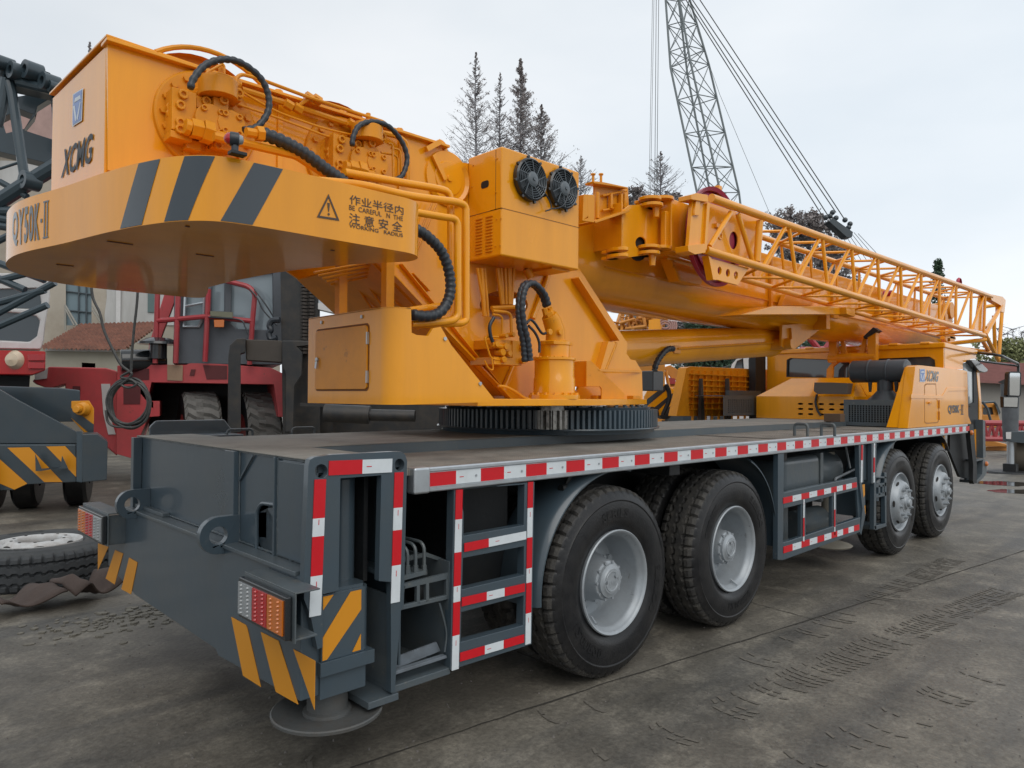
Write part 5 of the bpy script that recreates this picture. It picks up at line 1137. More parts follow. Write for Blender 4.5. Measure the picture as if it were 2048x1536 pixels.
    for t in (350, 440, 470): m_.box(S(*K5(t, 300), y=y+.14).x-.012, S(*K5(t, 300), y=y+.14).x+.012, y+.12, y+.15, S(*K5(t, 385), y=y+.14).z, S(*K5(t, 255), y=y+.14).z)
    obj('storage_bracket', m_, YS, CR, bev=.003)
    m_ = MB(); c = S(*K6(1580, 525), y=YC); m_.lathe([(.08, -.03), (.1, 0), (.08, .03)], c, (0, 1, 0), 20); c2 = S(*K6(1095, 600), y=.8); m_.cyl(c2, c2+Vector((0, .1, 0)), .04, 12); obj('small_sheave', m_, mat('small_sheave_red', (.42, .02, .05), .4), CR)
    m_ = MB(); a = S(*K5(900, 800), y=.75); m_.plate(pp(K5, [(890, 810), (1215, 810), (1150, 1055), (975, 1015)], .80), (0, .1, 0)); m_.plate(pp(K5, [(880, 808), (905, 808), (980, 1015), (960, 1020)], .7), (0, .1, 0)); obj('anchor_block', m_, YS, CR, bev=.004)
jib()

def front_end():
    # yellow side cover with name
    o = [(1180, 735), (1212, 480), (1236, 275), (1250, 263), (1290, 265), (1600, 300), (1625, 312), (1632, 640), (1655, 700)]
    y = .06
    mb = MB(); Po = pp(K8, o, y); mb.plate(Po, (0, .10, 0)); xb_ = Po[0].x; tp_ = Po[2]
    mb.plate([(xb_+.01, y+.01, 1.295), (xb_+.01, y+.22, 1.295), (tp_.x+.01, y+.11, tp_.z), (tp_.x+.01, y+.01, tp_.z)], (.3, 0, 0)); cv = obj('side_cover', mb, Y, CR, bev=.02, seg=3)
    mb = MB(); mb.plate(pp(K8, [(1205, 480), (1440, 490), (1475, 430), (1625, 432), (1625, 455), (1480, 458), (1448, 515), (1205, 512)], y-.006), (0, .012, 0)); obj('pressed_rib', mb, Y, cv, bev=.004)
    mb = MB(); 
    dp = pp(K8, [(1305, 412), (1318, 400), (1390, 400), (1396, 520), (1412, 530), (1412, 680), (1400, 695), (1318, 700), (1305, 690)], y-.0015); ce = sum(dp, Vector())/len(dp)
    mb.plate(dp, (0, .001, 0), [[ce+(p-ce)*.955 for p in dp]]); obj('door_gap', mb, mat('cover_gap', (.3, .11, .01), .6), cv)
    mb = MB(); p = S(*K8(1337, 545), y=y); mb.box(p.x-.04, p.x+.05, y-.02, y, p.z-.01, p.z+.01); 
    for b in (555, 640): q = S(*K8(1408, b), y=y); mb.cyl((q.x, y-.01, q.z-.05), (q.x, y-.01, q.z+.05), .008, 6)
    obj('handle', mb, YS, cv, bev=.003)
    mb = MB(); Q = quadmap(*pp(K8, [(1268, 290), (1308, 290), (1305, 388), (1268, 388)], y-.002)); q_ = lambda pts, k: [Q(a, b)+Vector((0, -.0012*k, 0)) for a, b in pts]
    mb.cm = 1; mb.plate(q_([(0, 0), (1, 0), (1, 1), (0, 1)], 0), (0, -.001, 0)); mb.cm = 0; mb.plate(q_([(.08, .04), (.92, .04), (.92, .96), (.08, .96)], 1), (0, -.001, 0)); mb.cm = 1
    for q in ([(.3, .82), (.78, .82), (.86, .70), (.2, .70)], [(.12, .6), (.28, .6), (.48, .2), (.48, .1), (.38, .1)], [(.88, .6), (.78, .6), (.54, .2), (.54, .1), (.64, .1)]): mb.plate(q_(q, 2), (0, -.001, 0))
    obj('badge', mb, [BLUE, WHT], cv, sm=False)
    mb = MB(); write(mb, 'XCMG', quadmap(*pp(K8, [(1318, 298), (1412, 310), (1408, 388), (1305, 384)], y-.003)), bold=.035, shear=.2)
    write(mb, 'QY50K', quadmap(*pp(K8, [(1480, 562), (1566, 560), (1566, 630), (1480, 632)], y-.003)), bold=.05); mb.plate(pp(K8, [(1568, 592), (1574, 592), (1574, 602), (1568, 602)], y-.003), (0, -.0005, 0))
    for a, b, c, d in ((1579, 1583, 562, 630), (1589, 1593, 562, 630), (1576, 1597, 558, 563), (1576, 1597, 628, 633)): mb.plate(pp(K8, [(a, c), (b, c), (b, d), (a, d)], y-.003), (0, -.0005, 0))
    obj('lettering', mb, BKG, cv, sm=False)
    # far side cover seen from inside (ribbed)
    yf = 2.52; mb = MB()
    mb.plate(pp(K7, [(770, 945), (860, 515), (890, 502), (1590, 530), (1590, 945)], yf), (0, .02, 0)); mb.plate(pp(K7, [(770, 945), (860, 515), (885, 505), (870, 700), (890, 945)], yf-.12), (0, .12, 0))
    fc = obj('side_cover', mb, YS, CR, bev=.004)
    mb = MB()
    for i in range(12): 
        a_ = 905+i*58; p = S(*K7(a_, 540), y=yf); mb.box(p.x-.008, p.x+.008, yf-.03, yf, 1.3, p.z)
    for b in (568, 620, 672, 720, 775, 830, 885): p = S(*K7(880, b), y=yf); q = S(*K7(1560, b), y=yf); mb.box(p.x, q.x, yf-.035, yf, p.z-.008, p.z+.008)
    obj('cover_ribs', mb, YS, fc)
    mb = MB()
    for a_ in (1005, 1240): p0 = S(*K7(a_-20, 940), y=yf-.1); p1 = S(*K7(a_+20, 940), y=yf-.1); zt = S(*K7(a_, 610), y=yf-.1).z; mb.plate([(p0.x, yf-.1, 1.3), (p1.x, yf-.1, 1.3), (p1.x-.06, yf-.1, zt), (p0.x+.02, yf-.1, zt)], (0, .04, 0))
    obj('cover_stays', mb, mat('brown_grey_steel', (.06, .055, .05), .6), fc)
    # perforated steps
    def grating(k, q, y, rows, cols, xr=None):
        P = pp(k, q, y); mb = MB(); x0, x1 = P[0].x, P[1].x; z0, z1 = P[2].z, P[0].z; holes = []
        mx_, mz = (x1-x0)*.12, (z1-z0)*.12
        for i in range(cols):
            for j in range(rows):
                cx = x0+mx_+(x1-x0-2*mx_)*(i+.5)/cols; cz = z0+mz+(z1-z0-mz*2.5)*(j+.5)/rows; rx_, rz = (x1-x0-2*mx_)/cols*.3, (z1-z0-2.5*mz)/rows*.3
                holes.append([(cx-rx_, y, cz-rz), (cx+rx_, y, cz-rz), (cx+rx_, y, cz+rz), (cx-rx_, y, cz+rz)])
        mb.plate([(x0, y, z0), (x1, y, z0), (x1, y, z1), (x0, y, z1)], (0, .006, 0), holes); mb.box(x0, x1, y+.006, y+.4, z1-.01, z1)
        return mb
    # near guard: faces the rear-side, in the x plane
    X = 8.2; P = [S(*K8(a, b), x=X) for a, b in ((700, 520), (1090, 525), (1050, 715), (700, 712))]; ya, yb, z0, z1 = P[1].y, P[0].y, 1.30, P[0].z
    mb = MB(); holes = []
    for i in range(15):
        for j in range(8):
            cy = yb-.05-(yb-ya-.1)*(i+.5)/15; cz = z0+.04+(z1-z0-.10)*(j+.5)/8; r_ = (yb-ya)/15*.26; holes.append([(X, cy-r_, cz-r_), (X, cy+r_, cz-r_), (X, cy+r_, cz+r_), (X, cy-r_, cz+r_)])
    mb.plate([(X, ya, z0), (X, yb, z0), (X, yb, z1), (X, ya, z1)], (.006, 0, 0), holes); mb.box(X+.006, X+.5, yb-.006, yb, z0, z1); mb.box(X+.006, X+.5, ya, yb-.006, z1-.006, z1)
    obj('exhaust_guard', mb, GL, CR, sm=False)
    mb = MB(); mb.box(X+.1, X+.4, ya+.02, yb-.02, z0, z1-.02); obj('exhaust_silencer', mb, BK, CR)
    mb = grating(K7, [(1190, 760), (1480, 760), (1480, 935), (1190, 935)], 2.0, 7, 14); obj('exhaust_guard', mb, GL, CR, sm=False)
    mb = MB(); p0, p1 = S(*K7(1240, 715), y=2.2), S(*K7(1520, 715), y=2.2); mb.box(p0.x, p1.x, 2.2, 2.25, 1.4, p0.z); obj('guard_panel', mb, GL, CR)
    # engine hood
    X = 8.4
    a = S(*K8(48, 640), x=X); b = S(*K8(760, 650), x=X)
    yf_, yn = a.y, .74; zt = S(*K8(190, 362), x=X+.3).z; zm = S(*K8(60, 495), x=X).z
    mb = MB(); Xe = 9.42
    sec = [(yf_, 1.35), (yf_, zm), (yf_-.28, zt), (yn+.12, zt), (yn, zm+.02), (yn, 1.35)]
    holes = []
    rows = [S(*K8(400, v), x=X).z for v in (552, 590, 628)]
    for a_ in (377, 453, 532, 610, 690):
        p = S(*K8(a_, 590), x=X).y
        if p < yn+.06: continue
        for zr in rows: holes.append([(X, p+.035*math.cos(t)*(1), zr+.013*math.sin(t)) for t in [2*math.pi*i/14 for i in range(14)]])
    mb.plate([(X, y_, z_) for y_, z_ in ((yf_, 1.352), (yf_, zm), (yn, zm), (yn, 1.352))], (.012, 0, 0), holes)
    mb.plate([(X+.4, y_, z_) for y_, z_ in sec], (Xe-X-.4, 0, 0))
    mb.add([(X, yf_, zm), (X, yn, zm), (X+.4, yn+.12, zt), (X+.4, yf_-.28, zt), (X, yf_, 1.352), (X+.4, yf_, 1.352), (X+.4, yf_, zm), (X, yn, 1.352), (X+.4, yn, 1.352), (X+.4, yn, zm)], [(0, 1, 2, 3), (0, 3, 6), (1, 9, 2), (4, 0, 6, 5), (7, 8, 9, 1)])
    hd = obj('engine_hood', mb, Y, CR, ang=25)
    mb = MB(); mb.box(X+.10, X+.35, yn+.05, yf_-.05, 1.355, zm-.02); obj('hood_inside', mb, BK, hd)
    mb = MB(); xx = X-.16; P = [S(*K8(a_, b_), x=xx) for a_, b_ in ((480, 392), (600, 392), (735, 398), (720, 480), (500, 478), (475, 455))]; mb.plate(P, (.14, 0, 0)); lb = obj('work_lamp', mb, mat('lamp_housing', (.10, .08, .065), .5), CR, bev=.006)
    mb = MB(); mb.tube(smooth([S(*K8(a_, b_), x=X-.02) for a_, b_ in ((500, 480), (490, 540), (505, 600), (530, 640))]), .014, 8); mb.tube(smooth([S(*K8(a_, b_), x=X+.2) for a_, b_ in ((565, 495), (560, 440), (600, 415))]), .006, 6); obj('cable', mb, HOSE, lb)
    mb = MB(); p = S(*K8(630, 680), z=1.36); mb.box(p.x-.06, p.x+.06, p.y-.09, p.y+.09, 1.352, 1.44); obj('junction_box', mb, mat('brown_box', (.10, .06, .035), .6), CR, bev=.004)
    # air cleaner
    X = 8.5; y0, y1 = .20, .78; c = S(*K8(1000, 308), x=X).z; r_ = .130
    mb = MB(); prof = [(.001, 0), (r_-.02, 0), (r_, .02), (r_, .20), (r_+.008, .205), (r_+.008, .215), (r_, .22), (r_, .40), (r_+.008, .405), (r_+.008, .415), (r_, .42), (r_, .60), (r_-.02, .62), (.001, .62)]
    mb.lathe(prof, (X, y0-.02, c), (0, 1, 0), 36); yq = S(*K8(1010, 400), x=X).y; mb.cyl((X, yq, 1.5), (X, yq, c), .085, 24); mb.lathe([(.2, 1.5), (.2, 1.58), (.12, 1.66), (.085, 1.70)], (X, yq, 0), (0, 0, 1), 24)
    ac = obj('air_cleaner', mb, mat('cleaner_grey', (.045, .055, .065), .38), CR)
    mb = MB()
    for a_ in (910, 1105): q = S(*K8(a_, 400), x=X).y; mb.cyl((X-.05, q, c-.12), (X-.05, q, c-.24), .025, 8, .015)
    obj('drain_valves', mb, HOSE, ac)
    # cab
    x0, x1, y0, y1, zr = 9.5, 10.95, .10, 2.36, 2.26
    Xc = x0
    wl = lambda q: [S(*K8(a_, b_), x=Xc) for a_, b_ in q]
    w1 = wl([(272, 350), (275, 225), (300, 210), (590, 222), (720, 230), (742, 245), (738, 358)])
    w2 = wl([(960, 215), (1340, 200), (1380, 225), (1388, 330), (960, 330)])
    mb = MB(); mb.plate([(Xc, y1, 1.0), (Xc, y1, zr-.02), (Xc, y0, zr), (Xc, y0, 1.0)], (.05, 0, 0), [w1, w2])
    mb.box(Xc+.05, x1, y1-.05, y1, 1.0, zr-.02); cab = obj('cab', mb, Y, CR, bev=.006)
    mb = MB(); mb.plate([(Xc-.02, y0-.02, zr-.03), (x1, y0-.02, zr-.05), (x1+.05, y0+.1, zr-.06), (x1+.05, y1-.1, zr-.06), (Xc-.02, y1+.02, zr-.03)], (0, 0, .07))
    for i in range(6): y_ = 2.1-i*.36; mb.box(Xc-.03, Xc+.3, y_-.06, y_+.06, zr+.02, zr+.055)
    obj('cab_roof', mb, Y, cab, bev=.02, seg=3)
    mb = MB(); 
    for wq in (w1, w2): mb.plate([p+Vector((.02, 0, 0)) for p in wq], (.006, 0, 0))
    obj('rear_window', mb, GLS, cab, sm=False)
    mb = MB(); 
    for wq in (w1, w2): ce = sum(wq, Vector())/len(wq); mb.plate([ce+(p-ce)*1.0+Vector((-.002, 0, 0)) for p in wq], (.006, 0, 0), [[ce+(p-ce)*.95+Vector((-.002, 0, 0)) for p in wq]])
    obj('window_seal', mb, BK, cab, sm=False)
    mb = MB(); mb.box(Xc-.3, Xc-.0, y1+.02, y1+.12, 1.3, 2.22); obj('rear_pillar', mb, BK, cab)
    # near side: cab door
    ys = .10
    q = lambda pts, y_: [S(*KC(a_, b_), y=y_) for a_, b_ in pts]
    mb = MB(); mb.plate(q([(-60, 75), (0, 80), (265, 155), (275, 190), (215, 195), (130, 240), (135, 300), (-60, 300)], ys), (0, .03, 0)); mb.plate(q([(272, 310), (300, 320), (330, 760), (332, 1205), (268, 1215), (250, 918), (300, 905), (300, 640)], ys), (0, .03, 0)); mb.box(S(*KC(-60, 200), y=ys).x, S(*KC(190, 200), y=ys).x, ys+.005, ys+.03, 1.3, 2.2) if 0 else None
    dr = obj('cab_door', mb, Y, cab, bev=.004)
    mb = MB(); mb.plate(q([(190, 250), (255, 240), (275, 320), (298, 640), (190, 690)], ys+.02), (0, .01, 0)); mb.plate(q([(130, 240), (215, 215), (255, 320), (260, 620), (185, 660), (135, 300)], ys+.016), (0, .005, 0)); obj('door_window', mb, mat('pale_glass', (.22, .25, .26), .1, coat=.5), cab, sm=False)
    mb = MB(); mb.plate(q([(185, 690), (298, 640), (298, 905), (245, 915), (215, 850), (188, 830)], ys+.01), (0, .01, 0)); mb.plate(q([(240, 230), (258, 228), (290, 500), (290, 640), (250, 670), (185, 680), (185, 665), (245, 640)], ys+.005), (0, .01, 0)); obj('door_trim', mb, BK, cab, sm=False)
    mb = MB(); mb.plate(q([(210, 205), (260, 200), (330, 240), (388, 300), (385, 325), (350, 335), (300, 320), (275, 290)], ys-.05), (0, .08, 0)); obj('mirror_arm_cover', mb, BKG, cab, bev=.01)
    # black splash panel + step
    mb = MB(); mb.plate(q([(0, 950), (190, 925), (240, 870), (245, 1280), (240, 1440), (100, 1400), (60, 1300), (0, 1150)], .12), (0, .03, 0)); mb.plate(q([(195, 870), (240, 862), (275, 1280), (275, 1460), (245, 1475), (235, 1440), (238, 1280)], .0), (0, .05, 0)); obj('splash_panel', mb, BK, CR)
    mb = MB(); mb.plate(q([(268, 1225), (350, 1215), (375, 1290), (378, 1360), (345, 1410), (275, 1470), (275, 1440), (330, 1375), (340, 1230), (275, 1245)], -.0), (0, .2, 0)); mb.plate(q([(338, 815), (360, 830), (365, 1200), (340, 1210)], .02), (0, .1, 0)); obj('front_step', mb, GL, CR, bev=.004)
    mb = MB(); 
    for a_, b_ in ((215, 950), (368, 1268)): p = S(*KC(a_, b_), y=-.005); mb.lathe([(.001, -.03), (.03, -.02), (.035, 0)], p, (0, 1, 0), 14)
    obj('side_marker_lamp', mb, LAMB, CR)
    # mirror
    yk = -.22; mb = MB(); T = lambda pts, r=.014: mb.tube(fil([S(*KC(a_, b_), y=yk) for a_, b_ in pts], .15), r, 8)
    mb.tube(fil([S(*KC(270, 130), y=ys), S(*KC(510, 155), y=yk), S(*KC(700, 245), y=yk), S(*KC(700, 330), y=yk)], .15), .018, 8); mb.tube([S(*KC(290, 215), y=ys), S(*KC(690, 265), y=yk)], .014, 8)
    ma = obj('mirror_arm', mb, BKG, cab)
    d = (S(*KC(660, 450), y=yk)-CAM).dot(F_); D_ = lambda pts, dd=0: [S(*KC(a_, b_), d=d+dd) for a_, b_ in pts]
    mb = MB(); mb.plate(D_([(600, 340), (615, 322), (715, 322), (732, 340), (728, 565), (712, 582), (600, 578), (588, 565)]), FH*.08); mb.plate(D_([(542, 578), (690, 578), (706, 590), (700, 690), (690, 700), (545, 692)]), FH*.06); obj('mirror_housing', mb, BKG, ma, bev=.004)
    mb = MB(); mb.plate(D_([(612, 350), (618, 336), (712, 338), (718, 350), (712, 560), (705, 570), (610, 565)], -.006), FH*.003); mb.plate(D_([(552, 588), (690, 588), (696, 598), (690, 686), (552, 682)], -.006), FH*.003); obj('mirror_glass', mb, mat('mirror', (.8, .82, .82), .03, metal=1, rv=.01), ma, sm=False)
front_end()

# ================================================================ SURROUNDINGS
def D_(k, pts, d): return [S(*(k(a, b) if k else (a, b)), d=d) for a, b in pts]
def slab(mb, k, pts, d, th=.2, holes=()):
    P = D_(k, pts, d); c = sum(P, Vector())/len(P)-CAM; c.z = 0; mb.plate(P, c.normalized()*th, [D_(k, h, d) for h in holes]); return mb
def part(name, k, pts, d, th, m, parent, bev=.0, holes=(), **kw):
    b = MB(); slab(b, k, pts, d, th, holes); return obj(name, b, m, parent, bev=bev, **kw)
def gnd(u, d): p = S(u, 790, d=d); return Vector((p.x, p.y, 0))
def tubes(name, k, lst, d, r, m, parent, n=8, f=0):
    b = MB()
    for pts in lst: P = D_(k, pts, d); b.tube(fil(P, f) if f else P, r, n)
    return obj(name, b, m, parent)
DG = mat('dark_grey_paint', (.040, .056, .068), .34, var=.15, vs=2, coat=.25, dirt=(.07, .07, .065), da=.4, ds=3)
WP = mat('white_paint', (.58, .57, .56), .38, coat=.3, dirt=(.3, .28, .25), da=.3, ds=3)
OLDR = mat('faded_red_paint', (.50, .065, .072), .46, var=.2, vs=1.5, dirt=(.20, .07, .06), da=.5, ds=1.6, chips=((.12, .07, .05), 3, .62, .7))
OR2 = mat('orange_paint_far', (.55, .22, .03), .5, var=.15, dirt=(.25, .12, .04), da=.4)

def spare_wheel():
    c = S(78, 1082, z=.31); c.z = 0; t = thing('spare_wheel', 'truck wheel with white rim lying flat on the ground behind the crane', 'wheel', c)
    s_ = 1.13
    def lay(mb): o = MB(); o.f = list(mb.f); o.m = list(mb.m); o.v = [Vector((c.x+v.x*s_, c.y+v.z*s_, .31-v.y*s_)) for v in mb.v]; return o
    obj('tyre', lay(WH['tyre']), [mat('dusty_rubber', (.030, .033, .035), .6, var=.25, vs=14, dirt=(.08, .08, .075), da=.5, ds=8), mat('dusty_tread', (.032, .036, .040), .7, var=.3, vs=14, dirt=(.07, .075, .078), da=.5, ds=12)], t, ang=28)
    mb = MB(); mb.lathe([(.292, .03), (.298, .008), (.294, -.006), (.283, -.002), (.270, .02), (.262, .03), (.245, .035), (.235, .02), (.215, -.01), (.198, -.020), (.165, -.022), (.155, -.015), (.150, .01), (.150, .03), (.165, .03)], (0, 0, 0), (0, 1, 0), 64); rim = obj('rim', lay(mb), mat('old_white_rim', (.50, .51, .51), .5, var=.1, vs=8, dirt=(.20, .13, .08), da=.55, ds=9), t, ang=50)
    mb = MB()
    for i in range(6):
        a = 2*math.pi*i/6+.35; cc = Vector((.232*math.cos(a), .012, .232*math.sin(a))); tt = Vector((-math.sin(a), 0, math.cos(a))); n_ = Vector((math.cos(a)*.7, -.7, math.sin(a)*.7)); q = tt.cross(n_)
        mb.plate([cc+tt*.040*math.cos(b)+q*.013*math.sin(b)+n_*.002 for b in [2*math.pi*k/14 for k in range(14)]], n_*.002)
    for i in range(10): a = 2*math.pi*i/10; cc = Vector((.18*math.cos(a), -.0235, .18*math.sin(a))); mb.plate([cc+Vector((.011*math.cos(b), 0, .011*math.sin(b))) for b in [2*math.pi*k/10 for k in range(10)]], (0, -.001, 0))
    obj('rim_hole_shade', lay(mb), SLOT, rim)  # flat dark plates on the rim, hole shade put into the colour
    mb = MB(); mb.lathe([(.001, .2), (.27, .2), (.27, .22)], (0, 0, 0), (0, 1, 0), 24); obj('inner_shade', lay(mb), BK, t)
spare_wheel()

def mats_on_ground():
    m = mat('brown_rubber_mat', (.060, .040, .032), .75, var=.3, vs=8, bump=.4, bs=30)
    for nm, (u0, v0), (u1, v1), wd, amp, ph, lab in (('rubber_mat', (360, 660), (640, 590), .30, .17, .3, 'wavy brown strip of rubber curling up beside the spare wheel'), ('rubber_mat', (-60, 730), (330, 650), .34, .11, 2.0, 'flat folded brown rubber sheet under the spare wheel, at the left edge')):
        a = S(*KF(u0, v0), z=0.02); b = S(*KF(u1, v1), z=0.02); d = (b-a); q = Vector((-d.y, d.x, 0)).normalized(); mb = MB(); n = 26; vs = []; fs = []
        for i in range(n+1):
            for j in range(7):
                t = i/n; s_ = j/6-.5; z = .03+amp*(.5+.5*math.sin(t*7+ph+s_*1.2))*(1-abs(s_)*.6)+.006*math.sin(j*2.4)
                vs.append(a+d*t+q*(s_*wd*(1+.3*math.sin(t*7+ph)))+Vector((0, 0, z)))
        for i in range(n):
            for j in range(6): k = i*7+j; fs.append((k, k+1, k+8, k+7))
        mb.add(vs, fs); o = obj(nm, mb, m, label=lab, cat='mat'); sm_ = o.modifiers.new('thickness', 'SOLIDIFY'); sm_.thickness = .012
mats_on_ground()

def carrier():
    d = 9.5; t = thing('crane_carrier', 'dark grey outrigger end of a parked crane with yellow hazard stripes, left edge', 'crane', gnd(90, d))
    part('body', KE, [(-300, 690), (395, 712), (530, 728), (530, 935), (-300, 950)], d+1.0, 1.6, DG, t, .02)
    part('frame', KE, [(-300, 720), (0, 722), (112, 790), (440, 965), (520, 1010), (512, 1082), (-300, 1082)], d, .9, DG, t, .02)
    part('beam', KE, [(-300, 1085), (505, 1085), (507, 1335), (180, 1352), (90, 1390), (-300, 1395)], d-.05, .9, DG, t, .02)
    mb = MB()
    for q in ([(48, 1108), (195, 1105), (414, 1335), (292, 1335)], [(305, 1100), (430, 1097), (503, 1175), (503, 1302)], [(-100, 1075), (0, 1185), (180, 1345), (95, 1385), (0, 1345), (-100, 1280)]): slab(mb, KE, q, d-.056, .004)
    obj('hazard_stripes', mb, STY, t)
    part('outrigger_box', KE, [(545, 1020), (640, 1018), (712, 1070), (706, 1322), (545, 1338)], d-.2, .6, DG, t, .01)
    part('post', KE, [(505, 1000), (540, 1000), (560, 1040), (545, 1340), (505, 1335)], d-.15, .15, G, t, .01)
    mb = MB(); slab(mb, KE, [(232, 1150), (275, 1248), (450, 1245), (410, 1160), (400, 1240), (270, 1262), (235, 1262)], d-.16, .06); obj('step_bracket', mb, DG, t, .0)
    part('corner_plate', KE, [(470, 800), (590, 797), (622, 850), (618, 1012), (560, 1012), (470, 915)], d+.5, .1, STY, t, .01)
    mb = MB(); slab(mb, KE, [(470, 845), (620, 955), (618, 1012), (590, 1012), (470, 910)], d+.49, .006); obj('plate_stripe', mb, DG, t)
    mb = MB(); c = S(*KE(557, 853), d=d+.5); mb.cyl(c, c-FH*.12, .10, 20, .08); mb.cyl(c-FH*.12, c-FH*.2, .05, 16); obj('knob', mb, STY, t, .01)
    for i, (u, dd) in enumerate(((60, d+.6), (160, d+.9), (-20, d+.2))):
        c = gnd(u if i < 2 else u, dd)+Vector((0, 0, .5)); mb = MB(); mb.lathe([(.2, -.14), (.45, -.14), (.5, -.1), (.5, .1), (.45, .14), (.2, .14)], c, R0*.9+FH*.4, 28); obj('tyre', mb, RUB, t)
        mb = MB(); mb.lathe([(.001, .1), (.2, .1), (.22, -.1), (.001, -.1)], c, R0*.9+FH*.4, 20); obj('rim', mb, DG, t)
carrier()

def left_crane():
    d = 11.5; t = thing('lattice_boom_crane', 'white and red crane cab with a dark blue-grey lattice boom above it, left edge', 'crane', gnd(-20, d))
    W1 = [(-60, 60), (235, 52), (262, 80), (275, 160), (250, 192), (-60, 180)]; W2 = [(-60, 205), (180, 222), (240, 238), (265, 268), (245, 370), (195, 408), (-60, 395)]
    cab = part('cab', KE, [(-500, -60), (290, -40), (325, 20), (332, 110), (300, 290), (290, 400), (272, 458), (-500, 445)], d, 1.8, WP, t, .03, holes=(W1, W2))
    for wq in (W1, W2): part('window', KE, wq, d+.05, .02, mat('cab_glass', (.045, .06, .07), .08, coat=.5), cab)
    bp = part('bumper', KE, [(-500, 452), (302, 472), (300, 598), (215, 628), (-500, 620)], d-.35, 1.2, mat('bright_red_paint', (.45, .012, .012), .4, coat=.2, dirt=(.2, .03, .02), da=.4), t, .02)
    c = S(*KE(95, 528), d=d-.36); mb = MB(); mb.lathe([(.001, .10), (.10, .07), (.145, .0), (.15, -.01), (.001, -.01)], c, -FH, 28); obj('headlight', mb, mat('lamp_glass_warm', (.62, .50, .36), .15, coat=.6), bp)
    for v0, v1 in ((488, 532), (542, 585)): part('red_lens', KE, [(183, v0), (300, v0+4), (297, v1), (183, v1)], d-.40, .05, LRED, bp, .01)
    part('chassis', KE, [(-500, 620), (200, 625), (190, 760), (-500, 760)], d+.3, 1.4, BK, t)
    # dark lattice boom
    d = 10.2; m = mat('boom_blue_grey', (.035, .055, .068), .35, coat=.2, var=.15)
    b = MB()
    for q, r in (([(60, 540), (80, 620), (165, 1200)], .065), ([(-20, 1340), (190, 1205), (380, 1090)], .11), ([(0, 500), (30, 430), (45, 400)], .08), ([(40, 520), (0, 760), (-20, 830)], .07), ([(0, 1115), (120, 1075)], .02), ([(0, 1200), (180, 1300)], .045), ([(-20, 1395), (250, 1400)], .07), ([(-20, 1440), (150, 1470)], .06), ([(-20, 1490), (250, 1530)], .06), ([(120, 540), (360, 600)], .07), ([(-20, 1290), (170, 1220)], .05)):
        b.tube(D_(K0, q, d), r, 10)
    bo = obj('lattice_boom', b, m, t)
    mb = MB(); slab(mb, K0, [(-10, 400), (40, 400), (60, 440), (200, 430), (330, 480), (400, 570), (400, 940), (360, 960), (340, 620), (60, 560), (-10, 560)], d+.1, .3); slab(mb, K0, [(-200, 690), (100, 640), (330, 600), (345, 640), (250, 700), (160, 860), (345, 920), (345, 1085), (-10, 1000), (-200, 970)], d+.6, .3, holes=([(130, 720), (235, 760), (160, 850), (40, 880), (10, 780)],)); obj('end_plate', mb, m, bo, bev=.01)
    mb = MB()
    for x, y, r in ((115, 475, .12), (210, 470, .13), (325, 545, .12), (370, 580, .08), (195, 1195, .13), (25, 420, .1)):
        c = S(*K0(x, y), d=d-.05); mb.lathe([(.5*r, -.1), (r, -.1), (r, .12), (.5*r, .12), (.5*r, -.1)], c, FH*.8+R0*.5, 18)
    obj('pin_boss', mb, m, bo)
    b = MB()
    for q in ([(-20, 590), (90, 560)], [(-20, 500), (90, 540)], [(-20, 545), (80, 520)], [(-20, 640), (95, 590)], [(-20, 615), (110, 545)], [(-20, 470), (60, 430)], [(-20, 530), (50, 560)]): b.tube(D_(None, [(x*1.0, y+20) for x, y in q], d-.3), .05, 8)
    obj('lacing', b, m, bo)
left_crane()

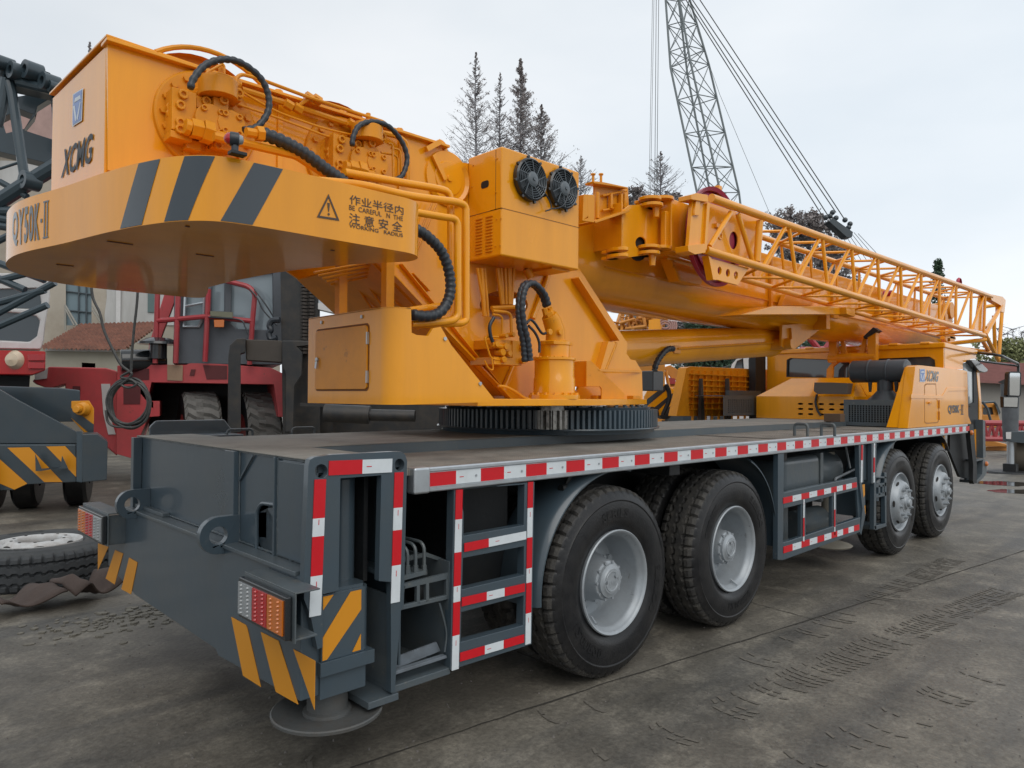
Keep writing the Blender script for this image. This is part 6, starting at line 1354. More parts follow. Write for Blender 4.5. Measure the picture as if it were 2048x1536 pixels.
def forklift():
    d = 12.6; t = thing('forklift', 'big faded red container forklift with a grey cab and black mast, behind the crane', 'forklift', gnd(420, d+1))
    body = part('body', KE, [(775, 565), (990, 560), (1230, 560), (1265, 545), (1510, 558), (1790, 580), (1875, 620), (1885, 760), (1880, 905), (1840, 905), (1810, 690), (1000, 676), (975, 800), (1055, 800), (1055, 900), (980, 905), (940, 1000), (870, 1178), (770, 1150), (770, 900)], d, 2.2, OLDR, t, .03)
    part('rear_body', KE, [(210, 668), (322, 572), (700, 580), (775, 600), (775, 1165), (700, 1100), (620, 1060), (600, 900), (435, 800), (430, 690), (325, 720), (240, 690)], d+.3, 2.4, OLDR, t, .03)
    part('white_panel', KE, [(668, 686), (728, 686), (728, 900), (765, 1020), (715, 1020), (682, 880)], d+.28, .03, WP, t)
    part('bumper_sign', KE, [(228, 620), (318, 582), (310, 650), (230, 660)], d+.27, .03, WP, t)
    part('worn_patch', KE, [(1105, 562), (1208, 562), (1206, 666), (1105, 662)], d-.02, .02, TAN, t)
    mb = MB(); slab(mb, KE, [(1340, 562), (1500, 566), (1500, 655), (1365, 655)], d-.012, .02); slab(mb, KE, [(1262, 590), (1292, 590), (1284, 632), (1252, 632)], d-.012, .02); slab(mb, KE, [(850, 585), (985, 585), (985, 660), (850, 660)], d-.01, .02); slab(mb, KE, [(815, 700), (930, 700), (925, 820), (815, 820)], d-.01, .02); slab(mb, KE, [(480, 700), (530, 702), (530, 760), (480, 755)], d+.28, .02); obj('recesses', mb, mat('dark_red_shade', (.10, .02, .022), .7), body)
    mb = MB(); mb.plate(D_(KE, [(1000, 676), (1820, 690), (1840, 1000), (980, 1000)], d+1.2), FH*.2); obj('wheel_arch', mb, BK, t)
    ax = -R0*.85-FH*.5; chunk = mat('chunky_tread', (.15, .145, .135), .8, var=.3, vs=6, bump=.4, bs=20, dirt=(.04, .04, .04), da=.5, ds=4)
    for i, (u, dd) in enumerate(((398, d+.55), (515, d+.85))):
        c = S(u, 783, d=dd); c.z = .80; r = .86; mb = MB(); n = 144; ax_ = ax.normalized(); e = ax_.cross(Vector((0, 0, 1))).normalized(); g = ax_.cross(e); prof = [(.45, -.28), (.7, -.31), (.80, -.30), (r, -.25), (r, -.12), (r, 0), (r, .12), (r, .25), (.80, .30), (.7, .31), (.45, .28)]
        vs = []; fs = []; k = len(prof)
        for j in range(n):
            for q, (rr, h) in enumerate(prof):
                th = 2*math.pi*(j+(q-5)*(1.6 if q % 2 else .6))/n if 2 < q < 8 else 2*math.pi*j/n; low = ((j+(1 if q > 5 else 0)*3) % 6 < 2) and 2 < q < 8
                vs.append(c+(e*math.cos(th)+g*math.sin(th))*(rr-(.06 if low else 0))+ax_*h)
        for j in range(n):
            for q in range(k-1): p = (j+1) % n; fs.append((j*k+q, j*k+q+1, p*k+q+1, p*k+q)); 
        mb.v = vs; mb.f = fs; mb.m = [1 if 2 <= (i_ % (k-1)) <= 7 else 0 for i_ in range(len(fs))]; w_ = obj('tyre', mb, [RUB, chunk], t, ang=20)
        mb = MB(); mb.lathe([(.001, .2), (.45, .22), (.46, .28)], c, ax, 24); obj('rim', mb, OLDR, w_)
    cb = part('cab', KE, [(1150, 80), (1165, -60), (1860, -90), (1862, 560), (1140, 552), (1148, 330)], d-.0, 1.7, mat('cab_grey', (.085, .095, .11), .45, dirt=(.05, .05, .05), da=.4, ds=3), t, .02,
              holes=([(1226, 60), (1352, 50), (1350, 235), (1312, 308), (1214, 308)], [(1400, 0), (1482, -10), (1482, 205), (1400, 205)], [(1530, -20), (1800, -50), (1805, 330), (1560, 322), (1526, 285)]))
    gl = mat('pale_cab_glass', (.22, .27, .30), .12, coat=.5)
    part('window', KE, [(1205, -40), (1805, -70), (1810, 335), (1205, 330)], d+.08, .02, gl, cb)
    mb = MB(); mb.tube(D_(KE, [(1226, 60), (1214, 308), (1312, 308), (1350, 235), (1352, 50)], d-.02), .03, 6); mb.tube(D_(KE, [(1222, 175), (1350, 150)], d-.02), .025, 6); obj('window_frame', mb, ALU, cb)
    part('lift_arm', KE, [(1095, 60), (1168, 60), (1160, 130), (1060, 400), (1010, 560), (970, 560), (985, 420)], d+.2, .5, OLDR, t, .02)
    tubes('railing', KE, [[(1042, 40), (1035, 270), (1025, 550)], [(1178, 60), (1160, 550)], [(1378, 60), (1355, 540)], [(1470, 0), (1640, 42), (1685, 85), (1668, 270), (1648, 560)], [(1040, 270), (1375, 240), (1665, 272)]], d-.12, .045, RD, t, f=.1)
    mb = MB(); c = S(*KE(1045, 520), d=d-.05); mb.cyl(c, c+Vector((0, 0, .25)), .14, 18); mb.lathe([(.001, .38), (.2, .36), (.32, .29), (.33, .25), (.001, .25)], c, (0, 0, 1), 28); obj('air_intake', mb, BKG, t)
    mb = MB(); mb.cyl(S(*KE(795, 535), d=d-.1), S(*KE(1095, 530), d=d+.3), .20, 24); obj('drum_tank', mb, BKG, t, bev=.02)
    part('work_lamp', KE, [(1388, 205), (1540, 212), (1538, 250), (1388, 238)], d-.2, .1, mat('lamp_olive', (.16, .16, .11), .5), t, .01); part('indicator', KE, [(1412, 262), (1482, 262), (1480, 312), (1415, 312)], d-.2, .1, LAMB, t, .01)
    bl = mat('oily_black', (.020, .021, .022), .5, var=.4, vs=4, dirt=(.08, .06, .04), da=.5, ds=5)
    mp_ = part('mast', None, [(560, 500), (640, 500), (640, 885), (566, 885)], d-.9, .5, bl, t, .02)
    mb = MB()
    for u in (608, 622):
        for i in range(26): c = S(u, 530+i*7, d=d-.93); mb.box(c.x-.04, c.x+.04, c.y-.04, c.y+.04, c.z-.022, c.z+.016)
    obj('mast_chain', mb, mat('chain_brown', (.05, .042, .036), .6), mp_)
    part('carriage', KE, [(1518, 430), (1560, 388), (1625, 384), (1622, 480), (1590, 488), (1592, 1010), (1503, 1010), (1508, 500)], d-1.3, .25, bl, t, .02)
    part('side_shift', KE, [(1622, 392), (1868, 400), (1865, 545), (1625, 530)], d-1.2, .3, mat('worn_brown', (.055, .045, .036), .6, var=.5, vs=3), t, .02)
    part('fork_hook', KE, [(1862, 398), (2048, 400), (2048, 430), (1960, 440), (1998, 480), (1995, 625), (1945, 700), (1935, 1010), (1880, 1010), (1885, 620), (1862, 560)], d-1.4, .25, bl, t, .02)
    part('lower_frame', KE, [(1868, 600), (2200, 610), (2200, 1000), (1870, 1000)], d-.3, 1.0, bl, t)
    part('lower_frame', None, [(640, 796), (884, 800), (884, 965), (640, 965)], d+.8, .8, bl, t)
    mb = MB(); mb.cyl(S(650, 826, d=d-1.6), S(740, 830, d=d-1.6), .14, 16); mb.cyl(S(740, 830, d=d-1.6), S(830, 832, d=d-1.6), .09, 16); slab(mb, None, [(838, 806), (890, 806), (890, 848), (838, 848)], d-1.6, .5); slab(mb, None, [(600, 806), (700, 812), (702, 816), (600, 812)], d-1.5, .2); obj('fork_cylinder', mb, bl, t)
    mb = MB()
    for q in ([(1650, 60), (1700, 120), (1740, 200), (1830, 300)], [(1680, 60), (1760, 170), (1830, 280)], [(1380, 245), (1580, 262), (1620, 310), (1640, 360)]): mb.tube(smooth(D_(KE, q, d-.2)), .014, 6)
    mb.tube(smooth(D_(KE, [(1850, 262), (1800, 268), (1780, 300), (1790, 330), (1775, 350), (1790, 390), (1830, 380)], d-1.0)), .05, 8); obj('cab_hoses', mb, HOSE, t)
    part('radiator', None, [(640, 540), (640, 606), (690, 606), (640, 500)] if 0 else [(637, 538), (690, 600), (684, 612), (637, 606)], d-1.0, .2, mat('radiator_fins', (.36, .40, .42), .5), t); part('radiator_ledge', None, [(636, 606), (684, 610), (678, 628), (636, 618)], d-1.05, .2, WP, t)
forklift()

def cable():
    d = 9.0; mb = MB(); m = mat('black_cable', (.028, .030, .030), .5, var=.4, vs=9, dirt=(.10, .10, .09), da=.5, ds=20)
    for pts in ([(600, -40), (612, 110), (660, 220), (690, 340), (760, 490), (800, 560), (850, 600)], [(912, 0), (905, 150), (885, 330), (872, 480), (866, 600)]): mb.tube(smooth(D_(KE, pts, d)), .017, 6)
    loops = []
    for k in range(9):
        cx, cy, rx, ry = 850+random.uniform(-10, 12), 815+random.uniform(-12, 14), 125+random.uniform(-14, 16), 145+random.uniform(-12, 14); P = []
        for i in range(41): a = 2*math.pi*i/40; P.append(S(*KE(cx+rx*math.sin(a)+5*math.sin(3*a+k), cy-ry*math.cos(a)), d=d+random.uniform(-.004, .004)+.03*(k % 3)))
        mb.tube(P, .016, 6)
    mb.tube(smooth(D_(KE, [(700, 860), (715, 940), (770, 970), (870, 970)], d)), .015, 6)
    mb.tube(smooth(D_(KE, [(866, 600), (800, 640), (870, 660), (900, 690), (850, 712), (805, 690), (850, 650), (870, 620), (850, 600)], d-.03)), .016, 6)
    obj('cable_coil', mb, m, label='coil of black cable hanging from two wires in front of the red forklift', cat='cable')
cable()

def buildings():
    d = 27; pl = mat('old_plaster', (.40, .36, .30), .9, var=.2, vs=.6, dirt=(.22, .17, .12), da=.6, ds=.5); wh = mat('peeling_white', (.50, .50, .49), .9, var=.1, dirt=(.25, .24, .22), da=.6, ds=.7, streak=True)
    t = thing('plaster_building', 'old two storey building with peeling plaster and tall green-blue windows, behind the forklift', 'building', gnd(250, d))
    part('wall', None, [(-250, 260), (120, 290), (330, 300), (560, 420), (560, 900), (-250, 900)], d, 9, pl, t, holes=([KE(435, -200), KE(605, -200), KE(605, 300), KE(435, 300)],))
    part('roof', None, [(-260, 250), (60, 190), (330, 290), (330, 305), (-260, 275)], d-.4, 9.5, mat('old_tiles', (.40, .27, .24), .8, var=.3, vs=3), t)
    part('white_render', KE, [(700, -150), (1180, -150), (1180, 300), (695, 290), (690, 230), (705, 120)], d-.05, .05, wh, t)
    part('render_column', KE, [(768, -150), (800, -150), (795, 290), (765, 290)], d-.15, .1, WP, t); part('white_render', K0, [(0, 1060), (260, 1070), (260, 1190), (0, 1330)], d-.05, .04, wh, t)
    bg_ = mat('blue_green_shutter', (.16, .22, .25), .5, var=.1, vs=4)
    w1 = part('window', KE, [(435, -200), (605, -200), (605, 300), (435, 300)], d+.1, .05, bg_, t); tubes('window_bars', KE, [[(436, 75), (605, 95)], [(436, 200), (605, 215)], [(520, -200), (520, 300)], [(570, -200), (570, 300)]], d+.05, .03, DG, w1)
    part('window', KE, [(978, -100), (1036, -100), (1032, 215), (975, 212)], d-.1, .04, mat('teal_pane', (.10, .15, .15), .5), t)
    tubes('stair_rail', KE, [[(430, 165), (510, 300)], [(432, 190), (490, 300)], [(432, 165), (432, 330)], [(612, 170), (690, 290)], [(612, 200), (680, 300)]], d-.4, .035, mat('rail_grey', (.28, .27, .24), .7), t, n=6)
    d = 21; t = thing('tiled_shed', 'low plaster shed with a red-brown tiled roof, between the white cab and the forklift', 'shed', gnd(190, d))
    part('wall', KE, [(-80, 450), (840, 455), (1020, 330), (1180, 330), (1180, 800), (-80, 800)], d, 5, mat('shed_plaster', (.33, .31, .25), .9, var=.12, vs=1, dirt=(.2, .18, .14), da=.5, ds=1), t, holes=([(540, 545), (630, 550), (630, 585), (540, 580)],))
    part('wall_band', KE, [(300, 452), (845, 462), (845, 475), (300, 468)], d-.05, .06, WP, t)
    a, b, c, e = D_(KE, [(270, 455), (835, 458), (1090, 285), (545, 298)], d); c += FH*3.0; e += FH*3.0; a -= FH*.3; b -= FH*.3
    c = S(*KE(1090, 283), d=d+3); e = S(*KE(545, 300), d=d+3); a = S(*KE(270, 455), d=d-.3); b = S(*KE(835, 462), d=d-.3)
    mb = MB(); n = 15; n2 = 60; vs = []; fs = []
    for i in range(n+1):
        for j in range(n2+1):
            for lay in (0, 1):
                if i == n and lay: continue
                p = a.lerp(e, i/n).lerp(b.lerp(c, i/n), j/n2); p = p+Vector((0, 0, (.10 if lay else 0)+.035*math.sin(j*2.1)+random.uniform(-.012, .012))); vs.append((i, lay, j, p))
    idx = {(i, l, j): k for k, (i, l, j, p) in enumerate(vs)}
    seq = [(i, l) for i in range(n+1) for l in ((0, 1) if i < n else (0,))]
    for q in range(len(seq)-1):
        for j in range(n2): fs.append((idx[seq[q]+(j,)], idx[seq[q]+(j+1,)], idx[seq[q+1]+(j+1,)], idx[seq[q+1]+(j,)]))
    mb.add([v[3] for v in vs], fs); obj('roof', mb, mat('clay_tiles', (.25, .115, .08), .85, var=.35, vs=5, dirt=(.10, .06, .05), da=.7, ds=3), t, sm=False)
    # shed on the right
    d = 34; t = thing('roadside_shed', 'grey shed with a brown-red tiled roof behind the driving cab, right edge', 'shed', gnd(2020, d))
    part('wall', KC, [(200, 430), (1200, 470), (1200, 980), (200, 960)], d, 6, mat('grey_boards', (.30, .285, .26), .85, var=.12, vs=2, dirt=(.2, .19, .17), da=.4, ds=2, streak=True), t)
    a, b, c, e = S(*KC(200, 432), d=d-.6), S(*KC(1200, 480), d=d-.6), S(*KC(1200, 260), d=d+3), S(*KC(200, 225), d=d+3); mb = MB(); n = 18
    for i in range(n):
        p0, p1 = a.lerp(e, i/n), b.lerp(c, i/n); q0, q1 = a.lerp(e, (i+1)/n), b.lerp(c, (i+1)/n); mb.plate([p0, p1, q1-Vector((0, 0, .06)), q0-Vector((0, 0, .06))], (0, 0, .1))
    obj('roof', mb, mat('weathered_tiles', (.24, .11, .10), .85, var=.35, vs=2.5), t, sm=False)
    part('canopy', KC, [(490, 430), (600, 385), (600, 470)], d-2, 1, BK, t)
buildings()

def right_side():
    d = 24; t = thing('yellow_crane', 'small orange-yellow crane parked in front of the grey shed on the right', 'crane', gnd(1985, d))
    cb = part('cab', KC, [(300, 680), (345, 645), (452, 648), (480, 700), (515, 830), (515, 900), (300, 900)], d, 1.8, OR2, t, .03, holes=([(340, 690), (430, 690), (445, 765), (335, 765)],)); part('window', KC, [(330, 680), (440, 680), (455, 775), (325, 775)], d+.08, .02, GLS, cb)
    part('windscreen_edge', KC, [(455, 655), (480, 650), (520, 740), (505, 765)], d-.1, .3, DG, cb); tubes('hoses', KC, [[(330, 630), (380, 700), (415, 820)], [(340, 640), (450, 635), (480, 670)]], d-.3, .04, DG, cb)
    part('chassis', KC, [(365, 1095), (598, 1095), (598, 1178), (365, 1168)], d-1.5, .8, OR2, t, .02); part('lower_chassis', KC, [(300, 1178), (590, 1170), (590, 1215), (300, 1230)], d-1.2, .5, mat('rust_brown', (.14, .07, .035), .8), t)
    part('boom_arm', KC, [(300, 1010), (420, 1030), (598, 1075), (595, 1095), (300, 1085)], d-1.7, .4, OR2, t, .02)
    d = 20; t = thing('boom_section', 'red lattice boom section lying across the yard in front of the yellow crane', 'boom section', gnd(2000, d))
    for q in ([(350, 848), (1100, 855)], [(350, 1010), (1100, 1025)]): tubes('chord', KC, [q], d-.0, .075, RD, t)
    tubes('chord', KC, [[(350, 855), (1100, 862)]], d+1.2, .075, RD, t); tubes('chord', KC, [[(350, 1000), (1100, 1015)]], d+1.2, .075, RD, t)
    b = MB()
    for i in range(9):
        u = 350+i*75
        for dd in (d, d+1.2): b.tube([S(*KC(u, 850), d=dd), S(*KC(u+37, 1012), d=dd)], .04, 6); b.tube([S(*KC(u+37, 1012), d=dd), S(*KC(u+75, 850), d=dd)], .04, 6)
    obj('lacing', b, RD, t)
    part('support_trestle', KC, [(600, 1030), (640, 1030), (660, 1190), (600, 1190)], d+.5, .2, BK, t)
    d = 15.5; t = thing('outrigger', 'grey outrigger beam with a silver jack and yellow wheel beside it, right edge', 'outrigger', gnd(2030, d))
    part('beam', KC, [(575, 940), (1000, 930), (1000, 1085), (640, 1045), (578, 1035)], d, .5, DG, t, .01); part('end_plate', KC, [(572, 945), (628, 942), (625, 1015), (575, 1012)], d-.05, .04, WP, t)
    mb = MB(); a = S(*KC(620, 1240), d=d+.2); b_ = S(*KC(625, 1035), d=d+.2); mb.cyl((a.x, a.y, .12), (a.x, a.y, b_.z), .07, 16); obj('jack_rod', mb, ALU, t)
    mb = MB(); mb.cyl((a.x, a.y, b_.z), (a.x, a.y, b_.z+1.25), .14, 18, .18); obj('jack_housing', mb, mat('scratched_grey', (.10, .11, .12), .6, var=.6, vs=5), t)
    mb = MB(); mb.box(a.x-.12, a.x+.12, a.y-.12, a.y+.12, .03, .2); mb.lathe([(.001, .04), (.42, .03), (.45, 0), (.001, 0)], (a.x, a.y, 0), (0, 0, 1), 24); obj('jack_pad', mb, BK, t)
    mb = MB(); c = gnd(2045, d+.6)+Vector((0, 0, .42)); mb.lathe([(.2, -.15), (.38, -.15), (.42, -.1), (.42, .1), (.38, .15), (.2, .15)], c, R0*.8-FH*.6, 24); tm = mat('clay_tyre', (.15, .13, .10), .85); w_ = obj('tyre', mb, tm, t); mb = MB(); mb.lathe([(.001, .05), (.15, .12), (.2, .15), (.2, -.15), (.001, -.1)], c, R0*.8-FH*.6, 20); obj('rim', mb, OR2, w_)
right_side()

def behind():
    # stacked orange truss parts beyond the crane
    d = 15; t = thing('truss_stack', 'heap of orange-yellow lattice pieces stacked behind the lifting cylinder', 'trusses', gnd(1290, d)); b = MB()
    part('base_block', None, [(1215, 662), (1330, 660), (1330, 860), (1215, 860)], d+.3, 1.2, OR2, t)
    rnd = random.Random(3)
    for i in range(60): u = rnd.uniform(1225, 1325); v = rnd.uniform(634, 668); a = rnd.choice((rnd.uniform(-.3, .3), rnd.uniform(1.2, 2.0))); l_ = rnd.uniform(8, 22); b.tube([S(u-l_*math.cos(a), v-l_*math.sin(a), d=d+rnd.uniform(-.3, .5)), S(u+l_*math.cos(a), min(680, v+l_*math.sin(a)), d=d+rnd.uniform(-.3, .5))], rnd.uniform(.02, .045), 6)
    obj('members', b, OR2, t); part('end_plate', None, [(1298, 640), (1320, 636), (1322, 664), (1296, 664)], d-.4, .05, Y, t)
    b = MB()
    for k in range(5): c = S(1330, 652, d=d-.2); b.tube([c+R0*(.04*math.sin(a)*(k+2))+Vector((0, 0, .05*math.cos(a)*(k+1))) for a in [2*math.pi*i/16 for i in range(17)]], .02, 6)
    obj('rope_coil', b, mat('pink_rope', (.42, .25, .22), .8), label='faded red and white rope coil on the end of the orange truss heap', cat='rope')
    for i, (u, v, dd, sc, lab) in enumerate(((1310, 793, 9.5, 1, 'larger striped yellow and grey hook block beside the turntable'), (1335, 800, 10.6, .8, 'smaller striped yellow hook block behind the larger one'))):
        t = thing('hook_block', lab, 'hook block', gnd(u, dd), 'hook blocks standing behind the slewing ring'); f = lambda pts: [S(u+(a-0)*sc, v+b*sc, d=dd) for a, b in pts]
        o = [(-22, 0), (-8, -25), (8, -32), (22, -22), (26, 5), (12, 38), (-8, 38), (-22, 20)]; mb = MB(); mb.plate(f(o), FH*.35); bl = obj('cheek_plate', mb, Y, t, bev=.01)
        mb = MB()
        for q in ([(-22, 10), (22, -24), (24, -14), (-20, 22)], [(-14, 32), (26, 0), (22, 12), (-4, 38), (-8, 38)]): mb.plate([p-FH*.004 for p in f(q)], FH*.003)
        obj('hazard_stripes', mb, STR, bl); mb = MB(); mb.tube(smooth(f([(22, -24), (28, -10), (28, 8), (16, 36)])), .03, 8); c = f([(-6, 34)])[0]; mb.lathe([(.001, -.03), (.09, -.02), (.09, .3)], c, FH, 16); obj('sheave', mb, BK, t)
        mb = MB(); q = c; mb.tube([Vector((q.x, q.y, max(.6, q.z-.1))), Vector((q.x, q.y, .5)), Vector((q.x+.1, q.y, .42)), Vector((q.x+.2, q.y, .5))], .05, 8); mb.cyl((q.x, q.y, 0), (q.x, q.y, .42), .12, 12); obj('hook', mb, BK, t)
    mb = MB(); c = S(1302, 782, d=7.2); mb.box(c.x-.09, c.x+.09, c.y-.09, c.y+.09, c.z-.0, c.z+.2); o = obj('swivel_box', mb, BKG, CR, bev=.01)
    d = 17; t = thing('parked_lorry', 'white lorry cab with dark windows showing behind the orange ribbed panel', 'lorry', gnd(1500, d)); w1 = [(1466, 742), (1474, 722), (1486, 717), (1488, 742)]; w2 = [(1497, 718), (1530, 718), (1530, 741), (1497, 741)]
    cb = part('cab', None, [(1450, 775), (1464, 728), (1478, 713), (1558, 713), (1558, 900), (1450, 900)], d, 2, WP, t, .03, holes=(w1, w2)); part('window', None, [(1462, 745), (1470, 718), (1534, 714), (1534, 745)], d+.06, .02, GLS, cb)
    d = 16; t = thing('boom_section', 'red lattice struts showing above the driving cab behind the boom rest', 'boom section', gnd(1670, d))
    for q in ([(1600, 655), (1650, 712)], [(1640, 712), (1670, 672)], [(1700, 712), (1740, 668)], [(1600, 700), (1760, 695)]): tubes('strut', None, [q], d, .07, RD, t)
    part('leg', None, [(1640, 700), (1700, 700), (1700, 930), (1640, 930)], d+.2, .3, RD, t)
    d = 16.5; t = thing('parked_crane', 'orange crane boom head and red hook seen between the slewing ring and ribbed panel', 'crane', gnd(1350, d))
    part('boom_head', None, [(1326, 735), (1340, 730), (1365, 745), (1366, 760), (1345, 760)], d, .5, OR2, t, .02); part('sheave', None, [(1338, 755), (1350, 757), (1352, 768), (1338, 768)], d-.1, .2, RD, t); part('boom', None, [(1318, 768), (1362, 768), (1362, 800), (1318, 800)], d, 1.5, OR2, t); tubes('lattice', None, [[(1322, 742), (1332, 800)], [(1332, 742), (1342, 800)], [(1320, 778), (1362, 776)]], d-.3, .04, OR2, t); part('chassis', None, [(1310, 800), (1366, 800), (1366, 925), (1310, 925)], d, 1.5, DG, t)
behind()

def crawler():
    # tall lattice boom far behind
    d = 46; gm = mat('lattice_grey', (.20, .23, .24), .5, var=.1); t = thing('crawler_crane', 'tall grey lattice boom crane with hanging ropes rising behind the yellow boom', 'crane', gnd(1600, d))
    L1 = [(1327, -60), (1341, 135), (1394, 385), (1430, 560)]; L2 = [(1350, -60), (1375, 150), (1420, 385), (1452, 560)]; R1 = [(1348, -60), (1380, 120), (1441, 385), (1470, 560)]; R2 = [(1362, -60), (1418, 130), (1478, 385), (1500, 560)]
    chords = [[S(*p, d=dd) for p in c] for c, dd in ((L1, d), (L2, d+1.6), (R1, d), (R2, d+1.6))]
    for c in chords: b = MB(); b.tube(c, .07, 6); obj('chord', b, gm, t)
    def on(c, s):
        s *= 3; i = min(2, int(s)); return c[i].lerp(c[i+1], s-i)
    fr = [(i/7.) for i in range(8)]
    ss = [0, .1, .19, .28, 1/3, .42, .51, .60, 2/3, .76, .86, 1.0]
    b = MB()
    for a, c in zip(ss, ss[1:]):
        for p, q in ((0, 2), (2, 3), (3, 1), (1, 0)):
            A, B_ = chords[p], chords[q]; b.tube([on(A, a), on(B_, c)], .032, 4); b.tube([on(B_, a), on(A, c)], .032, 4); b.tube([on(A, c), on(B_, c)], .035, 4)
    obj('lacing', b, gm, t)
    b = MB()
    for u0, u1 in ((1306, 1295), (1309, 1298), (1313, 1308), (1318, 1312)): b.tube([S(u0, -60, d=d-3), S(u1, 560, d=d-3)], .018, 4)
    for u0, u1, v1 in ((1372, 1650, 440), (1378, 1665, 445), (1385, 1672, 425), (1400, 1690, 440)): b.tube([S(u0-25, -60, d=d), S(u0, 0, d=d), S(u1, v1, d=d)], .036, 4)
    b.tube([S(1366, -20, d=d), S(1440, 190, d=d), S(1545, 440, d=d)], .014, 4)
    for k in range(7): b.tube([S(1668+k*8, 455+k*2, d=d), S(1700+k*11, 520, d=d)], .018, 4)
    obj('ropes', b, mat('rope_dark', (.08, .09, .09), .6), t)
    b = MB()
    b.plate(D_(None, [(1658, 442), (1666, 436), (1706, 464), (1704, 474), (1694, 474)], d-.3), FH*.8)
    for u, v in ((1652, 435), (1665, 425), (1660, 432), (1690, 440), (1697, 455), (1672, 436), (1700, 448)): b.ball(S(u, v, d=d-.1), .17, 6)
    obj('bridle_block', b, DG, t)
    c = gnd(1500, d+.8); b = MB(); b.box(c.x-4, c.x+6, c.y-2.5, c.y+2.5, 1.2, 4.2); b.box(c.x-3.5, c.x+4, c.y-2.9, c.y-2, 0, 1.2); b.box(c.x-3.5, c.x+4, c.y+2, c.y+2.9, 0, 1.2); obj('machine_house', b, DG, t, bev=.1)
crawler()

BARK = mat('bark_grey', (.24, .235, .25), .9); LB = mat('dry_brown_leaves', (.30, .27, .265), .9, var=.3, vs=1); LG = mat('dark_green_leaves', (.055, .10, .06), .8, var=.4, vs=.8); LY = mat('olive_leaves', (.24, .26, .12), .8, var=.4, vs=1)
def leafs(mb, c, rad, n, size, rnd, flat=1.0):
    for i in range(n):
        v = Vector((rnd.gauss(0, 1), rnd.gauss(0, 1), rnd.gauss(0, 1)*flat))
        v = v.normalized()*rad*rnd.random()**.5; p = c+v; a = Vector((rnd.uniform(-1, 1), rnd.uniform(-1, 1), rnd.uniform(-1, 1))).normalized(); b = a.cross(Vector((rnd.uniform(-1, 1), rnd.uniform(-1, 1), rnd.uniform(-1, 1)))).normalized(); s_ = size*rnd.uniform(.6, 1.3)
        o = len(mb.v); mb.v += [p-a*s_, p+b*s_*.5, p+a*s_, p-b*s_*.45]; mb.f.append((o, o+1, o+2, o+3)); mb.m.append(0)
def redwood(u, vt, d, hw, dens, seed, label, group='bare conifers behind the crane'):
    rnd = random.Random(seed); base = gnd(u, d); top = S(u, vt, d=d).z; t = thing('conifer_tree', label, 'tree', base, group)
    mb = MB(); mb.tube([base+Vector((rnd.uniform(-.05, .05), rnd.uniform(-.05, .05), top*i/8)) for i in range(9)], [.22*(1-i/8.6) for i in range(9)], 6); obj('trunk', mb, BARK, t)
    w_ = hw*1.3*d/FPX; b = MB(); lf = MB(); h0 = top*.5; fr_ = 1-S(u, 330, d=d).z/top
    N_ = 290
    for i in range(N_):
        f = (i/N_)**.9; z = h0+(top-h0)*f; ln = w_*(min(1.5, ((1-f)*.5/max(.1, fr_)))**.95+.015)*rnd.uniform(.35, 1.25); az = rnd.uniform(0, 6.283); dr = Vector((math.cos(az), math.sin(az), 0)); p = base+Vector((0, 0, z-ln*.15)); P = [p, p+dr*ln*.5+Vector((0, 0, ln*.22)), p+dr*ln+Vector((0, 0, ln*.65))]
        b.tube(P, [.026, .017, .009], 3, cap=False)
        for j in range(6):
            q = P[1].lerp(P[2], rnd.uniform(-.6, 1)); e = q+(dr*rnd.uniform(.1, .5)+Vector((rnd.uniform(-.4, .4), rnd.uniform(-.4, .4), rnd.uniform(.1, .5))))*ln*.35; b.tube([q, e], [.011, .006], 3, cap=False)
            if rnd.random() < dens: leafs(lf, e, .05+.14*ln, 9, .055, rnd)
            if rnd.random() < dens*.8: leafs(lf, q, .05+.12*ln, 7, .05, rnd)
    obj('branches', b, BARK, t, sm=False); 
    if lf.v: obj('crown', lf, LB, t, sm=False)
redwood(947, 98, 46, 44, .13, 1, 'tallest bare conifer, left of the other three above the yellow box')
redwood(996, 140, 48, 36, .07, 2, 'thin and barest conifer, second from the left above the yellow box')
redwood(1037, 112, 47, 38, .75, 3, 'conifer with the densest dark foliage, above the yellow box')
redwood(1080, 205, 48, 36, .38, 4, 'shortest conifer on the right of the four above the yellow box')
redwood(168, 78, 50, 20, .4, 5, 'bare tree top showing above the left end of the crane')
redwood(1160, 308, 60, 22, .08, 6, 'small sparse tree just right of the fan box')
redwood(1320, 300, 52, 24, .10, 7, 'thin bare tree standing left of the grey lattice boom')
def leafy(name, label, lobes, d, m, seed, size=.14, per=260, group=None):
    rnd = random.Random(seed); cu = sum(l[0] for l in lobes)/len(lobes); base = gnd(cu, d); t = thing(name, label, 'tree', base, group); cr = MB(); tr = MB(); k = d/FPX
    v_low = max(l[1] for l in lobes); fork = S(cu, v_low, d=d); fork.z = max(1.5, fork.z*.7); tr.tube([base, base.lerp(Vector((base.x, base.y, fork.z)), .6), Vector((base.x, base.y, fork.z))], [.17, .14, .12], 7)
    for u, v, r in lobes:
        c = S(u, v, d=d)+FH*rnd.uniform(-1, 1)*r*k*.6; tr.tube([Vector((base.x, base.y, fork.z*rnd.uniform(.7, 1))), Vector((base.x, base.y, fork.z)).lerp(c, .5)+Vector((0, 0, .3)), c], [.07, .05, .03], 5)
        for q in range(7): tip = c+Vector((rnd.gauss(0, 1), rnd.gauss(0, 1), rnd.gauss(0, .7)))*r*k*.6; tr.tube([c, tip], [.04, .012], 3); leafs(cr, tip, r*k*.32, per//11, size*.85, rnd)
        leafs(cr, c, r*k, per//7, size*.8, rnd)
    obj('trunk', tr, BARK, t, sm=False); obj('crown', cr, m, t, sm=False)
rl = random.Random(11)
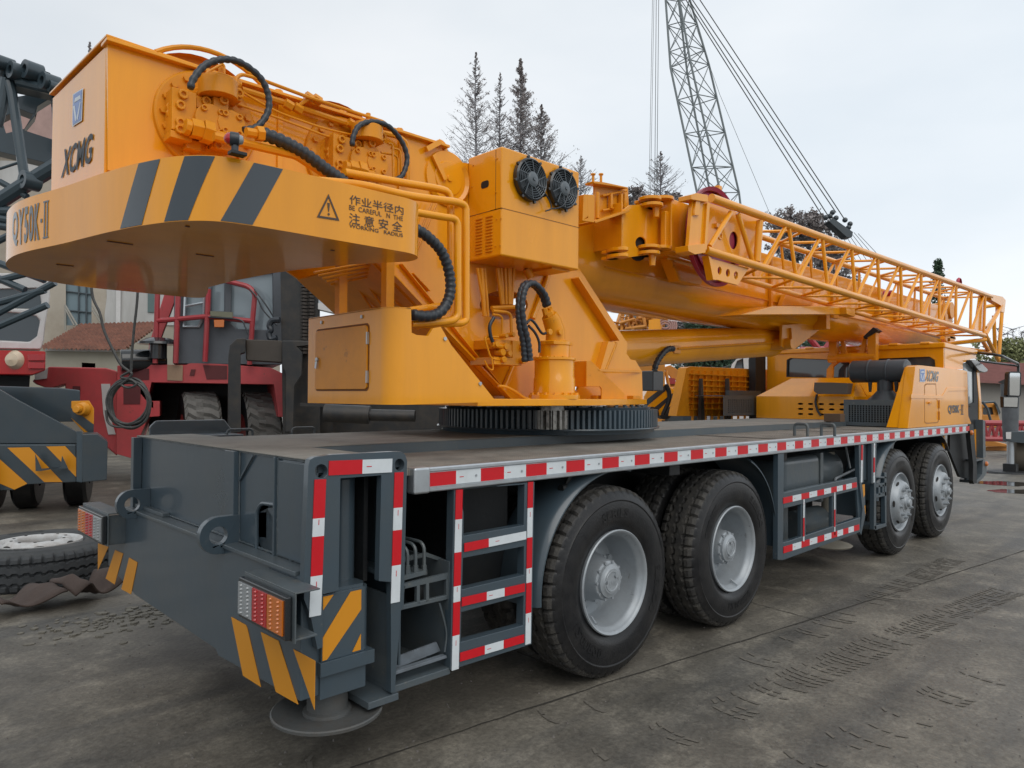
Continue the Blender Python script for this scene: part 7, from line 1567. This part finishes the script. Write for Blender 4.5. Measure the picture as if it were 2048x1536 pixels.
def lob(u0, u1, v0, v1, r, n): return [(rl.uniform(u0, u1), rl.uniform(v0, v1), rl.uniform(r*.7, r*1.2)) for _ in range(n)]
leafy('leafy_tree', 'brown-leaved round tree just right of the grey lattice boom, behind the yellow jib', lob(1550, 1660, 432, 500, 22, 34)+lob(1590, 1690, 500, 560, 26, 22), 48, LB, 21, .13, 420)
leafy('leafy_tree', 'small dark tree between the fan box and the hinge plates', lob(1248, 1280, 378, 420, 15, 10)+lob(1250, 1300, 420, 460, 20, 8), 50, LB, 22, .13, 260)
leafy('leafy_tree', 'sparse brown tree behind the hinge plates at the foot of the lattice boom', lob(1400, 1470, 400, 440, 20, 8)+lob(1330, 1360, 390, 410, 10, 4), 55, LB, 23, .13, 200)
leafy('leafy_tree', 'sparse dry tree under the boom beside the turntable plate', lob(1235, 1320, 610, 650, 24, 16), 40, LB, 24, .11, 190)
leafy('leafy_tree', 'broad brown tree under the middle of the boom', lob(1320, 1385, 620, 660, 24, 14), 42, LB, 25, .11, 260)
leafy('evergreen_tree', 'dense dark green evergreen under the boom', lob(1370, 1430, 640, 690, 26, 16)+lob(1380, 1460, 700, 760, 30, 12), 40, LG, 26, .13, 520)
leafy('evergreen_tree', 'dark green evergreen seen through the boom rest above the cab', lob(1590, 1700, 690, 760, 32, 22), 38, LG, 27, .13, 420)
leafy('leafy_tree', 'sparse bare tree under the boom left of the lifting cylinder head', lob(1440, 1490, 640, 670, 22, 8), 44, LB, 28, .11, 130)
leafy('leafy_bush', 'olive green bushy tree behind the grey shed at the right edge', lob(1975, 2080, 690, 745, 24, 26), 60, LY, 29, .20, 300)
leafy('bare_tree', 'pale leafless tree above the olive bush at the right edge', lob(1990, 2060, 655, 700, 26, 8), 62, LB, 30, .06, 60)
def spruce(u, vt, vb, d, hw, seed, label):
    rnd = random.Random(seed); base = gnd(u, d); top = S(u, vt, d=d).z; t = thing('spruce_tree', label, 'tree', base); mb = MB(); mb.tube([base, base+Vector((0, 0, top))], [.2, .03], 6); obj('trunk', mb, BARK, t); lf = MB(); w_ = hw*d/FPX; z0 = S(u, vb, d=d).z
    for i in range(150):
        f = rnd.random(); z = z0+(top-z0)*f; r = w_*(1-f)*rnd.uniform(.5, 1.15)+.05; a = rnd.uniform(0, 6.28); leafs(lf, base+Vector((r*math.cos(a), r*math.sin(a), z-r*.2)), .28, 18, .12, rnd, .6)
    obj('crown', lf, LG, t, sm=False)
spruce(1877, 520, 640, 60, 20, 31, 'small dark pointed spruce above the front of the yellow jib')
